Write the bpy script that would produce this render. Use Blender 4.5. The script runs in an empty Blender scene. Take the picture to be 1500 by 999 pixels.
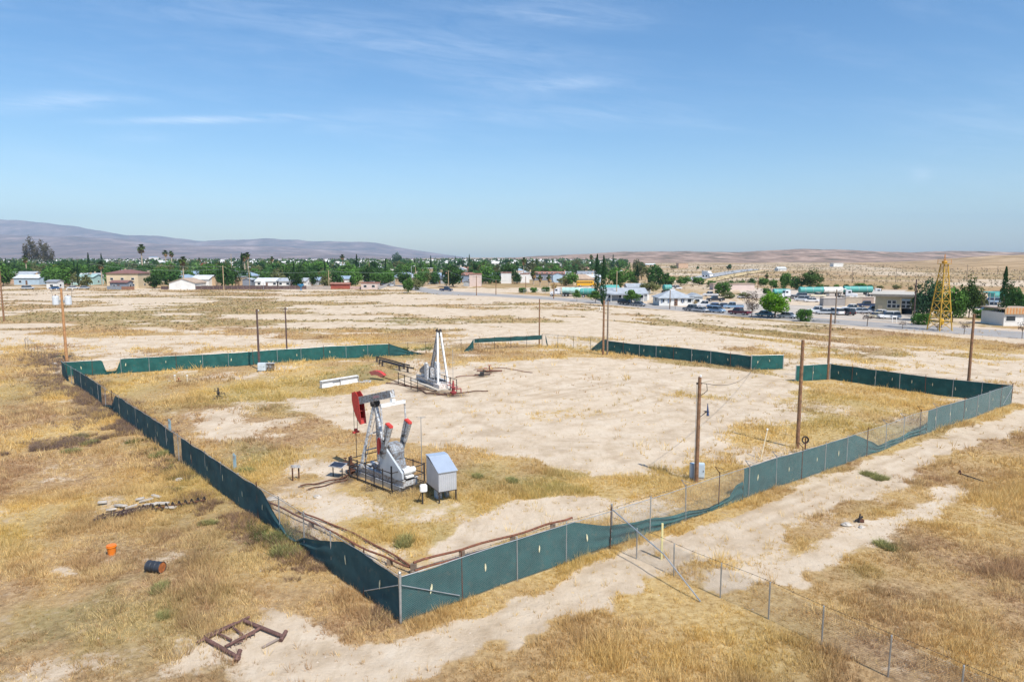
HAZE = 7.2e-5; SKY = .118; SUNE = 4.2; EXPO = .46
import bpy, bmesh, math, random
import numpy as np
from mathutils import Vector, Matrix
random.seed(7); RS = np.random.RandomState(11)
SC = bpy.context.scene; COL = SC.collection
R = math.radians
# ---------------------------------------------------------------- camera maths (surveyed from the photograph)
CH = 14.5; FOC = 1000.0; PITCH = R(7.04)
cP, sP = math.cos(PITCH), math.sin(PITCH)
def G(px, py, h=0.0):
    """ground position (metres) of a point that the photograph shows at px, py"""
    x = (px-750)/FOC; y = -(py-499.5)/FOC
    dy = cP + y*sP; dz = -sP + y*cP
    t = (h-CH)/dz
    return (x*t, dy*t)
def PX(x, y, z=0.0):
    v = Vector((x, y, z-CH)); f = v.y*cP - v.z*sP; u = v.y*sP + v.z*cP
    return (750+FOC*x/f, 499.5-FOC*u/f)
def s_at(A, B, px):
    lo, hi = -0.2, 1.4
    f = lambda t: PX(A[0]+(B[0]-A[0])*t, A[1]+(B[1]-A[1])*t)[0]-px
    s0 = f(0) < f(1)
    for _ in range(50):
        m = (lo+hi)/2
        if (f(m) < 0) == s0: lo = m
        else: hi = m
    return lo*math.dist(A, B)
# ---------------------------------------------------------------- noise
TAB = RS.rand(6, 256, 256).astype(np.float64)
def vn(x, y, k=0):
    x = np.asarray(x, float); y = np.asarray(y, float)
    xi = np.floor(x).astype(int); yi = np.floor(y).astype(int)
    fx = x-xi; fy = y-yi; fx = fx*fx*(3-2*fx); fy = fy*fy*(3-2*fy)
    T = TAB[k % 6]
    a = T[xi & 255, yi & 255]; b = T[(xi+1) & 255, yi & 255]; c = T[xi & 255, (yi+1) & 255]; d = T[(xi+1) & 255, (yi+1) & 255]
    return (a*(1-fx)+b*fx)*(1-fy)+(c*(1-fx)+d*fx)*fy
def fbm(x, y, k=0, o=4, g=.55):
    s = 0; a = 1; t = 0
    for i in range(o):
        s = s+a*vn(x*(2**i)+17.3*i, y*(2**i)-9.1*i, k+i); t += a; a *= g
    return s/t
def sstep(a, b, v): 
    t = np.clip((v-a)/(b-a), 0, 1); return t*t*(3-2*t)
# ---------------------------------------------------------------- materials
MATS = {}
def nd(nt, typ, **kw):
    n = nt.nodes.new(typ)
    for k, v in kw.items(): setattr(n, k, v)
    return n
def mk(name, col, rough=.7, metal=0, var=.18, scale=2.0, bump=0, dirt=None, dirtamt=0, rnd=0, spec=.4):
    if name in MATS: return MATS[name]
    m = bpy.data.materials.new(name); m.use_nodes = True; nt = m.node_tree; L = nt.links
    b = nt.nodes['Principled BSDF']; b.inputs['Roughness'].default_value = rough; b.inputs['Metallic'].default_value = metal
    b.inputs['Specular IOR Level'].default_value = spec
    tc = nd(nt, 'ShaderNodeTexCoord'); n = nd(nt, 'ShaderNodeTexNoise'); n.inputs['Scale'].default_value = scale; n.inputs['Detail'].default_value = 5
    L.new(tc.outputs['Object'], n.inputs['Vector'])
    mp = nd(nt, 'ShaderNodeMapRange'); mp.inputs['From Min'].default_value = .3; mp.inputs['From Max'].default_value = .7
    mp.inputs['To Min'].default_value = 1-var; mp.inputs['To Max'].default_value = 1+var; L.new(n.outputs['Fac'], mp.inputs['Value'])
    hs = nd(nt, 'ShaderNodeHueSaturation'); hs.inputs['Color'].default_value = (*col, 1); L.new(mp.outputs[0], hs.inputs['Value'])
    out = hs.outputs[0]
    if rnd:
        oi = nd(nt, 'ShaderNodeObjectInfo'); mr = nd(nt, 'ShaderNodeMapRange'); mr.inputs['To Min'].default_value = 1-rnd; mr.inputs['To Max'].default_value = 1+rnd
        L.new(oi.outputs['Random'], mr.inputs['Value']); h2 = nd(nt, 'ShaderNodeHueSaturation'); L.new(mr.outputs[0], h2.inputs['Value']); L.new(out, h2.inputs['Color']); out = h2.outputs[0]
    if dirt:
        n2 = nd(nt, 'ShaderNodeTexNoise'); n2.inputs['Scale'].default_value = scale*2.3; n2.inputs['Detail'].default_value = 8; n2.inputs['Roughness'].default_value = .65
        L.new(tc.outputs['Object'], n2.inputs['Vector'])
        m2 = nd(nt, 'ShaderNodeMapRange'); m2.inputs['From Min'].default_value = .62-dirtamt*.3; m2.inputs['From Max'].default_value = .72-dirtamt*.2; L.new(n2.outputs['Fac'], m2.inputs['Value'])
        mx = nd(nt, 'ShaderNodeMix', data_type='RGBA'); L.new(m2.outputs[0], mx.inputs['Factor']); L.new(out, mx.inputs[6]); mx.inputs[7].default_value = (*dirt, 1); out = mx.outputs[2]
    L.new(out, b.inputs['Base Color'])
    if bump:
        bp = nd(nt, 'ShaderNodeBump'); bp.inputs['Distance'].default_value = bump; L.new(n.outputs['Fac'], bp.inputs['Height']); L.new(bp.outputs[0], b.inputs['Normal'])
    MATS[name] = m; return m
def leafmat(name, col, trans=.3, rnd=.2):
    """leaves: base colour times the mesh's own leaf-to-leaf variation, some light let through"""
    if name in MATS: return MATS[name]
    m = bpy.data.materials.new(name); m.use_nodes = True; nt = m.node_tree; L = nt.links
    for n in list(nt.nodes): nt.nodes.remove(n)
    out = nd(nt, 'ShaderNodeOutputMaterial'); at = nd(nt, 'ShaderNodeAttribute', attribute_name='tint')
    mx = nd(nt, 'ShaderNodeMix', data_type='RGBA', blend_type='MULTIPLY'); mx.inputs['Factor'].default_value = 1
    mx.inputs[6].default_value = (*col, 1); L.new(at.outputs['Color'], mx.inputs[7])
    oi = nd(nt, 'ShaderNodeObjectInfo'); mr = nd(nt, 'ShaderNodeMapRange'); mr.inputs['To Min'].default_value = 1-rnd; mr.inputs['To Max'].default_value = 1+rnd
    L.new(oi.outputs['Random'], mr.inputs['Value']); h2 = nd(nt, 'ShaderNodeHueSaturation'); L.new(mr.outputs[0], h2.inputs['Value']); L.new(mx.outputs[2], h2.inputs['Color'])
    d = nd(nt, 'ShaderNodeBsdfDiffuse'); t = nd(nt, 'ShaderNodeBsdfTranslucent'); ms = nd(nt, 'ShaderNodeMixShader'); ms.inputs[0].default_value = trans
    L.new(h2.outputs[0], d.inputs[0]); L.new(h2.outputs[0], t.inputs[0]); L.new(d.outputs[0], ms.inputs[1]); L.new(t.outputs[0], ms.inputs[2]); L.new(ms.outputs[0], out.inputs[0])
    MATS[name] = m; return m
# ---------------------------------------------------------------- mesh collecting
class MB:
    def __init__(s): s.v = []; s.f = []
    def add(s, vs, fs):
        o = len(s.v); s.v += [tuple(v) for v in vs]; s.f += [tuple(i+o for i in f) for f in fs]; return s
    def box(s, c, d, rz=0, top=1.0):
        x, y, z = (q/2 for q in d); C, S = math.cos(rz), math.sin(rz); vs = []
        for k in (-1, 1):
            q = top if k == 1 else 1
            for (a, b) in ((-1, -1), (1, -1), (1, 1), (-1, 1)):
                X, Y = a*x*q, b*y*q; vs.append((c[0]+X*C-Y*S, c[1]+X*S+Y*C, c[2]+k*z))
        return s.add(vs, [(3, 2, 1, 0), (4, 5, 6, 7), (0, 1, 5, 4), (1, 2, 6, 5), (2, 3, 7, 6), (3, 0, 4, 7)])
    def beam(s, p, q, w, h=None, roll=0):
        h = w if h is None else h; p = Vector(p); q = Vector(q); d = (q-p).normalized()
        u = Vector((0, 0, 1)) if abs(d.z) < .95 else Vector((0, 1, 0))
        a = d.cross(u).normalized(); b = a.cross(d).normalized()
        vs = [c+a*(w/2*i)+b*(h/2*j) for c in (p, q) for (i, j) in ((-1, -1), (1, -1), (1, 1), (-1, 1))]
        return s.add(vs, [(0, 1, 2, 3), (7, 6, 5, 4), (4, 5, 1, 0), (5, 6, 2, 1), (6, 7, 3, 2), (7, 4, 0, 3)])
    def tube(s, p, q, r0, r1=None, n=8, caps=True):
        r1 = r0 if r1 is None else r1; p = Vector(p); q = Vector(q); d = (q-p).normalized()
        u = Vector((0, 0, 1)) if abs(d.z) < .95 else Vector((0, 1, 0))
        a = d.cross(u).normalized(); b = a.cross(d).normalized(); vs = []
        for c, r in ((p, r0), (q, r1)):
            for i in range(n):
                t = 2*math.pi*i/n; vs.append(c+a*(r*math.cos(t))+b*(r*math.sin(t)))
        fs = [(i, (i+1) % n, n+(i+1) % n, n+i) for i in range(n)]
        if caps: fs += [tuple(range(n))[::-1], tuple(range(n, 2*n))]
        return s.add(vs, fs)
    def path(s, pts, r, n=5):
        for i in range(len(pts)-1): s.tube(pts[i], pts[i+1], r, r, n, True)
        return s
    def prism(s, prof, y0, y1, inset=0):
        """profile in x,z extruded along y"""
        n = len(prof); vs = [(x, y0, z) for x, z in prof]+[(x, y1, z) for x, z in prof]
        return s.add(vs, [tuple(range(n)), tuple(range(n, 2*n))[::-1]]+[(i, n+i, n+(i+1) % n, (i+1) % n) for i in range(n)])
    def lathe(s, prof, c=(0, 0, 0), n=12, axis='z'):
        vs = []
        for (r, h) in prof:
            for i in range(n):
                t = 2*math.pi*i/n; a, b = r*math.cos(t), r*math.sin(t)
                vs.append((c[0]+a, c[1]+b, c[2]+h) if axis == 'z' else ((c[0]+h, c[1]+a, c[2]+b) if axis == 'x' else (c[0]+a, c[1]+h, c[2]+b)))
        fs = [(j*n+i, j*n+(i+1) % n, (j+1)*n+(i+1) % n, (j+1)*n+i) for j in range(len(prof)-1) for i in range(n)]
        fs += [tuple(range(n))[::-1], tuple(range((len(prof)-1)*n, len(prof)*n))]
        return s.add(vs, fs)
    def build(s, name, mat, parent=None, loc=None, bevel=0, smooth=False):
        me = bpy.data.meshes.new(name); me.from_pydata(s.v, [], s.f)
        bm = bmesh.new(); bm.from_mesh(me)
        if bevel: bmesh.ops.bevel(bm, geom=list(bm.edges), offset=bevel, segments=2, affect='EDGES', clamp_overlap=True)
        bmesh.ops.recalc_face_normals(bm, faces=bm.faces); bm.to_mesh(me); bm.free()
        me.materials.append(mat)
        if smooth:
            for p in me.polygons: p.use_smooth = True
        o = bpy.data.objects.new(name, me); COL.objects.link(o)
        if parent is not None: o.parent = parent
        if loc: o.location = loc
        return o
def npmesh(name, V, F, mat, tint=None, parent=None, k=3):
    me = bpy.data.meshes.new(name); nv = len(V); nf = len(F)
    me.vertices.add(nv); me.vertices.foreach_set('co', np.ascontiguousarray(V, np.float32).ravel())
    me.loops.add(nf*k); me.loops.foreach_set('vertex_index', np.ascontiguousarray(F, np.int32).ravel())
    me.polygons.add(nf); me.polygons.foreach_set('loop_start', np.arange(0, nf*k, k, dtype=np.int32))
    me.update(calc_edges=True); me.validate()
    if tint is not None:
        a = me.color_attributes.new('tint', 'FLOAT_COLOR', 'POINT'); tint = np.asarray(tint); c = np.ones((nv, 4), np.float32); c[:, :tint.shape[1]] = tint; a.data.foreach_set('color', c.ravel())
    me.materials.append(mat); o = bpy.data.objects.new(name, me); COL.objects.link(o)
    if parent is not None: o.parent = parent
    return o
def tag(o, label=None, cat=None, group=None, kind=None):
    if label: o['label'] = label
    if cat: o['category'] = cat
    if group: o['group'] = group
    if kind: o['kind'] = kind
    return o
def thing(name, loc, label, cat, group=None, rz=0, scale=1):
    o = bpy.data.objects.new(name, None); COL.objects.link(o); o.location = loc; o.rotation_euler = (0, 0, rz)
    if scale != 1: o.scale = (scale,)*3 if not isinstance(scale, tuple) else scale
    return tag(o, label, cat, group)
def copy_tree(o, parent=None):
    c = o.copy(); COL.objects.link(c); c.parent = parent
    for ch in list(o.children): copy_tree(ch, c)
    return c
def recolor(o, names, mat):
    """the copy's own material on the parts called names (object-level slot, mesh shared)"""
    for ch in o.children_recursive:
        if ch.name.split('.')[0] in names:
            ch.material_slots[0].link = 'OBJECT'; ch.material_slots[0].material = mat
# ---------------------------------------------------------------- terrain relief
def gh(x, y):
    x = np.asarray(x, float); y = np.asarray(y, float)
    f = 1-sstep(95, 128, np.hypot(x*.8, y)); 
    h = (fbm(x*.07, y*.07, 1, 3)-.5)*.55+(fbm(x*.5, y*.5, 2, 3)-.5)*.10
    return h*f
def gz(x, y): return float(gh(x, y))
def at(px, py, h=0):
    x, y = G(px, py); return (x, y, gz(x, y)+h)
# palette
steel = mk('galvanised_steel', (.42, .44, .45), .45, .6, .15, 6)
rust = mk('rusty_steel', (.13, .055, .032), .85, .1, .4, 5, dirt=(.05, .025, .018), dirtamt=.5)
rustred = mk('rust_red_pipe', (.21, .085, .05), .85, 0, .35, 6, dirt=(.10, .05, .035), dirtamt=.5)
darkmetal = mk('dark_metal', (.05, .045, .045), .7, .3, .3, 6)
wood = mk('pole_wood', (.26, .14, .075), .9, 0, .3, 3, dirt=(.13, .08, .05), dirtamt=.4)
woodg = mk('grey_wood', (.22, .17, .13), .9, 0, .3, 3)
paleboard = mk('pale_board', (.62, .52, .36), .8, 0, .2, 4)
silver = mk('silver_paint', (.56, .58, .60), .5, .1, .12, 3, dirt=(.26, .21, .17), dirtamt=.55)
greyp = mk('grey_paint', (.31, .34, .37), .55, .1, .12, 3, dirt=(.17, .14, .12), dirtamt=.6)
redp = mk('red_paint', (.55, .055, .045), .5, 0, .12, 4, dirt=(.30, .05, .04), dirtamt=.3)
whitep = mk('white_paint', (.78, .78, .76), .5, 0, .06, 4)
conc = mk('concrete', (.45, .41, .35), .9, 0, .15, 3)
glass = mk('dark_glass', (.03, .04, .05), .12, 0, .1, 1)
rubber = mk('tyre_rubber', (.025, .025, .025), .85, 0, .1, 5)
wire = mk('wire', (.06, .055, .05), .6, .5, .1, 5)
# ================================================================= ground
def segdist(X, Y, pts):
    """distance to a closed polygon's edges and inside test"""
    n = len(pts); D = np.full(X.shape, 1e9); ins = np.zeros(X.shape, bool)
    for i in range(n):
        ax, ay = pts[i]; bx, by = pts[(i+1) % n]; dx, dy = bx-ax, by-ay
        t = np.clip(((X-ax)*dx+(Y-ay)*dy)/(dx*dx+dy*dy+1e-9), 0, 1); D = np.minimum(D, np.hypot(X-ax-t*dx, Y-ay-t*dy))
        c = ((ay > Y) != (by > Y)) & (X < (bx-ax)*(Y-ay)/(by-ay+1e-12)+ax); ins ^= c
    return np.where(ins, D, -D)
def linedist(X, Y, pts):
    D = np.full(X.shape, 1e9)
    for i in range(len(pts)-1):
        ax, ay = pts[i]; bx, by = pts[i+1]; dx, dy = bx-ax, by-ay
        t = np.clip(((X-ax)*dx+(Y-ay)*dy)/(dx*dx+dy*dy+1e-9), 0, 1); D = np.minimum(D, np.hypot(X-ax-t*dx, Y-ay-t*dy))
    return D
gp = lambda L: [G(*p) for p in L]
FC = G(587, 912); FR = G(1481, 592); FJ = G(1215, 556); GR = G(1165, 558); GL = G(1147, 541); GM = G(1100, 541); FT = G(890, 516); FM = (4.9, 110.6); FS = G(570, 522); FL = G(92, 552)
COMP = [FC, FR, FJ, GR, GM, FT, FM, FS, FL]
POLY = [  # area in the photo's outline, plant cover, edge softness (m)
 ([(0,520),(45,515),(92,552),(262,680),(587,912),(560,1100),(-300,1100),(-300,520)], .88, 1.5),
 ([(895,800),(1481,592),(1900,560),(1900,1200),(560,1200),(600,915)], .80, .8),
 ([(140,556),(570,528),(600,562),(450,578),(300,590),(200,600)], .72, 2),
 ([(155,597),(250,650),(400,750),(590,850),(600,800),(560,760),(460,700),(350,625),(250,575)], .76, 1.5),
 ([(270,612),(340,592),(400,602),(410,650),(330,645)], .38, 2),
 ([(400,655),(480,655),(510,690),(440,705)], .42, 1.5),
 ([(560,565),(700,532),(860,527),(1000,537),(1130,546),(1165,570),(1175,610),(1090,650),(1010,690),(900,688),(800,682),(720,655),(640,660),(600,640),(500,620),(430,600),(470,582)], .05, 2.0),
 ([(770,602),(870,592),(930,612),(800,627)], .42, 1.5),
 ([(690,535),(780,530),(760,540),(700,545)], .5, 1.5),
 ([(1185,562),(1300,577),(1430,597),(1380,622),(1250,652),(1170,655),(1110,630),(1180,598)], .80, 2),
 ([(1090,590),(1180,580),(1180,640),(1080,690),(1000,690),(1060,640)], .55, 2.5),
 ([(450,690),(600,740),(680,690),(760,670),(870,690),(1000,700),(1090,700),(1080,730),(880,735),(760,735),(700,745),(640,800),(590,830),(540,800),(400,720)], .76, 1),
 ([(630,812),(700,762),(780,732),(870,728),(890,745),(800,775),(720,800),(640,822)], .08, .8),
 ([(830,760),(1000,715),(1060,720),(940,780),(860,780)], .5, 1),
 ([(0,428),(560,428),(600,445),(560,456),(0,466)], .45, 4),
 ([(860,455),(1200,478),(1500,505),(1500,520),(1200,495),(950,470)], .66, 3),
 ([(1130,530),(1500,525),(1500,540),(1200,545)], .42, 3),
 ([(360,888),(430,896),(560,955),(500,985),(380,955)], .42, .7),
 ([(270,945),(420,925),(560,985),(420,1010),(250,1000)], .46, .8),
 ([(55,826),(115,828),(100,846)], .35, .5),
 ([(840,972),(905,980),(850,1010)], .3, .6),
 ([(985,822),(1070,806),(1170,795),(1200,822),(1150,880),(1060,905),(960,865)], .86, .7),
 ([(130,730),(230,722),(235,745),(150,760)], .45, .6),
]
LINES = [ # centre line, half width, cover
 ([(505,1010),(640,950),(740,912),(830,874),(885,848),(935,828)], 1.0, .02),
 ([(945,800),(1020,800),(1070,778),(1130,750),(1200,722),(1290,690),(1390,652),(1500,612),(1620,570)], 1.5, .02),
 ([(1072,856),(1118,840),(1160,846)], .75, .22),
 ([(1165,832),(1190,822),(1280,780),(1350,737),(1430,702),(1500,682),(1620,655)], .7, .40),
]
GREENP = [([(120,640),(140,660),(230,655),(380,790),(440,815),(430,790),(255,650)],.35),([(690,690),(780,680),(860,690),(850,730),(760,735)],.6),([(560,790),(640,770),(640,800),(580,815)],.6),([(0,800),(160,830),(330,870),(300,940),(0,990)],.45),
 ([(340,640),(420,670),(400,690),(350,690)],.6),([(550,465),(720,468),(720,482),(560,482)],.7),([(150,460),(330,462),(330,475),(150,474)],.5),([(900,450),(1200,478),(1230,500),(1000,480)],.55),([(470,530),(600,510),(620,525),(600,560),(460,560)],.6),([(1150,505),(1320,520),(1260,530)],.6),([(1200,800),(1350,790),(1300,900),(1150,850)],.3)]
def masks(X, Y):
    wx = X+(fbm(X*.25, Y*.25, 0, 4)-.5)*5.5; wy = Y+(fbm(X*.25+50, Y*.25+50, 1, 4)-.5)*5.5
    far = sstep(60, 200, Y)
    wx = X+(wx-X)*(.5+far); wy = Y+(wy-Y)*(.5+far)
    cov = np.full(X.shape, .425)
    cov = cov+(.62-cov)*sstep(-2, 2, segdist(wx, wy, COMP))
    for p, v, f in POLY:
        w = sstep(-f, f, segdist(wx, wy, gp(p))); cov = cov+(v-cov)*w
    for p, hw, v in LINES:
        d = linedist(wx, wy, gp(p))+(fbm(X*.9, Y*.9, 1, 4, .7)-.5)*2.0; w = 1-sstep(hw-.6, hw+.6, d); cov = cov+(v-cov)*w
    fd = segdist(X, Y, COMP); fe = np.exp(-(fd/1.1)**2)*sstep(8, 20, Y)   # weeds along the fence line
    cov = cov+(.9-cov)*fe*.8
    # break-up: isotropic near, streaks along the old furrows further out
    n1 = fbm(X*.16, Y*.16, 2, 6, .6)
    a = X*.62-Y*.78; b = X*.78+Y*.62
    nl = fbm(X*.036, Y*.085, 3, 7, .66); nr = fbm(a*.024, b*.12, 4, 7, .66)
    wr = sstep(-10, 45, X)
    nf = nl*(1-wr)+nr*wr
    wf = sstep(100, 120, Y)
    n = n1*(1-wf)+nf*wf
    n = np.clip((n-.5)*1.55+.5, 0, 1)
    wth = .27-.19*wf; c = sstep(-wth, wth, cov*1.10-.05-n)
    c = np.clip(c+(fbm(X*.5, Y*.5, 1, 3)-.5)*.5*sstep(90, 130, Y)*(c > .1), 0, .93)
    c = np.where(Y > 330, np.clip(.80+(fbm(X*.03, Y*.03, 3, 5)-.5)*1.6, 0, 1), c); plain = sstep(.16, .24, X/np.maximum(Y, 1))*sstep(235, 300, Y); c = c+(np.clip(.62+(fbm(X*.02, Y*.02, 2, 5)-.5)*1.8, 0, 1)-c)*plain
    g = np.clip((fbm(X*.09+9, Y*.09, 5, 4)-.55)*3, 0, 1)*.45
    for p, v in GREENP: g = g+(v-g)*sstep(-2, 2, segdist(wx, wy, gp(p)))*sstep(.35, .6, fbm(X*.35, Y*.35, 0, 4))
    br = np.clip((fbm(X*.11+31, Y*.11, 4, 5)-.5)*3.2+.35, 0, 1)
    br = br+(1-br)*.55*sstep(110, 130, Y); g = g+(.35-g)*sstep(110, 130, Y)*sstep(.5, .62, fbm(X*.02, Y*.06, 2, 4))
    br = br+(np.clip(.7+(br-.5)*.5, 0, 1)-br)*np.where(Y > 300, 1, 0)
    return c, g, br
def axis(lo, hi, step, lo_far, hi_far, g=1.05):
    a = list(np.arange(lo, hi+step, step)); s = step
    while a[-1] < hi_far: s *= g; a.append(a[-1]+s)
    s = step
    while a[0] > lo_far: s *= g; a.insert(0, a[0]-s)
    return np.array(a)
RUTS = [[(1150,552),(1050,560),(900,600),(760,620),(690,600)], [(1150,556),(1080,600),(950,650),(860,672),(720,650)], [(1150,550),(1000,545),(850,570),(720,592),(650,640)], [(900,560),(1000,580),(1030,622),(930,655),(800,648),(710,612),(740,576),(820,556),(900,560)],
        [(960,560),(1060,590),(1080,640),(1000,680)], [(640,600),(540,600),(440,620),(360,600)], [(620,590),(520,580),(430,590)], [(560,1000),(740,912),(880,850),(1000,800),(1130,752),(1290,690),(1500,612)], [(870,535),(760,545),(690,560),(560,590)]]
def soil(X, Y):
    r = np.zeros(X.shape)
    br_ = sstep(.42, .58, fbm(X*.35, Y*.35, 5, 4, .7))
    for L_ in RUTS:
        d = linedist(X, Y, gp(L_)); r = np.maximum(r, np.exp(-((d-.85)/.24)**2)*(.25+.75*br_))
        d2 = linedist(X, Y, gp([(x+14, y+7) for x, y in L_])); r = np.maximum(r, np.exp(-((d2-.85)/.24)**2)*(.6*br_))
    st = np.zeros(X.shape)
    for px, py, q in ((514,697,.9),(508,702,.8),(545,712,.8),(600,716,1.0),(585,720,.8),(664,579,1.0),(640,575,1.3),(620,568,1.2),(706,552,.9),(717,546,1.0),(320,582,.7),(612,572,1.0)):
        x, y = G(px, py); st = np.maximum(st, np.exp(-(np.hypot(X-x, Y-y)/q+(fbm(X*1.3, Y*1.3, 2, 4)-.5)*1.6)**2))
    return np.where(st > .15, .5+.5*np.clip(st, 0, 1), .5*r)
xs = axis(-62, 62, .38, -9000, 9000, 1.035); ys = axis(16, 120, .38, -900, 11500, 1.03)
XX, YY = np.meshgrid(xs, ys); nx, ny = len(xs), len(ys)
c_, g_, b_ = masks(XX, YY)
V = np.stack([XX, YY, gh(XX, YY)], -1).reshape(-1, 3)
I = np.arange(nx*ny).reshape(ny, nx); F = np.stack([I[:-1, :-1], I[:-1, 1:], I[1:, 1:], I[1:, :-1]], -1).reshape(-1, 4)
def ground_mat():
    m = bpy.data.materials.new('dry_ground'); m.use_nodes = True; nt = m.node_tree; L = nt.links; b = nt.nodes['Principled BSDF']
    b.inputs['Roughness'].default_value = .95; b.inputs['Specular IOR Level'].default_value = .1
    tc = nd(nt, 'ShaderNodeTexCoord'); at_ = nd(nt, 'ShaderNodeAttribute', attribute_name='tint'); sp = nd(nt, 'ShaderNodeSeparateColor'); L.new(at_.outputs['Color'], sp.inputs[0])
    def noise(sc, det=6, ro=.6, st=None):
        n = nd(nt, 'ShaderNodeTexNoise'); n.inputs['Scale'].default_value = sc; n.inputs['Detail'].default_value = det; n.inputs['Roughness'].default_value = ro
        if st:
            mp = nd(nt, 'ShaderNodeMapping'); mp.inputs['Scale'].default_value = st[0]; mp.inputs['Rotation'].default_value = (0, 0, st[1]); L.new(tc.outputs['Object'], mp.inputs[0]); L.new(mp.outputs[0], n.inputs['Vector'])
        else: L.new(tc.outputs['Object'], n.inputs['Vector'])
        return n.outputs['Fac']
    def ramp(f, stops):
        r = nd(nt, 'ShaderNodeValToRGB'); e = r.color_ramp.elements
        e[0].position, e[0].color = stops[0][0], (*stops[0][1], 1); e[1].position, e[1].color = stops[-1][0], (*stops[-1][1], 1)
        for p, c in stops[1:-1]:
            q = e.new(p); q.color = (*c, 1)
        L.new(f, r.inputs[0]); return r.outputs[0]
    def mix(f, a, c, bt='MIX'):
        x = nd(nt, 'ShaderNodeMix', data_type='RGBA', blend_type=bt)
        if isinstance(f, (int, float)): x.inputs['Factor'].default_value = f
        else: L.new(f, x.inputs['Factor'])
        for i, q in ((6, a), (7, c)):
            if isinstance(q, tuple): x.inputs[i].default_value = (*q, 1)
            else: L.new(q, x.inputs[i])
        return x.outputs[2]
    def rng(f, a, c, t0=0, t1=1):
        r = nd(nt, 'ShaderNodeMapRange'); r.inputs['From Min'].default_value = a; r.inputs['From Max'].default_value = c; r.inputs['To Min'].default_value = t0; r.inputs['To Max'].default_value = t1; L.new(f, r.inputs[0]); return r.outputs[0]
    sand = ramp(noise(.35, 10, .68), [(.33, (.42, .325, .225)), (.5, (.565, .46, .34)), (.68, (.62, .53, .415))])
    sand = mix(rng(noise(2.2, 6, .7, ((1, .22, 1), R(38))), .54, .66, 0, .45), sand, (.43, .33, .22))
    sand = mix(rng(noise(14, 4, .7), .60, .70, 0, .6), sand, (.34, .26, .18))
    sand = mix(rng(noise(.9, 9, .75, ((1, .35, 1), R(-30))), .52, .60, 0, .32), sand, (.43, .335, .225))
    sand = mix(rng(noise(.09, 5, .6),   .45, .62, 0, .2), sand, (.50, .385, .26))
    straw = ramp(noise(2.6, 10, .80), [(.34, (.24, .14, .045)), (.5, (.46, .32, .14)), (.66, (.60, .46, .24))])
    brown = ramp(noise(3.0, 10, .80), [(.36, (.15, .095, .055)), (.52, (.36, .235, .125)), (.66, (.56, .41, .24))])
    veg = mix(sp.outputs[2], straw, brown)
    green = ramp(noise(1.8, 8, .7), [(.35, (.12, .12, .045)), (.65, (.33, .30, .13))])
    veg = mix(sp.outputs[1], veg, green)
    sand = mix(rng(at_.outputs['Alpha'], .0, .5, 0, .62), sand, (.37, .275, .18))
    stain = rng(at_.outputs['Alpha'], .55, .95, 0, .85)
    # fine break-up of the plant cover's edge
    ad = nd(nt, 'ShaderNodeMath', operation='ADD'); L.new(sp.outputs[0], ad.inputs[0]); ad0 = nd(nt, 'ShaderNodeMath', operation='ADD'); L.new(rng(noise(1.3, 10, .75), .2, .8, -.62, .62), ad0.inputs[0]); L.new(rng(noise(.16, 8, .7), .3, .7, -.30, .30), ad0.inputs[1]); L.new(ad0.outputs[0], ad.inputs[1])
    cov = rng(ad.outputs[0], .30, .70)
    col = mix(stain, mix(cov, sand, veg), (.085, .06, .045)); L.new(col, b.inputs['Base Color'])
    bp = nd(nt, 'ShaderNodeBump'); bp.inputs['Distance'].default_value = .16; bp.inputs['Strength'].default_value = .8; L.new(noise(1.7, 12, .75), bp.inputs['Height']); L.new(bp.outputs[0], b.inputs['Normal'])
    return m
GM_ = ground_mat()
g = npmesh('ground', V, F, GM_, np.stack([c_, g_, b_, soil(XX, YY)], -1).reshape(-1, 4), k=4); tag(g, kind='structure')
for p in (g.data.polygons,): p.foreach_set('use_smooth', np.ones(len(p), bool))
# ================================================================= grass and weeds as real blades
def tufts(name, P, H, C, nb, wid, lean, mat):
    N = len(P); n = N*nb
    base = np.repeat(P, nb, 0); h = np.repeat(H, nb)*RS.uniform(.5, 1.1, n); a = RS.uniform(0, 2*np.pi, n); l = RS.uniform(.1, lean, n)*h
    sp = np.repeat(H, nb)*.35*np.sqrt(RS.rand(n)); base = base+np.stack([np.cos(a)*sp, np.sin(a)*sp, np.zeros(n)-.02], -1)
    ta = a+RS.uniform(-.8, .8, n); w = np.repeat(wid, nb)*RS.uniform(.6, 1.3, n); pa = RS.uniform(0, 2*np.pi, n)
    d = np.stack([np.cos(pa)*w, np.sin(pa)*w, np.zeros(n)], -1)/2
    tip = base+np.stack([np.cos(ta)*l, np.sin(ta)*l, h], -1)
    V = np.stack([base-d, base+d, tip], 1).reshape(-1, 3); F = np.arange(3*n).reshape(-1, 3)
    c = np.repeat(C, nb, 0)*RS.uniform(.75, 1.25, (n, 1)); c = np.repeat(c, 3, 0)
    return npmesh(name, V, F, mat, np.clip(c, 0, .95))
gmat = leafmat('dry_grass_blades', (1, 1, 1), .35, 0)
def scatter(y0, y1, dens, xw=.85):
    A = (y1-y0)*2*xw*y1; n = int(A*dens); y = RS.uniform(y0, y1, n); x = RS.uniform(-xw*y1, xw*y1, n); k = np.abs(x) < xw*y+2; return x[k], y[k]
allp = []
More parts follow.
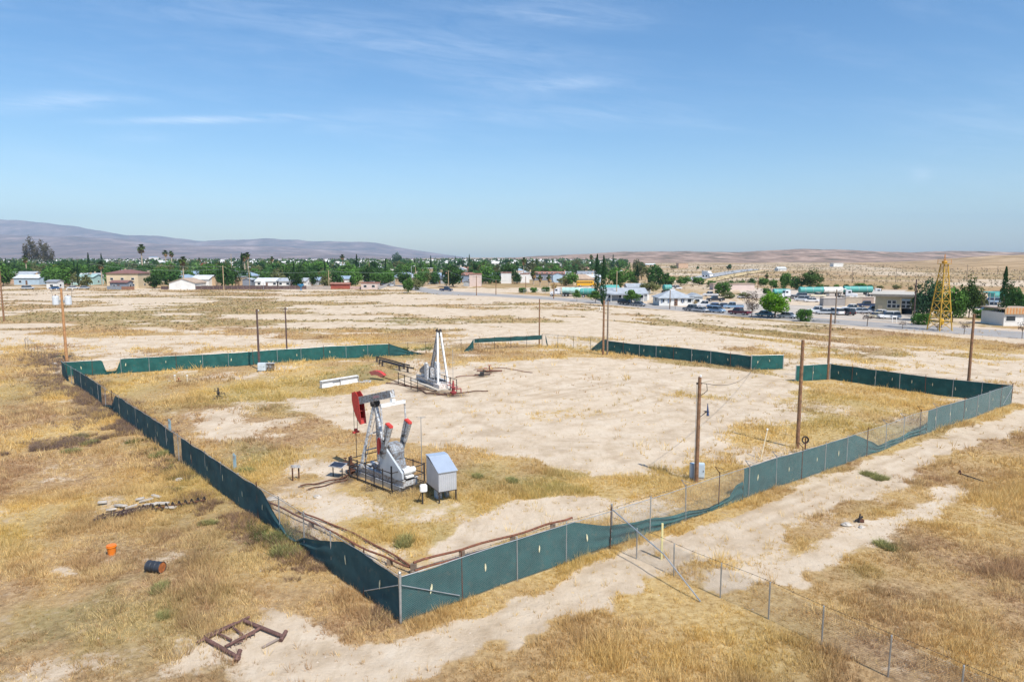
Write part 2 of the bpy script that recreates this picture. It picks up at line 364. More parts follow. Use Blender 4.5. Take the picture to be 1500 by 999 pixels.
for (y0, y1, dens, hs, nb, w) in ((17, 42, 75, .42, 5, .022), (17, 46, 56, .98, 8, .023), (46, 78, 19, 1.1, 6, .045), (78, 135, 6, 1.15, 5, .085)):
    x, y = scatter(y0, y1, dens); c, gr, br = masks(x, y)
    hn = fbm(x*.3, y*.3, 3, 4)
    keep = RS.rand(len(x)) < np.clip(c*(.15+1.6*(hn)), .03, 1)
    x, y, c, gr, br, hn = (q[keep] for q in (x, y, c, gr, br, hn))
    hc = fbm(x*1.1, y*1.1, 1, 3); H = hs*RS.uniform(.14, .46, len(x))*(.3+1.2*np.clip((hn-.3)*2, 0, 1.2))*(.55+1.1*np.clip((hc-.35)*2.2, 0, 1))
    straw = np.array([.74, .515, .185]); brn = np.array([.49, .315, .175]); grn = np.array([.27, .28, .09]); pale = np.array([.90, .69, .34])
    t = br[:, None]; C = straw*(1-t)+brn*t; gg = (gr*(RS.rand(len(x)) < .75))[:, None]; C = C*(1-gg)+grn*gg
    pm = (RS.rand(len(x)) < np.clip((fbm(x*.6+7, y*.6, 4, 4)-.45)*3.2+.12, .04, .75))[:, None]; C = np.where(pm, C*.4+pale*.6, C)
    allp.append((x, y, H, C, nb, w))
names = ('dry_grass',)*4
for nme, (x, y, H, C, nb, w) in zip(names, allp):
    o = tufts(nme, np.stack([x, y, gh(x, y)], -1), H, C, nb, np.full(len(x), w), .8, gmat)
    tag(o, 'dry straw coloured grass and weeds growing over the sandy ground', 'dry grass', 'ground cover of dry grass', 'stuff')
x, y = scatter(134, 315, .9); c, gr, br = masks(x, y); k_ = (RS.rand(len(x)) < np.clip(c*1.1-.25, 0, 1)*.8) & (x < .27*y+60); x, y, c, gr = x[k_], y[k_], c[k_], gr[k_]
C = np.where((RS.rand(len(x)) < .35+gr*.5)[:, None], np.array([[.27, .25, .11]]), np.array([[.40, .29, .16]])); C = np.where((RS.rand(len(x)) < .3)[:, None], np.array([[.58, .42, .19]]), C)*RS.uniform(.6, 1.2, (len(x), 1))
# none on the road or in the yards
def onroad(x, y):
    R_ = gp([(1700, 514), (1495, 499), (1296, 484), (1167, 473.5), (967, 455), (880, 447), (800, 440), (720, 435), (600, 428), (600, 380), (1700, 380)]); return segdist(x, y, R_) > 0
k_ = ~onroad(x, y); x, y, C = x[k_], y[k_], C[k_]
tag(tufts('field_scrub', np.stack([x, y, gh(x, y)], -1), RS.uniform(.15, .5, len(x)), C, 6, np.full(len(x), .20), 1.3, gmat), 'low olive brown scrub growing in streaks across the far field', 'scrub', None, 'stuff')
# mauve grey brush drift caught along the left fence and low scrub beyond
def brushdrift(pts, n, mat, name, label, hmax=.55, spread=1.2, colr=(.26, .185, .145)):
    xs_, ys_, hs_ = [], [], []
    P = gp(pts)
    for _ in range(n):
        i = RS.randint(len(P)-1); t = RS.rand(); x = P[i][0]*(1-t)+P[i+1][0]*t+RS.normal(0, spread); y = P[i][1]*(1-t)+P[i+1][1]*t+RS.normal(0, spread)
        if fbm(x*.45, y*.45, 2, 3) < .43: continue
        xs_.append(x); ys_.append(y); hs_.append(RS.uniform(.25, hmax))
    x, y, H = map(np.array, (xs_, ys_, hs_)); C = np.tile(colr, (len(x), 1))*RS.uniform(.6, 1.5, (len(x), 1)); q_ = (RS.rand(len(x)) < .18)[:, None]; C = np.where(q_ & (colr[0] > .2), np.array([[.55, .38, .16]]), C)
    return tag(tufts(name, np.stack([x, y, gh(x, y)], -1), H, C, 22, np.full(len(x), .025), 1.3, mat), label, 'brush', None, 'stuff')
brushdrift([(60,520),(100,562),(140,592),(200,640)], 2900, gmat, 'dead_brush', 'mauve brown dead brush drifted against the far end of the left fence', .6, 1.6)
brushdrift([(0,660),(60,655),(130,645),(190,625),(150,600)], 1500, gmat, 'dead_brush', 'grey brown brush bank crossing the field left of the green fence', .5, .9)
brushdrift([(215,655),(300,735),(420,800),(500,860),(570,900)], 1500, gmat, 'dead_brush', 'brown weeds hugging the outside foot of the left green fence', .45, .7, (.30, .20, .13))
brushdrift([(380,770),(430,800)], 160, gmat, 'green_weeds', 'green weeds under the sagging part of the left fence', .5, .5, (.10, .14, .04))
brushdrift([(190,640),(262,690),(300,720)], 130, gmat, 'green_weeds', 'green weeds outside the gap in the left fence', .4, .5, (.10, .14, .04))
brushdrift([(560,515),(600,512),(620,511)], 260, gmat, 'green_weeds', 'green weeds covering the torn end of the far screen', .8, .8, (.13, .16, .05))
# pale stones and clods
n = 2600; x = RS.uniform(-45, 60, n); y = RS.uniform(20, 95, n); c, _, _ = masks(x, y); k = (c < .5) | (RS.rand(n) < .1); x, y = x[k], y[k]
mb = MB()
for a, b_ in zip(x, y):
    s = random.uniform(.02, .07); z = gz(a, b_); q = [(a+random.uniform(.6, 1.2)*s*math.cos(t), b_+random.uniform(.6, 1.2)*s*math.sin(t), z) for t in (0, 1.3, 2.6, 3.9, 5.2)]
    mb.add(q+[(a, b_, z+s*.7)], [(0, 1, 5), (1, 2, 5), (2, 3, 5), (3, 4, 5), (4, 0, 5)])
tag(mb.build('gravel', mk('stones', (.50, .42, .33), .9, 0, .3, 1)), 'small pale stones and clods lying on the sandy soil', 'gravel', None, 'stuff')
# ================================================================= hills and mountains
def ridge(name, D0, D1, D2, prof, mat, rel, seed, na=260, nr=46, pxr=(-700, 2200), zl=0):
    px = np.linspace(pxr[0], pxr[1], na); top = np.interp(px, [p[0] for p in prof], [p[1] for p in prof])
    V = []
    for j in range(nr):
        t = j/(nr-1)*2
        d = D0+(D1-D0)*t if t <= 1 else D1+(D2-D1)*(t-1)
        x = (px-750)/FOC*d*1.0075; y = np.full(na, d)
        Hm = D1*np.tan(np.arctan((499.5-top)/FOC)-PITCH)+CH
        s = sstep(0, 1, t)*1.0 if t <= 1 else 1-sstep(0, 1, t-1)*.9
        if t <= 1: s = t**1.25
        n = (fbm(x/rel[0]+seed, y/rel[0], 2, 6, .55)-.5)*2*rel[1]*min(1, 1.5*(1-abs(t-1))+.15)*(1 if t != 1 else .5)
        w = np.clip(Hm/max(Hm.max(), 1), 0, 1)
        V.append(np.stack([x, y, np.where(Hm > 0, Hm*s+n*np.clip(w*3, 0, 1), -3)-1.0 if j else np.full(na, -3.)], -1))
    V = np.array(V).reshape(-1, 3); I = np.arange(na*nr).reshape(nr, na); F = np.stack([I[:-1, :-1], I[:-1, 1:], I[1:, 1:], I[1:, :-1]], -1).reshape(-1, 4)
    o = npmesh(name, V, F, mat, k=4); o.data.polygons.foreach_set('use_smooth', np.ones(len(F), bool)); return tag(o, kind='structure')
def hillmat(name, stops, sc, st):
    m = bpy.data.materials.new(name); m.use_nodes = True; nt = m.node_tree; L = nt.links; b = nt.nodes['Principled BSDF']; b.inputs['Roughness'].default_value = 1; b.inputs['Specular IOR Level'].default_value = 0
    tc = nd(nt, 'ShaderNodeTexCoord'); mp = nd(nt, 'ShaderNodeMapping'); mp.inputs['Scale'].default_value = st; L.new(tc.outputs['Object'], mp.inputs[0])
    n = nd(nt, 'ShaderNodeTexNoise'); n.inputs['Scale'].default_value = sc; n.inputs['Detail'].default_value = 12; n.inputs['Roughness'].default_value = .68; L.new(mp.outputs[0], n.inputs['Vector'])
    r = nd(nt, 'ShaderNodeValToRGB'); e = r.color_ramp.elements; e[0].position, e[0].color = stops[0][0], (*stops[0][1], 1); e[1].position, e[1].color = stops[-1][0], (*stops[-1][1], 1)
    for p, c in stops[1:-1]: q = e.new(p); q.color = (*c, 1)
    L.new(n.outputs['Fac'], r.inputs[0]); L.new(r.outputs[0], b.inputs['Base Color']); return m
hm = hillmat('hill_soil', [(.36, (.12, .105, .075)), (.47, (.23, .165, .125)), (.56, (.34, .24, .185)), (.70, (.50, .38, .30))], .014, (1, .6, 1))
mm = hillmat('mountain_soil', [(.36, (.13, .11, .11)), (.54, (.215, .165, .155)), (.68, (.34, .265, .245))], .004, (1, .6, 1))
ridge('hills', 1500, 2900, 4200, [(-700,384),(700,380),(800,375.5),(880,372),(960,369),(1060,367),(1160,366),(1260,367.5),(1320,369.5),(1350,368.5),(1400,370),(1450,371),(1520,370),(2200,366)], hm, (240, 15), 3)
hb = hillmat('straw_hill_soil', [(.34, (.15, .12, .06)), (.46, (.30, .21, .12)), (.58, (.45, .32, .19)), (.70, (.60, .47, .33))], .03, (.5, 1.6, 1))
ridge('hills', 620, 1400, 1900, [(-700,392),(900,392),(1150,388),(1300,384),(1400,378.5),(1450,374.5),(1520,372),(1700,370),(2200,366)], hb, (130, 5), 8)
ridge('mountains', 3600, 6200, 8800, [(-700,330),(-200,332),(0,343),(60,346),(150,350),(240,357),(330,361),(420,364),(520,370),(620,378),(760,384),(2200,386)], mm, (520, 34), 21)
ridge('mountains', 6500, 8700, 9600, [(-700,300),(-300,306),(-60,318),(0,322),(40,324),(90,331),(140,337),(190,343),(240,345),(300,352),(345,350),(380,348),(440,350),(500,351),(550,356),(600,365),(660,374),(720,382),(2200,384)], mm, (800, 60), 33)
# ================================================================= fences
def fabricmat(name, col):
    m = mk(name, col, .85, 0, .22, 1.1, dirt=tuple(c*.6+d*.25 for c, d in zip(col, (.30, .26, .18))), dirtamt=.18); nt = m.node_tree; L = nt.links; b = nt.nodes['Principled BSDF']; src = b.inputs['Base Color'].links[0].from_socket
    t = nd(nt, 'ShaderNodeBsdfTranslucent'); L.new(src, t.inputs[0]); ms = nd(nt, 'ShaderNodeMixShader'); ms.inputs[0].default_value = .30
    L.new(b.outputs[0], ms.inputs[1]); L.new(t.outputs[0], ms.inputs[2]); L.new(ms.outputs[0], nt.nodes['Material Output'].inputs[0]); return m
teal = fabricmat('green_screen_fabric', (.026, .102, .100)); tealb = fabricmat('green_screen_fabric_worn', (.040, .135, .135)); tealg = fabricmat('bright_green_screen_fabric', (.024, .125, .112))
slitm = mk('frayed_vent', (.62, .60, .40), .9, 0, .2, 8)
def fence(label, A, B, H=1.9, sp=3.0, screens=(), wires=None, posts=None, fab=teal, postmat=steel, dark_every=0, arms=(), barbed=1, slits=3.0, rail=True, pitch=.09, name='chain_link_fence', zsag=0):
    Ln = math.dist(A, B); ux, uy = (B[0]-A[0])/Ln, (B[1]-A[1])/Ln; nx_, ny_ = -uy, ux
    T = thing(name, (A[0], A[1], 0), label, 'fence', None, math.atan2(uy, ux))
    P = lambda s: (A[0]+ux*s, A[1]+uy*s)
    zz = lambda s: gz(*P(s))
    ps = posts if posts is not None else [i*Ln/max(1, round(Ln/sp)) for i in range(round(Ln/sp)+1)]
    protos = {}
    for i, s in enumerate(ps):
        dk = dark_every and i % dark_every == 1; ends = (s in (ps[0], ps[-1])) and not dk; key = (bool(dk), ends, i in arms)
        if key not in protos:
            m = MB(); hh = H+(.22 if dk else .08); m.tube((0, 0, -.2), (0, 0, hh), .045 if ends else .03, None, 7); m.tube((0, 0, hh), (0, 0, hh+.04), .05 if ends else .034, .01, 7)
            if i in arms: m.beam((0, 0, hh-.05), (.0, .32, hh+.25), .03); m.tube((0, .32, hh+.25), (0, -.3, hh+.22), .012, None, 4)
            o = m.build('post', rust if dk else postmat, T); protos[key] = o
        else: o = protos[key].copy(); COL.objects.link(o); o.parent = T
        o.location = (s, 0, zz(s)); o.rotation_euler = (random.uniform(-.02, .02), random.uniform(-.02, .02), 0)
    N = max(2, int(Ln/1.0)); S = [Ln*i/N for i in range(N+1)]
    wv = lambda s: .012*math.sin(s*2.1)
    if rail:
        m = MB(); m.path([(s, .0, zz(s)+H) for s in S], .017, 5); m.build('top_rail', postmat, T)
    for k in range(barbed):
        m = MB(); m.path([(s, .03, zz(s)+H+.12+.13*k+.02*math.sin(s)) for s in S], .008, 4)
        for q in range(int(Ln/.6)): s = q*.6+.2; m.beam((s, 0, zz(s)+H+.10+.13*k), (s+.02, .06, zz(s)+H+.15+.13*k), .012)
        m.build('barbed_wire', wire, T)
    if wires:
        m = MB()
        for (s0, s1) in wires:
            n = int((s1-s0)/pitch)
            for q in range(-int(H/pitch), n):
                for sg in (1, -1):
                    a = s0+q*pitch; b = a+H; za, zb = (0.03, H) if sg == 1 else (H, .03)
                    if a < s0: f = (s0-a)/(b-a); za = za+(zb-za)*f; a = s0
                    if b > s1: f = (s1-a)/(b-a); zb = za+(zb-za)*f; b = s1
                    if b-a > .02: m.tube((a, -.022, zz(a)+za), (b, -.022, zz(b)+zb), .0028, None, 3, False)
        m.build('chain_link_mesh', mk('chain_link_wire', (.24, .27, .27), .6, .3, .1, 4), T)
    for prof in screens:
        s0, s1 = prof[0][0], prof[-1][0]; n = max(3, int((s1-s0)/.14)); nv = 12; vs = []; fs = []
        for i in range(n+1):
            s = s0+(s1-s0)*i/n; tp = np.interp(s, [q[0] for q in prof], [q[1] for q in prof]); bt = np.interp(s, [q[0] for q in prof], [q[2] for q in prof])
            tp = tp-.03*abs(math.sin(s*math.pi/3)); full = tp-bt; slack = max(0, .95-full)
            for j in range(nv+1):
                v = j/nv; z = (bt+(tp-bt)*v)*H
                off = .03+.05*(float(vn(s*.9, v*2.2, 2))-.5)+.022*(float(vn(s*3.1+v*2, v*5, 3))-.5)+slack*.13*math.sin(v*14+s*.7+2*float(vn(s*.4, 3, 1)))*(.4+.6*float(vn(s*1.1, v*3, 3)))
                vs.append((s, off, zz(s)+z+.03))
        for i in range(n):
            for j in range(nv): a = i*(nv+1)+j; fs.append((a, a+nv+1, a+nv+2, a+1))
        m = MB(); m.add(vs, fs); sc = m.build('screen_fabric', fab, T, smooth=True)
        if slits:
            q = None; s = s0+slits*.45
            while s < s1-.5:
                tp = float(np.interp(s, [w_[0] for w_ in prof], [w_[1] for w_ in prof])); bt = float(np.interp(s, [w_[0] for w_ in prof], [w_[2] for w_ in prof]))
                if tp > .85 and bt < .2:
                    if q is None:
                        mm_ = MB()
                        for y_ in (.095, -.03):
                            K = [(math.sin(t)*.07+.0, math.cos(t)*.20) for t in np.linspace(0, math.pi, 7)]; mm_.add([(x_, y_, z_) for x_, z_ in K]+[(-.02, y_, 0)], [tuple(range(8))])
                        q = mm_.build('vent_flap', slitm, sc); f = q
                    else: f = q.copy(); COL.objects.link(f); f.parent = sc
                    f.location = (s, 0, zz(s)+H*random.uniform(.5, .62)); k_ = random.uniform(.7, 1.15); f.scale = (k_, 1, k_); f.rotation_euler = (0, random.uniform(-.2, .2), 0)
                s += slits*random.uniform(.85, 1.15)
    return T
def brace(T, p, q, r=.022): 
    m = MB(); m.tube(p, q, r, None, 6); return m.build('brace_rail', steel, T)
# front right run: C -> right corner
A, B = FC, FR; s = lambda px: s_at(A, B, px); LB = math.dist(A, B)
fB = fence('long fence from the near corner to the right with sagging teal screen and barbed wire', A, B, 1.95, 2.95,
    [[(.03, .98, .02), (s(700), 1, .02), (s(838), 1, .02), (s(850), .93, .05), (s(895), .60, .06), (s(945), .46, .03), (s(985), .30, .03), (s(1040), .16, 0), (s(1068), .24, 0), (s(1078), .55, 0), (s(1088), .60, 0)],
     [(s(1089), 1, .02), (s(1180), 1, .02), (s(1250), 1, .02), (s(1262), .8, .02), (s(1285), .30, .02), (s(1320), .26, .02), (s(1345), .34, .02), (s(1357), .5, .02)],
     [(s(1358), 1, .02), (LB-.05, 1, .02)]],
    wires=[(0, s(1480))], fab=tealb, dark_every=3, arms=(6, 7, 8, 9, 10, 14, 15, 16, 17))
for ch in fB.children:
    if ch.name.startswith('screen_fabric'): pass
brace(fB, (.05, -.05, gz(*FC)+1.62), (2.75, -.05, gz(*FC)+.35))
brace(fB, (LB, -.06, gz(*FR)+1.8), (LB-2.4, -.06, gz(*FR)+.3))
# left run: C -> far left corner, screen sagging to the ground in places
A, B = FC, FL; s = lambda px: s_at(A, B, px); LA = math.dist(A, B)
fA = fence('long fence on the left running away from the near corner with dark green screen', A, B, 1.95, 2.95,
    [[(.03, .98, .02), (s(560), 1, .02), (s(505), 1, .02), (s(488), .80, .02), (s(468), .62, .02), (s(450), .42, .01), (s(435), .16, 0), (s(420), .14, 0), (s(405), .45, .01), (s(392), .85, .02), (s(386), 1, .02), (s(330), 1, .02), (s(268), 1, .02)],
     [(s(257), .96, .02), (s(220), 1, .02), (s(180), 1, .02), (s(171), .95, .02), (s(165), .4, .02), (s(152), .10, 0)],
     [(s(150), 1, .02), (s(125), 1, .02), (s(109), 1, .02)],
     [(s(101), .35, .0), (s(96), .95, 0), (LA-.05, 1, .02)]],
    wires=[(0, 40)], fab=fabricmat('dark_green_screen_fabric', (.040, .100, .112)), dark_every=4)
brace(fA, (.05, .05, gz(*FC)+1.62), (2.75, .05, gz(*FC)+.35))
m = MB(); m.tube((FC[0], FC[1], -.3), (FC[0], FC[1], 2.08), .05, None, 12); m.lathe([(.062, 2.08), (.062, 2.11), (.02, 2.16)], (FC[0], FC[1], 0), 12)
tag(m.build('corner_post', steel), 'thick galvanised post at the near corner where both screened fences meet', 'post')
# unscreened continuation at the far left
fence('bare dark post fence leading off beyond the far left corner', FL, G(38, 512), 1.6, 3.2, [], rail=False, barbed=3, postmat=woodg, slits=0)
# far side
A, B = FL, FS; s = lambda px: s_at(A, B, px); Lf = math.dist(A, B)
fence('far left fence with bright green screen and a notch torn in its top', A, B, 1.85, 3.05,
    [[(.05, 1, .02), (s(148), 1, .02), (s(151), .97, .02), (s(156), .22, 0), (s(171), .22, 0), (s(178), .95, .02), (s(182), 1, .02), (Lf*.5, 1, .02), (Lf-.05, 1, .02)]], fab=tealg, barbed=0, dark_every=3, slits=4.2)
A, B = FS, FM; s = lambda px: s_at(A, B, px); Lg = math.dist(A, B)
fence('far middle fence whose green screen is blown up off the ground', A, B, 1.85, 3.0,
    [[(.02, 1, .02), (s(585), .72, .02), (s(600), .35, .02), (s(622), .05, 0)], [(s(680), .06, 0), (s(688), .5, 0), (s(693), .95, 0), (s(694), 1, .05)], [(s(695), 1, .66), (s(740), .98, .6), (s(780), .98, .6), (Lg-.05, 1, .62)]], fab=teal, barbed=0, postmat=darkmetal, slits=0)
A, B = FM, FT; s = lambda px: s_at(A, B, px); Lh = math.dist(A, B)
fence('bare dark chain link fence with a collapsed screen at its end', A, B, 1.95, 2.9, [[(s(799), 1, .6), (s(800.5), .7, .1), (s(802), .25, 0)], [(s(864), .05, 0), (s(881), .95, .02), (Lh-.1, 1, .02)]], wires=[(0, Lh)], fab=teal, barbed=1, postmat=darkmetal, pitch=.22, slits=0)
A, B = FT, GM; fence('far right fence with dark green screen beside the paired poles', A, B, 1.8, 2.7, [[(.05, 1, .02), (math.dist(A, B)-.05, 1, .02)]], fab=teal, barbed=0, dark_every=3, slits=2.7)
fence('short bright green screened gate panel standing open at the far entrance', GM, GL, 1.9, 3.6, [[(.05, 1, .02), (math.dist(GM, GL)-.05, 1, .02)]], fab=tealg, barbed=0, name='gate_panel', slits=1.7)
fence('short green screened fence wing between the entrance gap and the wooden pole', GR, FJ, 1.9, 2.6, [[(.05, 1, .02), (math.dist(GR, FJ)-.05, 1, .02)]], fab=tealg, barbed=0, slits=1.6)
fence('fence behind the golden grass with dark green screen up to the right corner', FJ, FR, 1.9, 2.6, [[(.05, 1, .02), (math.dist(FJ, FR)-.05, 1, .02)]], fab=teal, barbed=1, dark_every=3, slits=2.1, wires=None)
# outer fence running to the lower right
op = [G(895, 800), G(929, 819), G(971, 850), G(1037, 884), G(1112, 916), G(1196, 950), G(1293, 997), G(1403, 1043), G(1540, 1104)]
A, B = op[0], op[-1]; Lo = math.dist(A, B); ux, uy = (B[0]-A[0])/Lo, (B[1]-A[1])/Lo
fO = fence('bare chain link fence with grey posts leaving towards the lower right', A, B, 1.45, 3, [], posts=[(q[0]-A[0])*ux+(q[1]-A[1])*uy for q in op], wires=[(0, Lo)], barbed=1, rail=False, pitch=.085, slits=0)
m = MB(); a = Vector(at(895, 800, 2.0)); b = Vector(at(971, 850, 1.25)); c = Vector(at(1026, 882, .05)); m.tube(a, b, .03, None, 6); m.tube(b, c, .03, None, 6)
m.tube(at(895, 800, -.2), at(895, 800, 2.25), .05, None, 8); bp_ = m.build('bracing_pipe', steel); tag(bp_, 'slanting grey pipe brace and tall post where the bare fence leaves the screened one', 'brace')
o = MB().box((0, 0, .9), (.09, .09, 1.8)).build('marker_stake', mk('yellow_stake', (.70, .62, .30), .7, 0, .1, 3), None, at(969, 818)); tag(o, 'pale yellow stake standing above the sandy track beside the bare fence', 'stake')
# ================================================================= rusty pipe runs inside the fence
def pipeline(pts, r, label, hz_=.22, mat=None):
    P = [at(*p) for p in pts]; T = thing('rusty_pipe', P[0], label, 'pipe')
    O = Vector(P[0]); Q = []
    for i in range(len(P)-1):
        for k in range(6):
            t = k/6; a = Vector(P[i]).lerp(Vector(P[i+1]), t); a.z = gz(a.x, a.y)+hz_+.03*math.sin(i*6+k); Q.append(a-O)
    Q.append(Vector(P[-1])+Vector((0, 0, hz_))-O)
    m = MB(); m.path(Q, r, 8); m.build('pipe_run', mat or rustred, T, smooth=False)
    for q in Q[::5]:
        s_ = MB().box((q.x, q.y, (q.z-r)/2-.03), (.28, .12, max(.08, q.z-r+.1))); s_.build('support_block', woodg, T)
    return T
pipeline([(394, 741), (470, 780), (540, 815), (604, 842)], .05, 'nearer rusty pipe lying just inside the left green fence', .3)
pipeline([(437, 752), (500, 778), (560, 806), (607, 835)], .045, 'rusty pipe lying further inside the left green fence in the grass', .12)
pipeline([(396, 760), (440, 783), (482, 803)], .05, 'short dark pipe seen through the sagging left screen', .1, rust)
pipeline([(606, 842), (690, 815), (780, 790), (838, 771)], .06, 'upper rusty pipe along the front right fence near the corner', .55)
pipeline([(608, 846), (690, 820), (780, 795), (850, 776)], .05, 'lower rusty pipe beside its twin along the front right fence', .30)
# ================================================================= timber poles
def pole(px, pb, pt, label, r0=.15, r1=.10, mat=wood, name='utility_pole', lean=0, cat='utility pole'):
    x, y, z = at(px, pb); Y = -(pt-499.5)/FOC; H = CH+y*(-sP+Y*cP)/(cP+Y*sP)-z
    T = thing(name, (x, y, z), label, cat); MB().tube((0, 0, -.3), (lean, 0, H), r0, r1, 10).build('shaft', mat, T); T['h_'] = H; return T, H
def ins(T, x, z, y=0, mat=None): MB().lathe([(.04, 0), (.07, .05), (.05, .09), (.07, .13), (.03, .18)], (x, y, z), 8).build('insulator', mat or whitep, T)
def arm(T, z, w, dy=0, yo=.12): return MB().box((0, yo, z), (w, .10, .12)).build('crossarm', woodg, T)
TOP = {}
T, H = pole(98, 530, 422, 'orange brown pole at the far left corner carrying two grey transformers', .20, .14, mk('pole_wood_orange', (.42, .22, .10), .9, 0, .25, 3)); arm(T, H-.35, 3.2); [ins(T, q, H-.29, .12) for q in (-1.45, -.7, .7, 1.45)]
for sx_ in (-1, 1):
    tr = MB().lathe([(.12, 0), (.40, .05), (.42, .15), (.42, 1.15), (.36, 1.22), (.1, 1.28)], (sx_*.85, 0, H-2.35), 16).build('transformer', mk('transformer_paint', (.62, .66, .70), .4, .1, .05, 3), T, smooth=False)
    MB().lathe([(.06, 0), (.08, .08), (.04, .2)], (sx_*.85, 0, H-1.08), 8).build('bushing', mk('brown_ceramic', (.10, .05, .03), .3), tr)
    MB().beam((0, 0, H-1.8), (sx_*.5, 0, H-1.8), .1, .3).build('bracket', steel, T)
m = MB().path([(-1.4, .1, H-.3), (-1.3, .1, H-1.2), (-.85, 0, H-1.0)], .02, 4).path([(1.4, .1, H-.3), (1.3, .1, H-1.2), (.85, 0, H-1.0)], .02, 4).build('lead_wire', wire, T); TOP['p98'] = (T, H)
T, H = pole(6, 471, 391, 'brown pole at the left edge with three step irons', .2, .14); TOP['p6'] = (T, H)
for k in (.9, 2.9, 3.9): MB().box((0, 0, H-k-1.5), (1.2, .08, .08)).build('step_iron', rust, T)
T, H = pole(380, 541, 453, 'dark pole rising behind the grey meter boxes', .16, .11, mk('dark_pole_wood', (.10, .065, .06), .9, 0, .2, 3)); TOP['p380'] = (T, H); arm(T, H-.3, .5); ins(T, .2, H-.25, .12)
T, H = pole(421, 531, 450, 'slim dark pole just beyond the far left fence', .12, .09, mk('dark_pole_wood')if 0 else MATS['dark_pole_wood']); TOP['p421'] = (T, H); arm(T, H-.3, .6); ins(T, .25, H-.25, .12)
T, H = pole(790, 505, 438, 'reddish pole at the far middle fence corner', .13, .09); TOP['p790'] = (T, H)
T, H = pole(883.5, 520, 440, 'thicker of the two brown poles standing together at the far fence', .17, .13); TOP['p883'] = (T, H)
T, H = pole(889.5, 520, 441, 'greyer of the two poles standing together at the far fence', .14, .11, woodg); TOP['p889'] = (T, H)
T, H = pole(1020, 706, 552, 'shorter wooden pole with blue grey boxes at its foot', .14, .11, wood); TOP['p1020'] = (T, H)
ins(T, .05, H-.05); arm(T, H-.45, .35); MB().path([(.1, 0, H-.4), (.45, 0, H-.45), (.5, 0, H-.9), (.12, 0, H-1.2)], .02, 4).build('loop_wire', wire, T)
MB().path([(.1, 0, H-2.6), (.45, 0, H-2.3)], .025, 5).lathe([(.02, 0), (.13, .02), (.18, .06)], (.5, 0, H-2.3), 10).build('lamp_bracket', darkmetal, T)
MB().tube((.55, -.15, H-2.5), (.6, .15, H-1.75), .09, .02, 8).build('lamp_head', mk('navy_metal', (.03, .05, .12), .5), T)
MB().tube((-.16, -.02, .0), (-.17, -.02, H-.5), .02, None, 5).build('conduit', steel, T)
T, H = pole(1168, 656, 498, 'tallest brown pole inside the front right fence', .15, .12, wood); TOP['p1168'] = (T, H)
T, H = pole(1212, 556, 460, 'brown pole at the short screened wing near the entrance', .15, .11, wood); TOP['p1212'] = (T, H)
T, H = pole(1417, 580, 460, 'brown pole rising near the right corner of the compound', .16, .12, wood); TOP['p1417'] = (T, H)
m = MB().tube((.08, 0, H-2.2), (.09, -.02, H+.0), .03, None, 6).build('grey_mast_pipe', steel, T)
def span(a, b, sag, label, r=.012, dx=(0, 0), dz=(0, 0)):
    Ta, Ha = TOP[a]; Tb, Hb = TOP[b]; p = Ta.location+Vector((dx[0], .12, Ha-.2+dz[0])); q = Tb.location+Vector((dx[1], .12, Hb-.2+dz[1]))
    m = MB(); m.path([p.lerp(q, t/14)-Vector((0, 0, sag*4*(t/14)*(1-t/14))) for t in range(15)], r, 4); return tag(m.build('overhead_wire', wire), label, 'wire')
span('p380', 'p421', .4, 'short sagging wire between the dark pole and slim pole at the far left fence')
m = MB(); p = TOP['p1020'][0].location+Vector((.5, 0, TOP['p1020'][1]-.45)); q = Vector((*G(1114, 546), 1.9)); m.path([p.lerp(q, t/14)-Vector((0, 0, 1.2*4*(t/14)*(1-t/14))) for t in range(15)], .018, 4)
tag(m.build('overhead_wire', wire), 'black cable drooping from the boxed pole to the far gate panel', 'wire')
# electrical boxes at the foot of the boxed pole
def cabinet(name, px, pb, w, d, h, mat, label, cat, rz=0, legs=.15):
    x, y, z = at(px, pb); T = thing(name, (x, y, z), label, cat, None, rz)
    MB().box((0, 0, legs+h/2), (w, d, h)).build('housing', mat, T, bevel=.02); MB().box((0, -d/2-.012, legs+h/2), (w*.84, .02, h*.86)).build('door_panel', mat, T)
    MB().box((w*.28, -d/2-.035, legs+h*.5), (.03, .03, .12)).build('handle', darkmetal, T)
    MB().box((0, 0, legs/2-.05), (w*.8, d*.8, legs+.1)).build('plinth', conc, T); return T
bluebox = mk('blue_grey_enamel', (.50, .60, .68), .4, 0, .06, 3)
cabinet('electrical_cabinet', 1014.5, 703, .34, .35, 1.0, bluebox, 'pale blue cabinet left of the shorter wooden pole', 'cabinet', .1)
cabinet('electrical_cabinet', 1026.5, 702, .42, .35, .95, bluebox, 'pale blue cabinet right of the shorter wooden pole', 'cabinet', -.15)
T = cabinet('meter_cabinet', 384, 544, .95, .5, 1.0, mk('meter_grey', (.55, .62, .66), .4), 'white and grey meter cabinet at the foot of the dark pole', 'cabinet')
x, y, z = at(396, 543); T = thing('meter_rack', (x, y, z), 'brown open meter rack with pale top beside the dark pole', 'rack')
MB().box((0, 0, .6), (1.0, .35, .7)).build('backboard', mk('brown_board', (.20, .15, .10), .8), T); MB().box((-.35, 0, 1.02), (1.9, .6, .06)).build('top_sheet', silver, T)
for q in (-.45, .45): MB().box((q, 0, .25), (.07, .07, .9)).build('leg', darkmetal, T)
for q in (-.3, .1): MB().box((q, -.2, .65), (.25, .1, .35)).build('meter', greyp, T)
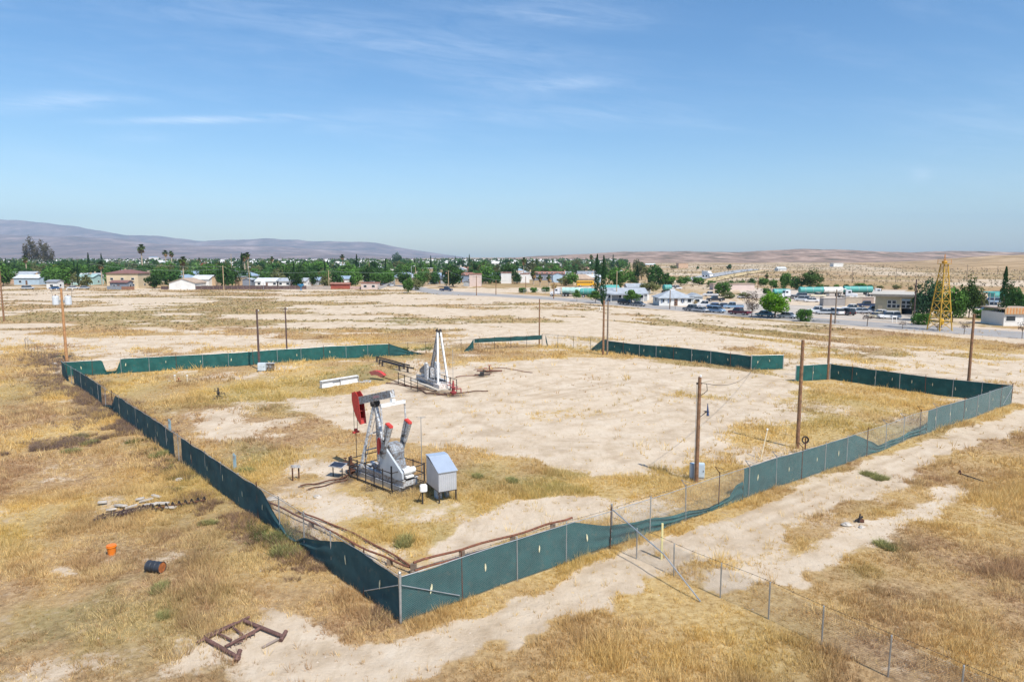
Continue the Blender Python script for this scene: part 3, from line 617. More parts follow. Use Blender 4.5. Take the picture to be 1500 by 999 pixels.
# ================================================================= pumpjack
def pumpjack():
    F0 = Vector(G(574, 722)); L0 = Vector(G(517, 700)); d_ = (L0-F0).normalized(); o2 = F0+d_*3.15+Vector((-d_.y, d_.x))*(-1.15)
    if (o2-F0).y < 0: o2 = F0+d_*3.15+Vector((-d_.y, d_.x))*1.15
    o = (o2.x, o2.y, gz(o2.x, o2.y)); RZ = math.atan2(-d_.y, -d_.x)
    T = thing('pumpjack', o, 'complete pumpjack with red horsehead, grey beam and white samson post', 'pumpjack', None, RZ)
    MB().box((.95, 0, .12), (4.7, 1.25, .30)).build('concrete_base', conc, T)
    sk = MB()
    for y in (-.5, .5): sk.box((1.1, y, .50), (4.9, .10, .42)).box((1.1, y, .73), (4.9, .26, .04)).box((1.1, y, .29), (4.9, .26, .04))
    for x in np.arange(-1.2, 3.5, .78): sk.box((x, 0, .48), (.10, .96, .3))
    sk.build('skid', silver, T)
    m = MB(); piv = Vector((0, 0, 5.0))
    for y in (-.72, .72): m.beam((-.75, y, .7), (-.03, y*.14, 4.85), .17, .13)
    for k in (.28, .55): 
        a = Vector((-.75, -.72, .7)).lerp(Vector((-.03, -.1, 4.85)), k); b = Vector((-.75, .72, .7)).lerp(Vector((-.03, .1, 4.85)), k); m.beam(a, b, .07)
    m.beam((-.75, -.72, .75), (-.75, .72, .75), .12); m.build('samson_post', silver, T)
    MB().beam((1.15, -.0, 1.3), (.05, 0, 4.85), .2, .26).build('rear_post_leg', silver, T)
    m = MB()
    for k in range(14): z = 1.0+k*.27; t = (z-.7)/4.15; m.beam((-.75+.72*t-.04, -.72+.62*t+.02, z), (-.75+.72*t-.04, -.72+.62*t+.3, z), .02)
    m.beam((-.72, -.42, .9), (-.08, .22, 4.6), .03); m.build('ladder', silver, T)
    MB().box((0, 0, 4.93), (.42, .46, .18)).tube((0, -.32, 5.06), (0, .32, 5.06), .12, None, 12).build('saddle_bearing', darkmetal, T)
    ti = R(-15)
    def tilt(o_): o_.location = (0, 0, 5.12); o_.rotation_euler = (0, ti, 0); return o_
    m = MB().box((.1, 0, .30), (3.9, .06, .44)).box((.1, 0, .52), (3.9, .34, .05)).box((.1, 0, .075), (3.9, .34, .05))
    for x in (-1.6, -.6, .3, 1.2, 2.0): m.box((x, 0, .3), (.04, .30, .40))
    beam = tilt(m.build('walking_beam', silver, T))
    for y_, nm in ((-.19, 'web_plate'), (.19, 'web_plate')): q = MB().box((.1, y_*.86, .30), (3.86, .02, .40)).build(nm, greyp, beam)
    q = MB()
    # faded red word band on the beam's side: short block strokes, worn and unreadable as in the photograph
    for k, (w_, g_) in enumerate(((.07, 0), (.07, .11), (.10, .22), (.08, .36), (.09, .48), (.07, .61))): q.box((.15+g_, -.178, .31), (w_*.4, .008, .15)).box((.15+g_+w_*.3, -.178, .37), (w_*.5, .008, .035)).box((.15+g_+w_*.3, -.178, .25), (w_*.5, .008, .03))
    q.build('faded_red_lettering', mk('faded_red', (.48, .22, .24), .7), beam)
    # horsehead
    pr = []
    for a in np.linspace(20, -36, 12): pr.append((-2.35*math.cos(R(a)), 2.35*math.sin(R(a))+.12))
    inner = [(-1.72, -1.30), (-1.58, -.05), (-1.55, .62), (-1.78, .95)]
    prof = pr+inner
    hd = MB()
    n = len(pr)
    for y in (-.21, .21): hd.add([(x, y, z) for x, z in prof]+[(x, y+.025*(1 if y < 0 else -1), z) for x, z in prof], [tuple(range(len(prof))), tuple(range(len(prof), 2*len(prof)))[::-1]]+[(i, (i+1) % len(prof), len(prof)+(i+1) % len(prof), len(prof)+i) for i in range(len(prof))])
    for i in range(n-1): 
        (x0, z0), (x1, z1) = pr[i], pr[i+1]; hd.add([(x0, -.21, z0), (x0, .21, z0), (x1, .21, z1), (x1, -.21, z1), (x0+.03, -.21, z0), (x0+.03, .21, z0), (x1+.03, .21, z1), (x1+.03, -.21, z1)], [(0, 1, 2, 3), (7, 6, 5, 4), (0, 3, 7, 4), (1, 5, 6, 2)])
    for (x, z) in ((-1.9, -.9), (-1.75, -.4), (-1.9, .3)): hd.box((x, 0, z), (.5, .4, .03))
    hd.box((-1.72, 0, -1.1), (.03, .4, .35))
    tilt(hd.build('horsehead', redp, T))
    m = MB(); xw = -2.30
    for y in (-.13, .13): m.tube((xw, y, 5.0), (xw, y, 2.75), .018, None, 5)
    br = m.build('bridle_cable', darkmetal, T)
    MB().box((xw, 0, 2.70), (.16, .46, .12)).box((xw, 0, 2.85), (.10, .16, .18)).build('carrier_bar', redp, T)
    MB().tube((xw, 0, 2.7), (xw, 0, .9), .022, None, 6).build('polished_rod', darkmetal, T)
    # equalizer, pitman arms, cranks
    ex, ez = 1.90, 5.28
    MB().box((ex, 0, ez), (.18, 1.9, .20)).box((ex, 0, ez+.2), (.24, .26, .26)).build('equalizer_bar', whitep, T)
    sh = Vector((1.75, 0, 2.25)); cd = Vector((.36, 0, .93)); pin = sh+cd*.95
    for y in (-.92, .92):
        MB().tube((ex, y, ez), (pin.x, y*1.0, pin.z), .055, None, 8).box((ex, y, ez), (.14, .10, .24)).build('pitman_arm', silver, T)
    per = Vector((-cd.z, 0, cd.x))
    for y in (-.74, .74):
        a = sh-cd*.35; b = sh+cd*1.95; w0, w1 = .20, .22
        pf = [a-per*w0, a+per*w0, b+per*w1, b-per*w1]; m = MB().prism([(q.x, q.z) for q in pf], y-.09, y+.09); c = m.build('crank_arm', greyp, T, bevel=.02)
        for sgn in (-1, 1):
            p0 = sh+cd*.55; p1 = sh+cd*1.98; e0, e1 = .14, .29
            pf = [p0+per*sgn*e0*.9, p0+per*sgn*e1*.75, p1+per*sgn*e1, p1+per*sgn*e0*.2]
            MB().prism([(q.x, q.z) for q in pf], y-.13, y+.13).build('counterweight', silver, c, bevel=.03)
        p0 = sh+cd*1.93; p1 = sh+cd*2.09
        pf = [p0-per*.31, p0+per*.31, p1+per*.23, p1-per*.23]; MB().prism([(q.x, q.z) for q in pf], y-.145, y+.145).build('red_tip', redp, c, bevel=.04)
        MB().tube((pin.x, y-.2, pin.z), (pin.x, y+.2, pin.z), .09, None, 10).build('crank_pin', darkmetal, c)
    MB().prism([(1.2, 1.75), (1.25, 2.55), (1.55, 2.75), (2.15, 2.7), (2.4, 2.3), (2.35, 1.75)], -.5, .5).build('gearbox', greyp, T, bevel=.05)
    MB().prism([(.55, .72), (1.15, 1.75), (2.4, 1.75), (2.75, .72)], -.48, .48).build('pedestal', greyp, T)
    MB().tube((sh.x, -.9, sh.z), (sh.x, .9, sh.z), .11, None, 10).build('crank_shaft', darkmetal, T)
    K = [(.0, 0), (.30, .0), (.34, .5), (.28, 1.0), (.12, 1.15), (-.04, 1.0), (-.08, .5)]
    MB().prism([(1.25+x, 2.02+z) for x, z in K], -.82, -.69).build('brake_guard', redp, T, bevel=.05)
    MB().prism([(1.25, 1.0), (1.22, 2.35), (1.5, 2.62), (1.8, 2.6), (3.55, 1.25), (3.6, .85), (3.3, .7), (1.5, .78)], -.66, -.52).build('belt_guard', mk('belt_guard_paint', (.50, .54, .58), .5, .1, .06, 2), T, bevel=.02)
    m = MB().tube((3.3, -.42, 1.2), (3.3, .38, 1.2), .21, None, 16).tube((3.3, .38, 1.2), (3.3, .5, 1.2), .2, None, 12).box((3.3, 0, .88), (.5, .6, .12)).box((3.3, 0, 1.42), (.24, .24, .12)); m.build('motor', whitep, T)
    MB().box((2.95, 0, .78), (1.0, 1.0, .1)).beam((2.6, -.4, .7), (3.3, -.4, .85), .08).beam((2.6, .4, .7), (3.3, .4, .85), .08).build('motor_mount', darkmetal, T)
    return T
pumpjack()
def wellhead(px, pb, label, s=1, mat=rust, pump=None):
    T = thing('wellhead', at(px, pb), label, 'wellhead', None, .5, s)
    MB().lathe([(.24, -.1), (.24, .12), (.30, .13), (.30, .2), (.14, .22), (.14, .55), (.24, .56), (.24, .64), (.10, .66), (.10, 1.0), (.07, 1.02), (.07, 1.2)], (0, 0, 0), 14).build('casing_head', mat, T)
    MB().tube((0, 0, .42), (.75, 0, .42), .05, None, 8).tube((.75, 0, .42), (.75, 0, .02), .05, None, 8).tube((0, 0, .8), (-.5, .1, .8), .04, None, 8).build('flow_line', mat, T)
    v = MB().tube((-.35, .1, .8), (-.35, .1, 1.05), .025, None, 6).lathe([(.12, 0), (.12, .03)], (-.35, .1, 1.05), 12).build('valve_wheel', mat, T)
    MB().tube((.4, 0, .42), (.4, 0, .62), .02, None, 6).lathe([(.10, 0), (.10, .03)], (.4, 0, .62), 12).build('valve_wheel', mat, T)
    return T
wellhead(514.5, 692, 'dark wellhead with flow line below the hanging red horsehead', 1.0, rust)
wellhead(664, 577, 'red wellhead tree standing beside the bare white samson post', 1.2, mk('wellhead_red', (.30, .05, .05), .6, 0, .2, 4))
wellhead(320, 581, 'small dark valve tree alone on pale soil in the left of the compound', .85, darkmetal)
# pipe guard rail round the pumpjack
Lc, Fc, Rc = (Vector((*G(*p), 0)) for p in ((517, 700), (574, 722), (609, 713))); v = (Rc-Fc); d0 = (Lc-Fc).normalized(); v = v-d0*v.dot(d0); v = v.normalized()*2.6; Lc = Fc+d0*4.6; Rc = Fc+v; Bc = Lc+v
T = thing('guard_rail', (Fc.x, Fc.y, gz(Fc.x, Fc.y)), 'dark pipe railing enclosing the pumpjack with the red horsehead', 'railing')
rails = []
for a, b, n in ((Fc, Lc, 5), (Fc, Rc, 2), (Rc, Bc, 4), (Lc, Bc, 2)):
    for h in (.15, .72, 1.3): MB().tube(a-Fc+Vector((0, 0, h)), b-Fc+Vector((0, 0, h)), .032, None, 6).build('rail', darkmetal, T)
    for i in range(n+1):
        if i == n and b is not Bc: continue
        p = a.lerp(b, i/n)-Fc; h = 1.75 if i == 0 and a is Fc else 1.4; MB().tube(p+Vector((0, 0, -.2)), p+Vector((0, 0, h)), .04 if i else .055, None, 7).build('post', darkmetal, T)
Lc, Fc, Rc
# shed on legs
x, y, z = at(643, 738); T = thing('control_shed', (x, y, z), 'small corrugated silver shed with sloping roof raised on legs', 'shed', None, R(28))
W_, D_ = 1.15, 2.0; zb, zf, zk = .72, 1.88, 2.45
corr = mk('corrugated_sheet', (.52, .54, .58), .45, .3, .08, 2)
def corrug(m, p, q, z0, z1a, z1b, nrm, n=26, amp=.012):
    vs = []; p = Vector(p); q = Vector(q); nr = Vector(nrm)
    for i in range(n+1):
        t = i/n; b = p.lerp(q, t)+nr*(amp*(1 if i % 2 else -1)); zt = z1a+(z1b-z1a)*t; vs += [(b.x, b.y, z0), (b.x, b.y, zt)]
    return m.add(vs, [(2*i, 2*i+2, 2*i+3, 2*i+1) for i in range(n)])
m = MB(); corrug(m, (0, 0, 0), (W_, 0, 0), zb, zf, zf, (0, -1, 0), 18); corrug(m, (0, 0, 0), (0, D_, 0), zb, zf, zk, (-1, 0, 0), 28); corrug(m, (W_, 0, 0), (W_, D_, 0), zb, zf, zk, (1, 0, 0), 28); corrug(m, (0, D_, 0), (W_, D_, 0), zb, zk, zk, (0, 1, 0), 18)
m.build('wall', corr, T)
MB().add([(-.05, -.08, zf), (W_+.05, -.08, zf), (W_+.05, D_*.72, zk+.02), (-.05, D_*.72, zk+.02), (-.05, -.08, zf+.03), (W_+.05, -.08, zf+.03), (W_+.05, D_*.72, zk+.05), (-.05, D_*.72, zk+.05)], [(3, 2, 1, 0), (4, 5, 6, 7), (0, 1, 5, 4), (1, 2, 6, 5), (2, 3, 7, 6), (3, 0, 4, 7)]).box((W_/2, D_*.86, zk+.045), (W_+.1, D_*.3, .03)).build('roof', mk('roof_sheet', (.50, .57, .66), .35, .4, .05, 2), T)
MB().box((W_/2, D_/2, zb-.02), (W_, D_, .05)).build('floor_panel', darkmetal, T)
for q in ((.04, .04), (W_-.04, .04), (.04, D_-.04), (W_-.04, D_-.04)): MB().box((q[0], q[1], zb/2-.1), (.07, .07, zb+.2)).build('leg', darkmetal, T)
T2 = thing('switch_box', (T.location.x, T.location.y, z), 'tall pale blue electrical box standing underneath the raised shed', 'electrical box', None, R(28))
MB().box((.35, 1.0, .3), (.32, .5, .72)).build('housing', bluebox, T2, bevel=.02); MB().box((.35, .74, .3), (.26, .02, .6)).build('door_panel', silver, T2)
T2 = thing('switch_box', (T.location.x, T.location.y, z), 'smaller blue electrical box under the raised shed at its right leg', 'electrical box', None, R(28))
MB().box((.88, .9, .33), (.22, .3, .62)).build('housing', bluebox, T2, bevel=.02); MB().box((.88, .74, .33), (.18, .02, .5)).build('door_panel', silver, T2)
x, y, z = at(619, 738); T = thing('control_box', (x, y, z), 'small white box on a post left of the raised shed', 'control box', None, .3)
MB().box((0, 0, .45), (.08, .08, 1.1)).build('post', darkmetal, T); MB().box((.05, -.1, 1.0), (.42, .28, .45)).build('housing', whitep, T, bevel=.05); MB().path([(0, .1, .8), (-.2, .1, .3), (-.3, .2, .05)], .02, 5).build('cable', darkmetal, T)
x, y, z = at(618, 700); T = thing('antenna_mast', (x, y, z), 'thin bare antenna mast behind the raised silver shed', 'antenna'); MB().tube((0, 0, 0), (0, 0, 4.2), .03, .02, 6).build('mast', steel, T); MB().tube((-.35, 0, 4.15), (.35, 0, 4.2), .012, None, 4).tube((-.2, -.2, 4.1), (.2, .2, 4.1), .012, None, 4).build('aerial', steel, T)
x, y, z = at(494, 697); T = thing('solar_panel', (x, y, z), 'dark solar panel on a low stand left of the pumpjack railing', 'solar panel', None, -.4)
pnl = MB().box((0, 0, 0), (1.2, .7, .04)).build('panel', mk('solar_cells', (.03, .035, .05), .2), T); pnl.location = (.1, 0, 1.05); pnl.rotation_euler = (R(12), 0, 0); T.scale = (.82, .82, .82)
f = MB(); [f.box(c, d) for c, d in (((0, .39, 0), (1.3, .04, .06)), ((0, -.39, 0), (1.3, .04, .06)), ((.64, 0, 0), (.04, .75, .06)), ((-.64, 0, 0), (.04, .75, .06)))]; f.build('frame', silver, pnl)
for q in (-.4, .5): MB().box((q, 0, .45), (.06, .06, 1.15)).build('leg', darkmetal, T)
# flow lines on the soil left of the well
pipeline([(440, 712), (470, 707), (505, 700), (514, 695)], .05, 'dark flow line running left from the wellhead under the horsehead', .12, rust)
pipeline([(452, 716), (480, 709), (510, 702)], .04, 'thin second flow line beside the one left of the wellhead', .08, rust)
# ================================================================= second unit without its beam
def samson2():
    o = at(649, 568); T = thing('pumpjack', o, 'dismantled pumpjack with only its white samson post, gear unit and skid left', 'pumpjack', None, math.atan2(.85, -.52))
    MB().box((0, 0, .22), (1.5, 1.7, .62)).build('front_block', mk('white_block', (.72, .68, .62), .7, 0, .1, 3, dirt=(.35, .22, .18), dirtamt=.5), T, bevel=.03)
    sk = MB()
    for y in (-.6, .6): sk.box((3.2, y, .5), (5.4, .1, .45)).box((3.2, y, .74), (5.4, .3, .04)).box((3.2, y, .27), (5.4, .3, .04))
    for x in np.arange(.8, 5.9, .8): sk.box((x, 0, .45), (.12, 1.1, .3))
    sk.build('skid', silver, T); MB().box((2.6, 0, .04), (7.6, 2.6, .14)).build('concrete_base', conc, T)
    ap = Vector((.95, 0, 6.3))
    for y in (-.62, .62): MB().beam((.0, y, .5), (ap.x-.05, y*.3, ap.z-.1), .22, .18).build('post_leg', whitep, T)
    m = MB(); m.beam((.25, -.5, 1.7), (.25, .5, 1.7), .1).beam((.0, -.6, .62), (.0, .6, .62), .14)
    for k in range(16): t = k/16; m.beam((.0+.9*t-.06, -.30+.1*t, .6+5.6*t), (.0+.9*t-.06, .0+.1*t, .6+5.6*t), .025)
    m.build('cross_brace', silver, T)
    MB().beam((3.2, 0, 1.1), (ap.x+.05, 0, ap.z-.1), .34, .26).build('rear_post_leg', greyp, T)
    MB().box((ap.x, 0, ap.z), (.5, .6, .1)).tube((ap.x, -.3, ap.z+.12), (ap.x, -.12, ap.z+.12), .11, None, 8).tube((ap.x, .12, ap.z+.12), (ap.x, .3, ap.z+.12), .11, None, 8).build('saddle_bearing', darkmetal, T)
    MB().box((3.0, 0, 1.35), (1.2, .8, 1.2)).build('gearbox', silver, T, bevel=.08)
    for y in (-.62, .62): 
        MB().box((3.1, y, 1.5), (.5, .22, 2.0)).build('crank_arm', whitep, T, bevel=.03)
        MB().box((2.6, y*1.15, 1.5), (.35, .3, 1.9)).build('counterweight', silver, T, bevel=.04)
    MB().tube((4.6, -.35, 1.3), (4.6, .45, 1.3), .35, None, 14).box((4.6, 0, .9), (.8, .9, .2)).build('motor', whitep, T)
    MB().prism([(3.2, 1.2), (3.3, 2.1), (3.6, 2.2), (5.0, 1.5), (5.0, 1.1)], .5, .62).build('belt_guard', greyp, T)
    return T
samson2()
T = thing('guard_rail', at(612, 573), 'dark pipe railing and posts beside the dismantled pumpjack skid', 'railing', None, R(122))
for h in (.6, 1.25): MB().tube((0, 0, h), (5.4, 0, h), .03, None, 6).build('rail', darkmetal, T)
for x in (0, 1.8, 3.6, 5.4): MB().tube((x, 0, -.1), (x, 0, 1.35), .045, None, 7).build('post', darkmetal, T)
T = thing('guard_rail', at(669, 574), 'low dark railing right of the dismantled pumpjack by its red wellhead', 'railing', None, R(122))
for h in (1.0, 1.9): MB().tube((0, 0, h*.7), (4.4, 0, h*.7), .03, None, 6).build('rail', darkmetal, T)
for x in (0, 1.5, 2.9, 4.4): MB().tube((x, 0, -.1), (x, 0, 1.4), .045, None, 7).build('post', darkmetal, T)
x, y, z = at(664.5, 574); T = thing('antenna_mast', (x-.1, y+.6, z), 'thin bare rod standing behind the red wellhead', 'mast'); MB().tube((0, 0, 0), (0, 0, 4.6), .025, None, 5).build('rod', steel, T); MB().tube((-.3, 0, 3.1), (.3, 0, 3.1), .02, None, 5).build('cross_rod', steel, T)
pipeline([(566, 562), (610, 568), (625, 577), (665, 580)], .06, 'brown pipe lying in front of the dismantled pumpjack skid', .12, rust)
pipeline([(560, 553), (600, 566), (640, 574)], .05, 'second brown pipe beside the dismantled pumpjack skid', .1, rust)
pipeline([(640, 579), (690, 575), (715, 574)], .05, 'brown pipe end by the red wellhead pointing right', .1, rust)
pipeline([(668, 554), (700, 551), (720, 549)], .05, 'thin pipe from the dismantled unit to the dark valve on sand', .12, rustred)
pipeline([(695, 543), (735, 541), (780, 548)], .04, 'thin rusty pipe crossing open sand by the red fitting', .08, rustred)
# pipe racks behind the unit
for i, (a, b, l) in enumerate((((552, 530), (600, 543), 'dark pipe on the rack behind the dismantled unit, furthest'), ((556, 534), (606, 548), 'dark pipe on the rack behind the dismantled unit, nearest'), ((560, 537), (590, 545), 'short dark pipe between the two racked pipes'))):
    pipeline([a, b], .1, l, .7, darkmetal)
# loose parts on the ground
T = thing('walking_beam', at(470, 569), 'white spare walking beam lying on the ground behind the working pumpjack', 'beam', None, math.atan2(G(524, 560)[1]-G(470, 569)[1], G(524, 560)[0]-G(470, 569)[0]))
Lw = math.dist(G(524, 560), G(470, 569)); MB().box((Lw/2, 0, .50), (Lw, .06, .7)).box((Lw/2, 0, .87), (Lw, .5, .05)).box((Lw/2, 0, .13), (Lw, .5, .05)).build('i_beam', whitep, T)
for x in (.03, Lw*.5, Lw-.03): MB().box((x, 0, .5), (.05, .44, .68)).build('stiffener_plate', silver, T)
q = MB().box((Lw*.42, -.045, .5), (1.1, .01, .06)).build('paint_mark', darkmetal, T)
MB().box((0, 0, 0), (1.4, .25, .12)).box((.3, .2, .1), (.9, .2, .12)).build('steel_offcut', silver, None, at(534, 561, .12))
o = bpy.data.objects['steel_offcut']; tag(o, 'grey steel offcuts beside the end of the white spare beam', 'offcut')
T = thing('spare_horsehead', at(552, 556), 'faded red curved horsehead lying on its side on the ground', 'horsehead', None, -.5)
hd = MB(); pts = [(2.0*math.cos(R(a)), 2.0*math.sin(R(a))-.9) for a in np.linspace(50, 118, 10)]; pin_ = [(1.5*math.cos(R(a)), 1.5*math.sin(R(a))-.9) for a in np.linspace(112, 56, 8)]
fade = mk('faded_red_paint', (.42, .12, .10), .7, 0, .2, 3, dirt=(.25, .10, .08), dirtamt=.5)
hd.prism(pts+pin_, -.28, -.24).prism(pts+pin_, .24, .28); hd.build('side_plate', fade, T)
rim = MB(); [rim.add([(a[0], -.28, a[1]), (a[0], .28, a[1]), (b[0], .28, b[1]), (b[0], -.28, b[1])], [(0, 1, 2, 3)]) for a, b in zip(pts, pts[1:])]; rim.build('curved_face', redp, T)
T = thing('valve_manifold', at(717, 546), 'reddish valve manifold on the open sand beyond the red wellhead', 'valve'); MB().tube((-1.6, 0, .15), (1.6, 0, .15), .09, None, 8).tube((-.3, -.6, .15), (.2, .7, .15), .07, None, 8).tube((0, 0, .15), (0, 0, .8), .06, None, 8).build('pipe_body', rustred, T); MB().lathe([(.25, 0), (.25, .04)], (0, 0, .78), 12).lathe([(.2, 0), (.2, .04)], (-.5, -.3, .5), 12).build('valve_wheel', fade, T)
T = thing('valve_manifold', at(706, 551), 'black valve on the open sand in front of the red fitting', 'valve'); MB().tube((-.9, 0, .15), (1.0, .1, .15), .07, None, 8).box((0, 0, .28), (.5, .35, .4)).build('valve_body', darkmetal, T); MB().tube((.2, 0, .4), (.2, 0, .7), .03).lathe([(.16, 0), (.16, .04)], (.2, 0, .68), 10).build('valve_wheel', darkmetal, T)
# pvc stubs, marker posts, signs
for px, pb, l in ((256.5, 560, 'left of two white upright pipe stubs near the far green fence'), (274.5, 560, 'right of two white upright pipe stubs near the far green fence')):
    T = thing('pipe_stub', at(px, pb), l, 'pipe stub'); MB().tube((0, 0, -.1), (0, 0, .85), .085, None, 10).build('pipe', paleboard, T); MB().lathe([(.12, 0), (.12, .1)], (0, 0, .8), 10).build('cap', whitep, T)
T = thing('small_valve', at(262, 560), 'tiny red valve between the two white pipe stubs', 'valve'); MB().tube((-.3, 0, .2), (.3, 0, .2), .06).tube((0, 0, .2), (0, 0, .5), .04).build('valve_body', rustred, T); MB().lathe([(.12, 0), (.12, .03)], (0, 0, .48), 10).build('valve_wheel', redp, T)
bm_ = mk('blue_grey_marker', (.28, .40, .46), .6)
for px, pb, h, l in ((248.5, 634, 1.15, 'blue grey marker post in grass inside the middle of the left fence'), (308, 690, 1.1, 'blue grey marker post close against the left fence top'), (343.5, 688, 1.2, 'blue grey marker post standing clear in golden grass near green weeds')):
    T = thing('marker_post', at(px, pb), l, 'marker post'); MB().box((0, 0, h/2), (.11, .06, h)).box((.09, .03, h*.55), (.08, .05, h*.7)).build('stake', bm_, T); MB().box((0, -.035, h*.8), (.14, .02, .2)).build('plate', steel, T)
T = thing('sign_stand', at(431.5, 702), 'two rusty short posts holding a small pale sign', 'sign'); 
for dx, dy in ((-.12, 0), (.18, .35)): MB().tube((dx, dy, -.1), (dx, dy, .85), .05, None, 8).build('post', rust, T)
MB().box((.05, .15, .92), (.62, .05, .18)).build('plate', silver, T)
T = thing('leaning_stick', at(1114, 672), 'long pale board leaning upright in grass left of the tallest pole', 'board'); MB().beam((0, 0, -.1), (.55, .35, 2.15), .07, .04).build('board', paleboard, T); MB().beam((.5, .3, 2.1), (.56, .36, 2.2), .09, .06).build('tip', whitep, T)
T = thing('cable_reel', at(1179, 665), 'dark round coil hung on a post behind the front right fence', 'coil'); MB().tube((0, 0, -.1), (0, 0, 1.3), .05, None, 8).build('post', rust, T)
m = MB(); [m.path([(.24*math.cos(t+.3)*s_, .03*k_, 1.12+.26*math.sin(t+.3)*s_) for t in np.linspace(0, 2*math.pi, 20)], .025, 5) for k_, s_ in ((0, 1), (1, .88), (2, 1.05), (3, .8))]; m.build('coil', darkmetal, T)
# ================================================================= foreground junk
bk = mk('orange_plastic', (.75, .20, .02), .4, 0, .08, 3)
T = thing('bucket', at(164, 812), 'orange plastic bucket sitting alone in dry weeds', 'bucket'); MB().lathe([(.15, 0), (.19, .36), (.215, .37), (.215, .40), (.19, .41), (.185, .40), (.14, .03)], (0, 0, 0), 20).build('shell', bk, T, smooth=False)
T.scale = (1.1,)*3; MB().lathe([(.10, 0), (.19, .02), (.2, .06)], (0, 0, .39), 20).build('lid', bk, T); MB().path([(.2*math.cos(t), .05, .36-.2*math.sin(t)) for t in np.linspace(0, math.pi, 9)], .008, 4).build('handle', steel, T)
T = thing('steel_drum', at(228, 840), 'black open drum lying on its side with a rusty inside', 'drum', None, -.22)
T.location.z += .25; T.scale = (.84,)*3; bl = mk('black_drum_paint', (.03, .035, .045), .5, 0, .2, 4)
MB().lathe([(.31, -.45), (.32, -.42), (.30, -.40), (.30, -.16), (.315, -.14), (.30, -.12), (.30, .12), (.315, .14), (.30, .16), (.30, .42), (.32, .44), (.31, .46), (.285, .45), (.285, -.40)], (0, 0, 0), 24, 'x').build('shell', bl, T)
MB().lathe([(.283, -.38), (.283, .44)], (0, 0, 0), 24, 'x').build('rusty_inside', mk('orange_rust', (.34, .11, .03), .9, 0, .4, 5), T)
# harrow frame
fp = mk('rusty_tube', (.16, .085, .07), .8, .1, .3, 5, dirt=(.09, .05, .04), dirtamt=.5)
T = thing('drag_harrow', (0, 0, 0), 'rusty square drag frame of thick tubes lying on bare soil', 'drag frame'); c0 = Vector(at(355, 945)); T.location = c0
def fpnt(x_, y_, h=.12): return Vector(at(x_, y_, h))-c0
ZP = lambda zx, zy: (100+zx/3.13, 680+zy/3.13)
A_, B_, C_, D_ = ZP(625, 815), ZP(785, 905), ZP(800, 735), ZP(985, 805)
for (a, b, r_) in ((A_, B_, .075), (C_, D_, .075)): MB().tube(fpnt(*a), fpnt(*b), r_, None, 12).build('roller_tube', fp, T)
MB().tube(fpnt(*ZP(770, 915), .1), fpnt(*ZP(790, 885), .25), .09, None, 8).tube(fpnt(*ZP(975, 820), .1), fpnt(*ZP(1000, 790), .2), .08, None, 8).build('end_stub', fp, T)
for (a, b, r_) in ((ZP(592, 835), ZP(832, 720), .05), (ZP(625, 805), ZP(770, 745), .04), (ZP(720, 855), ZP(880, 770), .06), (ZP(735, 845), ZP(860, 790), .03), (ZP(690, 795), ZP(750, 825), .04), (ZP(755, 765), ZP(800, 800), .04), (ZP(800, 830), ZP(770, 840), .03)): MB().tube(fpnt(*a), fpnt(*b), r_, None, 8).build('cross_bar', fp, T)
MB().tube(fpnt(*ZP(890, 850), .05), fpnt(*ZP(965, 812), .08), .05, None, 8).build('loose_bar', mk('grey_brown_tube', (.25, .20, .17), .8), T)
m = MB()
for k in range(7): a = fpnt(*ZP(745+k*18, 848-k*9), .14); m.tube(a, a+Vector((.03, -.02, -.15)), .02, .008, 5)
m.build('spike_row', fp, T)
# broken concrete slabs and boards with an auger string
slab = mk('pale_concrete', (.46, .42, .37), .9, 0, .25, 3); k = 0
SL = [('broad', 246, 748), ('thin', 262, 745), ('tilted', 236, 752), ('narrow', 222, 757), ('short', 252, 757), ('long flat', 205, 762), ('small', 270, 752), ('chipped', 190, 765), ('low', 176, 757), ('square', 285, 757)]
SL = [(a, 150+(x-176)*.92, y-13-(i_%3)*3) for i_, (a, x, y) in enumerate(SL)]
for i, (w_, px, py) in enumerate(SL):
    L_, W2 = random.uniform(.4, 1.0), random.uniform(.14, .34)
    o = MB().add([(-L_/2, -W2/2, 0), (L_/2*.9, -W2*.55, 0), (L_*.52, W2*.4, 0), (-L_*.42, W2*.55, 0), (-L_/2, -W2/2, .1), (L_/2*.9, -W2*.55, .1), (L_*.52, W2*.4, .1), (-L_*.42, W2*.55, .1)], [(3, 2, 1, 0), (4, 5, 6, 7), (0, 1, 5, 4), (1, 2, 6, 5), (2, 3, 7, 6), (3, 0, 4, 7)]).build('broken_slab', slab, None, at(px, py, .12), bevel=.015)
    o.rotation_euler = (random.uniform(-.2, .2), random.uniform(-.2, .2), random.uniform(-.5, .8))
    wheres = ['topmost of the slab heap', 'furthest right on the slab heap', 'in the heap beside the dark auger', 'by the auger tip', 'in the middle of the slab heap', 'at the front of the slab heap', 'at the back of the slab heap', 'at the near end of the heap', 'leftmost beside the heap', 'nearest the fence side of the heap']
    tag(o, f'{w_} pale broken slab {wheres[i]}', 'slab', 'broken pale slabs in the dry grass')
a = Vector(at(140, 765, .18)); b = Vector(at(222, 745, .22)); T = thing('scrap_trough', a, 'rusty ragged trough of scrap at the left end of the auger', 'scrap metal')
m = MB(); d_ = (b-a); n_ = 14
for i in range(n_):
    t = i/n_; p = d_*t; m.beam(p+Vector((0, -.2, -.1)), p+Vector((.12, .2, .12+random.uniform(-.05, .1))), .06, .1)
m.beam((0, -.18, .05), d_+Vector((0, -.18, .0)), .08).beam((0, .2, .1), d_+Vector((0, .2, .05)), .07).build('ribbed_body', mk('dark_scrap', (.07, .045, .04), .9, 0, .4, 5), T)
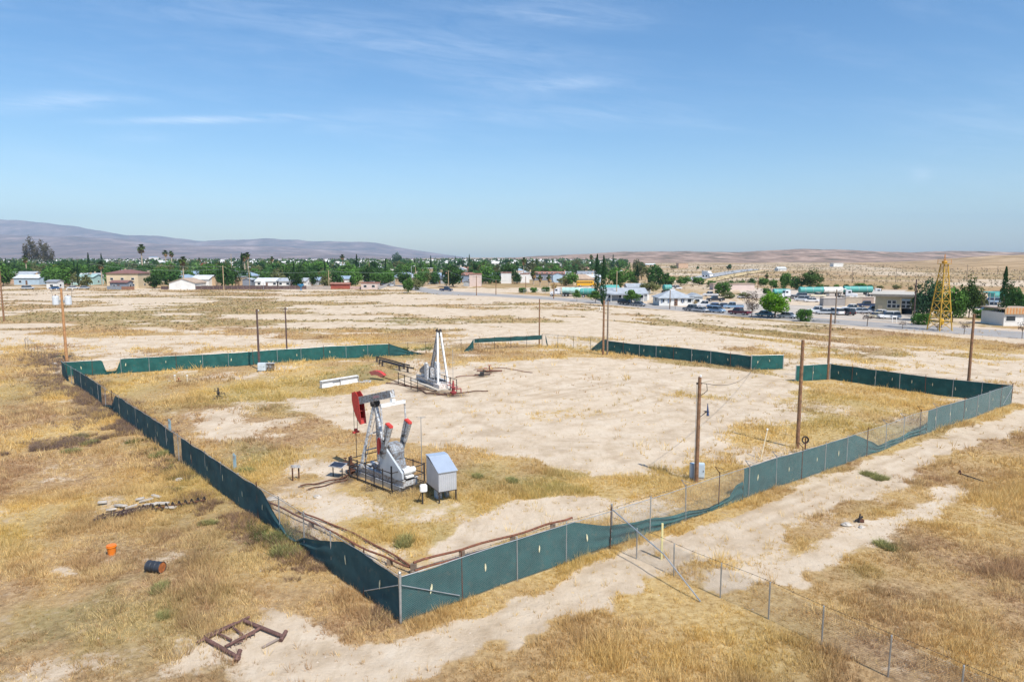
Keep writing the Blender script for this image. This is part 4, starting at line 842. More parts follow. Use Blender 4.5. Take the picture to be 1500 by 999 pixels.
a = Vector(at(222, 748, .2)); b = Vector(at(301, 735, .2)); T = thing('auger', a, 'long dark spiral auger lying in grass and pointing to the left fence', 'auger', None, math.atan2((b-a).y, (b-a).x)); La = (b-a).length
MB().tube((0, 0, 0), (La, 0, 0), .05, None, 8).build('shaft', rust, T)
vs = []; fs = []
N_ = 260
for i in range(N_): t = i/(N_-1); an = t*La/.34*2*math.pi; vs += [(t*La, .04*math.cos(an), .04*math.sin(an)), (t*La, .22*math.cos(an), .22*math.sin(an)), (t*La+.02, .22*math.cos(an), .22*math.sin(an)), (t*La+.02, .04*math.cos(an), .04*math.sin(an))]
for i in range(N_-1):
    for k in range(4): fs.append((4*i+k, 4*i+(k+1) % 4, 4*i+4+(k+1) % 4, 4*i+4+k))
MB().add(vs, fs).build('spiral_flight', darkmetal, T)
T = thing('steel_rod', at(1406, 692), 'thin dark rod lying across the second sandy track on the right', 'rod'); b = Vector(at(1441, 704, .08))-Vector(at(1406, 692)); MB().tube((0, 0, .08), b, .04, None, 6).build('rod', darkmetal, T); MB().lathe([(.09, 0), (.12, .1), (.05, .3)], (0, 0, 0), 8).build('end_fitting', rust, T)
T = thing('scrap_bundle', at(1258, 765), 'small black upright scrap bundle on the second sandy track', 'scrap'); MB().tube((0, 0, 0), (.05, 0, .5), .07, .04, 6).beam((-.2, 0, .1), (.25, .1, .3), .08).build('twisted_bar', darkmetal, T); MB().box((.12, .05, .08), (.3, .2, .16)).build('plate', rust, T)
for px, py, s_, l in ((1240, 770, .22, 'pale loose rock beside the black scrap on the second track'), (1262, 773, .14, 'smaller pale rock in front of the black scrap bundle'), (248, 560-2, .12, 'tiny pale rock near the white pipe stubs'), (80, 534, .3, 'white lump among dead brush by the far left corner'), (262, 702, .22, 'white lump lying outside the gap in the left fence'), (398, 731, .25, 'pale round rock just inside the left fence bend'), (465, 910*0+728, .2, 'pale lump in the grass below the pumpjack flow lines')):
    m = MB(); n_ = 7; vs = [(0, 0, s_*.9)]
    for r_, z_ in ((.6, .75), (1.0, .35), (.9, -.1)):
        for i in range(n_): t = 2*math.pi*i/n_+r_; q = s_*r_*random.uniform(.8, 1.25); vs.append((q*math.cos(t)*1.3, q*math.sin(t), s_*z_))
    fs = [(0, 1+i, 1+(i+1) % n_) for i in range(n_)]+[(1+k*n_+i, 1+(k+1)*n_+i, 1+(k+1)*n_+(i+1) % n_, 1+k*n_+(i+1) % n_) for k in (0, 1) for i in range(n_)]
    tag(m.add(vs, fs).build('rock', slab, None, at(px, py), smooth=False), l, 'rock')
# ================================================================= roads, yards
def strip(name, near, far, mat, z, kind='structure'):
    P = [G(*p) for p in near]; Q = [G(*p) for p in far]; vs = []
    for a, b in zip(P, Q): vs += [(a[0], a[1], z), (b[0], b[1], z)]
    o = MB().add(vs, [(2*i, 2*i+2, 2*i+3, 2*i+1) for i in range(len(P)-1)]).build(name, mat); return tag(o, kind=kind)
asph = mk('worn_asphalt', (.30, .285, .27), .92, 0, .12, .25, dirt=(.40, .34, .27), dirtamt=.2)
shoul = mk('sandy_shoulder', (.50, .40, .30), .95, 0, .15, .15)
drypat = mk('dry_lot', (.40, .30, .20), .95, 0, .25, .12, dirt=(.26, .2, .12), dirtamt=.45)
NE = [(1700, 511), (1495, 496), (1296, 481), (1167, 470.5), (967, 453), (880, 445.5), (800, 439), (720, 434), (660, 432)]
FE = [(1700, 497), (1495, 486), (1296, 473), (1167, 463.5), (967, 447), (880, 440.5), (800, 435), (720, 430.5), (660, 427)]
strip('road', NE, FE, asph, .02)
strip('road', [(665, 432.2), (640, 431.8), (612, 427), (590, 421), (560, 416), (530, 412.5)], [(665, 427), (648, 426.2), (622, 421.5), (600, 417), (566, 413.3), (535, 410.5)], asph, .024)
strip('road_shoulder', [(x, y+1.0) for x, y in NE], [(x, y-.4) for x, y in NE], shoul, .012)
strip('road_shoulder', [(x, y+.1) for x, y in FE], [(x, y-(2.6 if x > 1100 else 1.6)) for x, y in FE], shoul, .012)
m = MB()   # worn centre line dashes
for i in range(len(NE)-1):
    a = (Vector(G(*NE[i]))+Vector(G(*FE[i])))/2; b = (Vector(G(*NE[i+1]))+Vector(G(*FE[i+1])))/2; L_ = (b-a).length; d = (b-a)/L_; n = Vector((-d.y, d.x))*.06; s = 0
    while s < L_-3: p, q = a+d*s, a+d*(s+3); m.add([(*(p-n), .03), (*(q-n), .03), (*(q+n), .03), (*(p+n), .03)], [(0, 1, 2, 3)]); s += 9
tag(m.build('road_markings', mk('faded_yellow', (.52, .42, .18), .9)), kind='structure')
strip('parking_lot', [(1330, 474), (1200, 464.5), (1130, 459), (1090, 455.5), (1000, 448)], [(1345, 459), (1260, 452), (1180, 447.5), (1120, 446), (1020, 441)], mk('lot_surface', (.42, .37, .31), .95, 0, .12, .15), .016)
strip('truck_yard', [(1290, 441), (1200, 443), (1130, 439), (1090, 436)], [(1330, 425), (1230, 424), (1160, 424), (1080, 421)], mk('yard_surface', (.50, .42, .34), .95, 0, .12, .1), .014)
strip('dry_verge', [(940, 447.5), (1010, 453), (1100, 459)], [(950, 443), (1010, 446), (1080, 450)], drypat, .010)
# the highway climbing away over the plain, on its own bank
hp = [(1010, 411), (1030, 407.5), (1052, 403.5), (1072, 400), (1090, 397.3), (1108, 395.6)]
strip('highway', [(x+7, y+2.3*(1-(x-1010)/150)) for x, y in hp], [(x-9, y-1.2*(1-(x-1010)/160)) for x, y in hp], mk('pale_asphalt', (.34, .34, .34), .9, 0, .08, .1), .9)
strip('highway_bank', [(x+20, y+6*(1-(x-1010)/150)) for x, y in hp], [(x-14, y-1.6*(1-(x-1010)/160)) for x, y in hp], mk('straw_bank', (.50, .38, .20), .95, 0, .2, .05), .5)
# ================================================================= trees
def foliage(rad, n, size, clumps, seed, flat=1.0, mat=None, shell=.55, colv=.35, drop=0):
    """leaf faces gathered in clumps through a crown of half-axes rad, centred at 0"""
    r = np.random.RandomState(seed); C = []
    while len(C) < clumps:
        p = r.uniform(-1, 1, 3); l = np.linalg.norm(p)
        if l < 1 and l > shell*r.rand(): C.append(p*(.78+.12*r.rand()))
    C = np.array(C); cr = r.uniform(.26, .46, clumps); cc = r.uniform(1-colv, 1+colv, clumps)
    k = r.randint(0, clumps, n); d = r.normal(0, 1, (n, 3)); d /= np.linalg.norm(d, axis=1)[:, None]
    P = (C[k]+d*(cr[k]*r.uniform(.35, 1.0, n)**.5)[:, None])*np.array(rad)*.96
    nrm = d+r.normal(0, .55, (n, 3)); nrm /= np.linalg.norm(nrm, axis=1)[:, None]
    a = np.cross(nrm, r.normal(0, 1, (n, 3))); a /= np.linalg.norm(a, axis=1)[:, None]; b = np.cross(nrm, a)
    s = size*r.uniform(.6, 1.3, n)[:, None]; a = a*s; b = b*s*.75
    V = np.stack([P-a*.5, P+b*.5-a*.1, P+a*.5, P-b*.5+a*.1], 1).reshape(-1, 3); F = np.arange(4*n).reshape(-1, 4)
    t = np.repeat(cc[k]*r.uniform(.8, 1.2, n), 4)
    T = np.stack([t*r.uniform(.95, 1.1), t, t*.95], -1)
    return V, F, T
LM = dict(deep=leafmat('deep_green_leaves', (.058, .125, .036)), mid=leafmat('mid_green_leaves', (.095, .195, .045)), bright=leafmat('bright_green_leaves', (.12, .27, .025)), yellow=leafmat('yellow_green_leaves', (.25, .30, .03)),
          olive=leafmat('olive_leaves', (.16, .18, .075)), grey=leafmat('grey_brown_leaves', (.13, .12, .075)), blue=leafmat('blue_green_leaves', (.055, .12, .066)), cyp=leafmat('cypress_leaves', (.030, .072, .026)), pine=leafmat('pine_leaves', (.06, .10, .028)),
          bare=leafmat('twig_haze', (.16, .12, .11)), palm=leafmat('palm_fronds', (.08, .11, .03)), skirt=leafmat('dead_fronds', (.30, .20, .10)), gold=leafmat('gold_leaves', (.36, .26, .07)))
bark = mk('bark', (.12, .085, .06), .95, 0, .25, 4); palebark = mk('pale_bark', (.42, .34, .25), .9, 0, .15, 4)
def tree_proto(name, mat, H, rad, n, size, clumps, seed, trunk_h=None, tr=.18, colv=.35, shell=.55, tb=None, crown_z=None):
    T = bpy.data.objects.new(name, None); COL.objects.link(T)
    cz = crown_z if crown_z is not None else H-rad[2]*.93
    V, F, C = foliage(rad, n, size, clumps, seed, colv=colv, shell=shell); V[:, 2] += cz
    npmesh('crown', V, F, LM[mat], C, T, 4)
    r = random.Random(seed); m = MB(); th = cz-rad[2]*.35; m.tube((0, 0, -.2), (.1, 0, th), tr, tr*.7, 7)
    for k in range(5): a = 2*math.pi*k/5+r.random(); e = (rad[0]*.6*math.cos(a), rad[1]*.6*math.sin(a), cz+rad[2]*r.uniform(-.1, .5)); m.tube((.1, 0, th*r.uniform(.7, 1)), e, tr*.45, tr*.12, 5)
    m.build('trunk', tb or bark, T); return T
def cypress_proto(H, r_, seed, n=900, size=.5):
    T = bpy.data.objects.new('cypress_tree', None); COL.objects.link(T); q = np.random.RandomState(seed)
    z = q.rand(n)**.9; prof = np.interp(z, [0, .08, .3, .6, .9, 1], [.35, .8, 1, .72, .28, .05]); a = q.uniform(0, 6.283, n); rr = prof*r_*(.55+.45*q.rand(n))*(1+.15*np.sin(z*23+a))
    P = np.stack([np.cos(a)*rr, np.sin(a)*rr, .4+z*(H-.4)], -1); up = np.stack([np.cos(a)*.3, np.sin(a)*.3, np.ones(n)], -1)*size*.8; sd = np.stack([-np.sin(a), np.cos(a), q.uniform(-.3, .3, n)], -1)*size*.35
    V = np.stack([P-sd, P+sd, P+up], 1).reshape(-1, 3); F = np.arange(3*n).reshape(-1, 3); t = np.repeat(q.uniform(.6, 1.4, n), 3); npmesh('crown', V, F, LM['cyp'], np.stack([t, t, t], -1), T); MB().tube((0, 0, -.2), (0, 0, H*.5), .2, .1, 6).build('trunk', bark, T); return T
def palm_proto(H, fr, nf, seed, skirt=.6, tr=.28, tall=True):
    T = bpy.data.objects.new('palm_tree', None); COL.objects.link(T); q = random.Random(seed)
    MB().tube((0, 0, -.2), (.15, 0, H), tr*1.2, tr*.7, 8).build('trunk', palebark, T)
    def fronds(n, e0, e1, L_, dz):
        vs = []; fs = []
        for i in range(n):
            a = q.uniform(0, 6.283); el = q.uniform(e0, e1); L2 = L_*q.uniform(.8, 1.1); pts = []
            for k in range(6): t = k/5; r_ = L2*t*math.cos(el)*(1-.15*t); z_ = L2*(t*math.sin(el)-.45*t*t); pts.append((r_, z_))
            o = len(vs)
            for k, (r_, z_) in enumerate(pts): w_ = fr*.24*math.sin(math.pi*(k+.4)/6.2); vs += [(.15+r_*math.cos(a)-w_*math.sin(a), r_*math.sin(a)+w_*math.cos(a), H+dz+z_-.1*w_), (.15+r_*math.cos(a)+w_*math.sin(a), r_*math.sin(a)-w_*math.cos(a), H+dz+z_-.1*w_)]
            fs += [(o+2*k, o+2*k+1, o+2*k+3, o+2*k+2) for k in range(5)]
        V = np.array(vs); t = np.repeat(np.array([q.uniform(.6, 1.4) for _ in range(n)]), 12); return V, np.array(fs), np.stack([t, t, t], -1)
    V, F, C = fronds(nf, -.25, 1.25, fr, .1); npmesh('crown', V, F, LM['palm'], C, T, 4)
    if skirt: V, F, C = fronds(int(nf*.8), -1.4, -.6, fr*.8, -.1); npmesh('dead_frond_skirt', V, F, LM['skirt'], C, T, 4)
    return T
PR = {}
for i, s_ in enumerate((3, 5, 8)):
    PR[f'mid{i}'] = tree_proto('broadleaf_tree', 'mid', 8.5, (4.7, 4.5, 4.1), 1500, .80, 30, s_, crown_z=4.6)
    PR[f'deep{i}'] = tree_proto('broadleaf_tree', 'deep', 9, (5, 4.7, 4.4), 1600, .80, 32, s_+20, crown_z=4.8)
    PR[f'olive{i}'] = tree_proto('broadleaf_tree', 'olive', 7.5, (4, 4, 3.6), 1100, .72, 24, s_+40, crown_z=4.0)
PR['yellow'] = tree_proto('broadleaf_tree', 'yellow', 8.8, (4.4, 4.2, 4.2), 1700, .65, 26, 61, crown_z=4.7)
PR['grey'] = tree_proto('eucalyptus_tree', 'grey', 17, (5.2, 5, 7.2), 1500, .8, 34, 62, shell=.7)
PR['bright'] = tree_proto('broadleaf_tree', 'bright', 6.0, (3.1, 3.0, 2.4), 4200, .38, 34, 63, colv=.16, crown_z=3.7, shell=.8)
PR['blue'] = tree_proto('broadleaf_tree', 'blue', 9, (5.2, 5, 4.4), 2800, .6, 34, 64, crown_z=4.7)
PR['pine'] = tree_proto('pine_tree', 'pine', 9.5, (3.6, 3.4, 4.3), 2600, .5, 30, 65, shell=.9, colv=.4, crown_z=5.3)
PR['shrub'] = tree_proto('shrub', 'mid', 3.2, (2.1, 2.0, 1.65), 1500, .34, 26, 66, tr=.08, crown_z=1.1)
PR['oshrub'] = tree_proto('shrub', 'olive', 3.0, (2.3, 2.0, 1.6), 1300, .34, 24, 67, tr=.08, crown_z=1.05)
PR['sparse'] = tree_proto('sparse_tree', 'bare', 7.5, (2.8, 2.6, 3.2), 1300, .28, 24, 68, tr=.14, shell=.8)
PR['young'] = tree_proto('young_tree', 'mid', 5.2, (3.0, 2.8, 2.0), 1900, .40, 26, 69, tr=.12, shell=.8)
PR['gold'] = tree_proto('small_tree', 'gold', 4.0, (1.4, 1.3, 1.4), 350, .32, 12, 70, tr=.08)
PR['bareT'] = tree_proto('leafless_tree', 'bare', 3.6, (1.9, 1.8, 1.2), 320, .22, 14, 71, tr=.10, shell=.9)
for i in range(2): PR[f'cyp{i}'] = cypress_proto(14, 1.05, 80+i)
PR['palmtall'] = palm_proto(11.5, 2.6, 34, 5); PR['palmshort'] = palm_proto(5.5, 2.6, 30, 6, .6, .4)
for k_, v_ in PR.items(): v_.location = (0, 0, -4000)      # prototypes are moved to a real place the first time they are used
USED = set()
def put(kind, loc, H=None, label=None, cat='tree', group=None, sx=1, rz=None):
    P = PR[kind]; base = {'mid': 8.5, 'deep': 9, 'olive': 7.5, 'yellow': 8.8, 'grey': 17, 'bright': 6, 'blue': 9, 'pine': 9.5, 'shrub': 3.2, 'oshrub': 3.0, 'sparse': 7.5, 'young': 5.2, 'gold': 4, 'bareT': 3.6, 'cyp': 14, 'palmtall': 13, 'palmshort': 7}[kind.rstrip('012')]
    T = P if kind not in USED else copy_tree(P); USED.add(kind)
    s = (H or base)/base; T.location = loc; T.rotation_euler = (0, 0, random.uniform(0, 6.28) if rz is None else rz); T.scale = (s*sx, s*sx, s); tag(T, label, cat, group); return T
def hpx(px, pb, pt):
    x, y = G(px, pb); Y = -(pt-499.5)/FOC; return CH+y*(-sP+Y*cP)/(cP+Y*sP)
def tr(kind, px, pb, pt, label, w=None, cat='tree', group=None):
    """a tree standing at px,pb, its top seen at pt, its crown w pixels wide"""
    x, y = G(px, pb); H = hpx(px, pb, pt); T = put(kind, (x, y, 0), H, label, cat, group)
    bw = {'mid': 9.2, 'deep': 10, 'olive': 8, 'yellow': 8.8, 'grey': 10.4, 'bright': 6, 'blue': 10.4, 'pine': 7.2, 'shrub': 4.2, 'oshrub': 4.6, 'sparse': 5.6, 'young': 6, 'gold': 2.8, 'bareT': 3.8, 'cyp': 2.1, 'palmtall': 4.6, 'palmshort': 4.6}[kind.rstrip('012')]
    if w: sx = w/FOC*y/bw; T.scale = (sx, sx, T.scale[2])
    return T
def poly_done(): pass
for a in (
 ('deep1', 330, 422, 386, 'large dark green tree in front of the tan block house', 34), ('deep0', 226, 422.5, 401, 'dark rounded tree between the cream two-storey house and the white garage', 30),
 ('yellow', 82, 409, 388, 'yellow green tree, the brightest on the left side of town', 22), ('olive0', 97, 412, 395, 'olive tree leaning against the yellow green one', 16),
 ('grey', 45, 392, 347, 'tallest grey brown eucalyptus on the left', 22), ('grey', 61, 392, 352, 'middle grey brown eucalyptus beside the tallest', 22), ('grey', 72, 393, 357, 'lowest grey brown eucalyptus of the clump', 20),
 ('palmtall', 209, 400, 357, 'tall palm above the cream two-storey house'), ('palmtall', 40, 408, 374, 'fat palm with a pale skirt left of the yellow green tree', 12), ('palmtall', 244, 396, 366, 'thin palm over the white garage'), ('palmtall', 252, 396, 367, 'second thin palm right of the one over the white garage'),
 ('palmtall', 364, 402, 369, 'palm standing above the shed with grey gable'), ('palmtall', 356, 400, 372, 'short palm left of the one above the grey gabled shed'), ('olive1', 14, 414, 399, 'grey olive tree at the far left beside the gabled house', 16),
 ('mid0', 371, 418, 405, 'small bright tree in front of the long white house', 15), ('mid1', 430, 408, 384, 'broad green tree behind the first long white house', 40), ('mid2', 468, 409, 380, 'broad green tree behind the blue roofed house', 36), ('deep2', 402, 408, 385, 'dark broad tree left of the long white houses', 34),
 ('mid0', 521, 422, 396, 'round green tree right of the low red shed', 25), ('olive2', 478, 421, 403, 'loose olive tree left of the low red shed', 22), ('cyp0', 523, 404, 373, 'cypress rising behind the low red shed', 6), ('deep0', 569, 414, 398, 'dark spreading tree at the corner of the street', 26), ('olive0', 545, 410, 398, 'grey olive tree behind the pink block wall', 18),
 ('mid1', 598, 429, 406, 'leafy young tree at the edge of the field by the street', 18), ('olive1', 609, 425, 408, 'mauve flowering tree beside the street corner', 22), ('blue', 583, 392, 370, 'dark round tree standing above the town on the skyline', 19),
 ('cyp1', 667, 402, 375.5, 'tallest thin cypress behind the long apartment block', 3.2), ('cyp0', 657, 400, 379, 'shorter thin cypress left of the tallest', 2.6), ('cyp1', 677, 400, 378, 'thin cypress right of the tallest behind the apartment block', 2.6),
 ('mid2', 716, 416, 402, 'bushy tree in front of the grey blue apartment', 18), ('mid0', 727, 417, 403, 'rounder tree right of its twin at the grey blue apartment', 14), ('deep1', 757, 416, 401, 'dark round tree between two white apartment ends', 18),
 ('palmtall', 767, 413, 376.5, 'fat tall palm standing above the apartments', 9), ('palmshort', 781.5, 417, 395, 'short golden palm in front of the apartments', 12), ('palmshort', 791, 419, 402, 'small palm right of the golden one', 9), ('palmshort', 804, 419, 402, 'small palm before the light blue building', 9),
 ('mid1', 838, 419, 397, 'broad loose tree left of the yellow bus', 24), ('olive1', 826, 419, 404, 'blue olive tree in front of the light blue building', 18),
 ('shrub', 765, 429, 419, 'leftmost clipped round bush beside the road', 13), ('shrub', 782, 428.5, 419, 'wide clipped bush between two round ones', 14), ('shrub', 800, 427.5, 418, 'clipped round bush right of the metal gate', 14), ('oshrub', 843, 432, 420.5, 'dark round bush in front of the teal tanks', 20),
 ('gold', 811, 430, 414.5, 'small orange tinted tree beside the white truck', 10), ('young', 845, 442, 424, 'young tree at the road before the teal tanks', 14), ('young', 872, 444, 426, 'spreading young tree at the foot of the cypress pair', 24),
 ('cyp0', 874, 439, 373.5, 'left cypress of the tall pair by the road', 10.5), ('cyp1', 883.5, 449, 375.5, 'right cypress of the tall pair by the road', 11), 
 ('mid2', 905, 424, 389, 'broad green tree behind the grey roofed porch house', 38), ('mid0', 924, 418, 396, 'green tree right of the broad one behind the porch house', 22), ('cyp1', 933, 418, 389, 'dark narrow tree between two broad trees', 7), ('deep2', 962, 420, 388, 'large dark tree left of the white grey-roofed house', 38), ('olive0', 951, 430, 412, 'olive tree low beside the large dark tree', 30), ('mid1', 978, 420, 402, 'green tree right of the large dark tree', 26),
 ('young', 925, 447, 424, 'bright leafy tree shading the two parked dark cars', 30), ('gold', 1018, 449, 440, 'small gold green bush by the corner of the white house', 10),
 ('mid0', 1002, 418, 404, 'tree above the white house roof, left', 24), ('mid2', 1022, 417, 405, 'tree above the white house roof, right', 22), ('mid1', 1042, 420, 410, 'small tree of the orchard row near the white truck', 15), ('mid2', 1058, 434, 411, 'largest leafy tree of the orchard row', 27), ('deep0', 1072, 424, 410, 'tree behind the largest one in the orchard row', 17), ('mid0', 1085, 422, 410, 'orchard tree near the power pole', 15), ('deep1', 1100, 421, 408, 'orchard tree just right of the power pole', 17), ('mid1', 1118, 420, 406, 'tall end tree of the orchard row', 18), ('palmshort', 1123, 414, 400, 'small palm top at the end of the orchard row', 7), ('oshrub', 1065, 437, 426, 'low dark hedge under the orchard row', 28),
 ('mid2', 1150, 425, 397, 'tall ragged tree left of the big pine', 18), ('pine', 1186, 425, 394, 'big spreading pine behind the teal tankers', 38), ('deep2', 1166, 425, 405, 'dark low tree left under the big pine', 22),
 ('sparse', 1101, 465, 424, 'sparse grey tree left of the bright green tree', 27), ('bright', 1135, 466, 428, 'vivid green round tree at the roadside', 44), ('shrub', 1178, 471, 447, 'leafy green shrub right of the vivid green tree', 24),
 ('bareT', 1270, 478, 455, 'leafless purple tree before the parked cars', 24), ('bareT', 1322, 482, 470, 'small leafless tree near the white signboard', 14), ('bareT', 1373, 485, 474, 'leafless tree in front of the yellow derrick', 14), ('bareT', 1412, 490, 470, 'leafless young tree right of the yellow derrick', 18), ('bareT', 1497, 496, 470, 'leafless tree at the right edge by the road', 18),
 ('blue', 1357, 470, 409, 'big blue green oak left of the yellow derrick', 44), ('shrub', 1350, 476, 454, 'bright green bush at the foot of the blue green oak', 28), ('mid1', 1395, 472, 417, 'tall green tree right behind the yellow derrick', 36), ('pine', 1419, 466, 406, 'dark trunked pine right of the tall green tree', 32), ('shrub', 1434, 466, 449, 'dark green bush below the pine', 20), ('oshrub', 1450, 464, 448, 'tan bush between the pine and the cypress', 22),
 ('cyp0', 1467, 476, 392, 'lone tall cypress near the right edge', 14), ('pine', 1478, 462, 412, 'ragged pine behind the lone cypress', 26), ('mid0', 1497, 460, 427, 'green tree at the right edge above the striped building', 30),
 ('deep1', 1372, 466, 412, 'dark tree crown seen through the derrick lattice', 30), ('mid2', 1407, 466, 424, 'lower green tree between the tall green tree and the pine', 22), ('olive1', 1341, 462, 430, 'olive tree beside the pale blue wall end', 16), ('deep2', 1488, 466, 421, 'dark green tree between the ragged pine and the right edge', 24), ('olive2', 1437, 452, 428, 'olive tree behind the cars under the teal canopy', 18), ('mid1', 1424, 452, 426, 'green tree left behind the teal canopy', 18),
 ('mid0', 1133, 424, 409, 'green tree just right of the orchard row end', 16), ('olive0', 1211, 424, 417, 'olive bush above the beige containers', 10), ('deep2', 1275, 424, 417, 'dark bush right of the widest small tree', 10), ('olive1', 1090, 437, 428, 'olive hedge behind the long white car', 22), ('mid2', 1122, 432, 421, 'green bush left of the short teal tank', 14), ('olive2', 1205, 446, 438, 'tan green bush left of the containers', 10),
 ('mid0', 1201, 424, 415.5, 'small bush left in the row behind the teal tankers', 11), ('mid1', 1225, 423, 416, 'small tree behind the white tank', 9), ('deep0', 1239, 423, 416, 'dark small tree behind the first teal tanker', 9), ('mid2', 1260, 423, 414, 'widest small tree behind the teal tankers', 19), ('olive0', 1289, 424, 418, 'small olive tree above the workshop roof, leftmost', 10), ('olive1', 1313, 424, 417, 'small olive tree above the workshop roof, middle', 14), ('olive2', 1334, 425, 420, 'small olive tree above the workshop roof, rightmost', 9),
 ('olive0', 986, 395, 388.5, 'low dark tree beside the pale hall on the plain', 13), ('deep1', 1022, 395, 390, 'tiny dark tree left of the highway', 5), ('deep2', 1068, 395, 387, 'dark tree by the top of the highway', 9), ('deep0', 1041, 395.5, 391, 'tiny dark tree between two others near the highway', 4),
): tr(*a)
for i, (px, pb, w) in enumerate(((118, 645, 0), )): pass
WEED = leafmat('weed_leaves', (.27, .25, .11), .3, .3)
WP = [None, None]
# low green shrubs standing alone in the compound and field
for px, pb, hh, l in ((362, 690, .5, 'small green bush between the marker post and rusty sign posts'), (560+33, 795, .45, 'green weed clump near the near rusty pipes'), (119, 640, .5, 'green weed clump left of the fence in dead brush'), (132, 650, .4, 'second green weed clump beside the one in dead brush'), (105, 662, .45, 'dark green low clump at the edge of the golden field'), (236, 668, .6, 'dark green shrub touching the left fence near its gap'), (420, 812, .6, 'green shrub against the sagging screen'), (405, 792, .55, 'green shrub just left of the sagging screen'), (240, 905, .3, 'small green plant left of the rusty drag frame'), (1290, 700, .5, 'green weed growing on the edge of the sandy track'), (1275, 695, .45, 'second green weed on the sandy track edge'), (700, 700, .4, 'low green bush right of the silver shed'), (1297, 800, .4, 'dark green plant right of the second track'), (750, 560*0+706, .45, 'yellow green weed clump in the middle of the compound'), (305, 765, .4, 'green plant between the auger and the left fence'), (235, 866, .35, 'green plant below the black drum')):
    k = 0 if hh < .5 else 1
    if WP[k] is None:
        a = np.random.RandomState(50+k); nn = 46; rr_ = .55*np.sqrt(a.rand(nn)); th = a.uniform(0, 6.283, nn)
        WP[k] = tufts('weed_clump', np.stack([rr_*np.cos(th), rr_*np.sin(th)*.8, np.zeros(nn)], -1), .5*(1.2-rr_), np.tile([.30, .29, .12], (nn, 1))*a.uniform(.6, 1.6, (nn, 1)), 16, np.full(nn, .035), 1.1, gmat); o = WP[k]
    else: o = WP[k].copy(); COL.objects.link(o)
    o.location = at(px, pb, 0); o.rotation_euler = (0, 0, random.uniform(0, 6.28)); q_ = hh*random.uniform(1.3, 1.9); o.scale = (q_*1.5, q_*1.2, q_); tag(o, l, 'weed')
# ================================================================= houses
WC = dict(white=(.72, .71, .68), cream=(.62, .50, .33), turq=(.42, .62, .60), blue=(.40, .52, .62), grey=(.36, .38, .40), dgrey=(.20, .22, .26), tan=(.50, .36, .23), peach=(.58, .40, .28), pink=(.62, .50, .45), red=(.36, .09, .06), yellow=(.62, .44, .12), bluegrey=(.22, .27, .36), brown=(.22, .13, .09))
RC = dict(white=(.55, .59, .61), lgrey=(.34, .37, .40), grey=(.24, .26, .29), blue=(.25, .33, .42), brown=(.20, .10, .085), rbrown=(.30, .14, .10), tan=(.40, .30, .22), dark=(.10, .11, .14), green=(.30, .44, .42), teal=(.10, .34, .30))
def wm(c): return mk('wall_'+c, WC[c], .85, 0, .07, .6)
def rm(c): return mk('roof_'+c, RC[c], .8, 0, .16, .9)
trimm = mk('trim_white', (.74, .74, .72), .6, 0, .05, 1); doorm = mk('door_brown', (.16, .09, .06), .6)
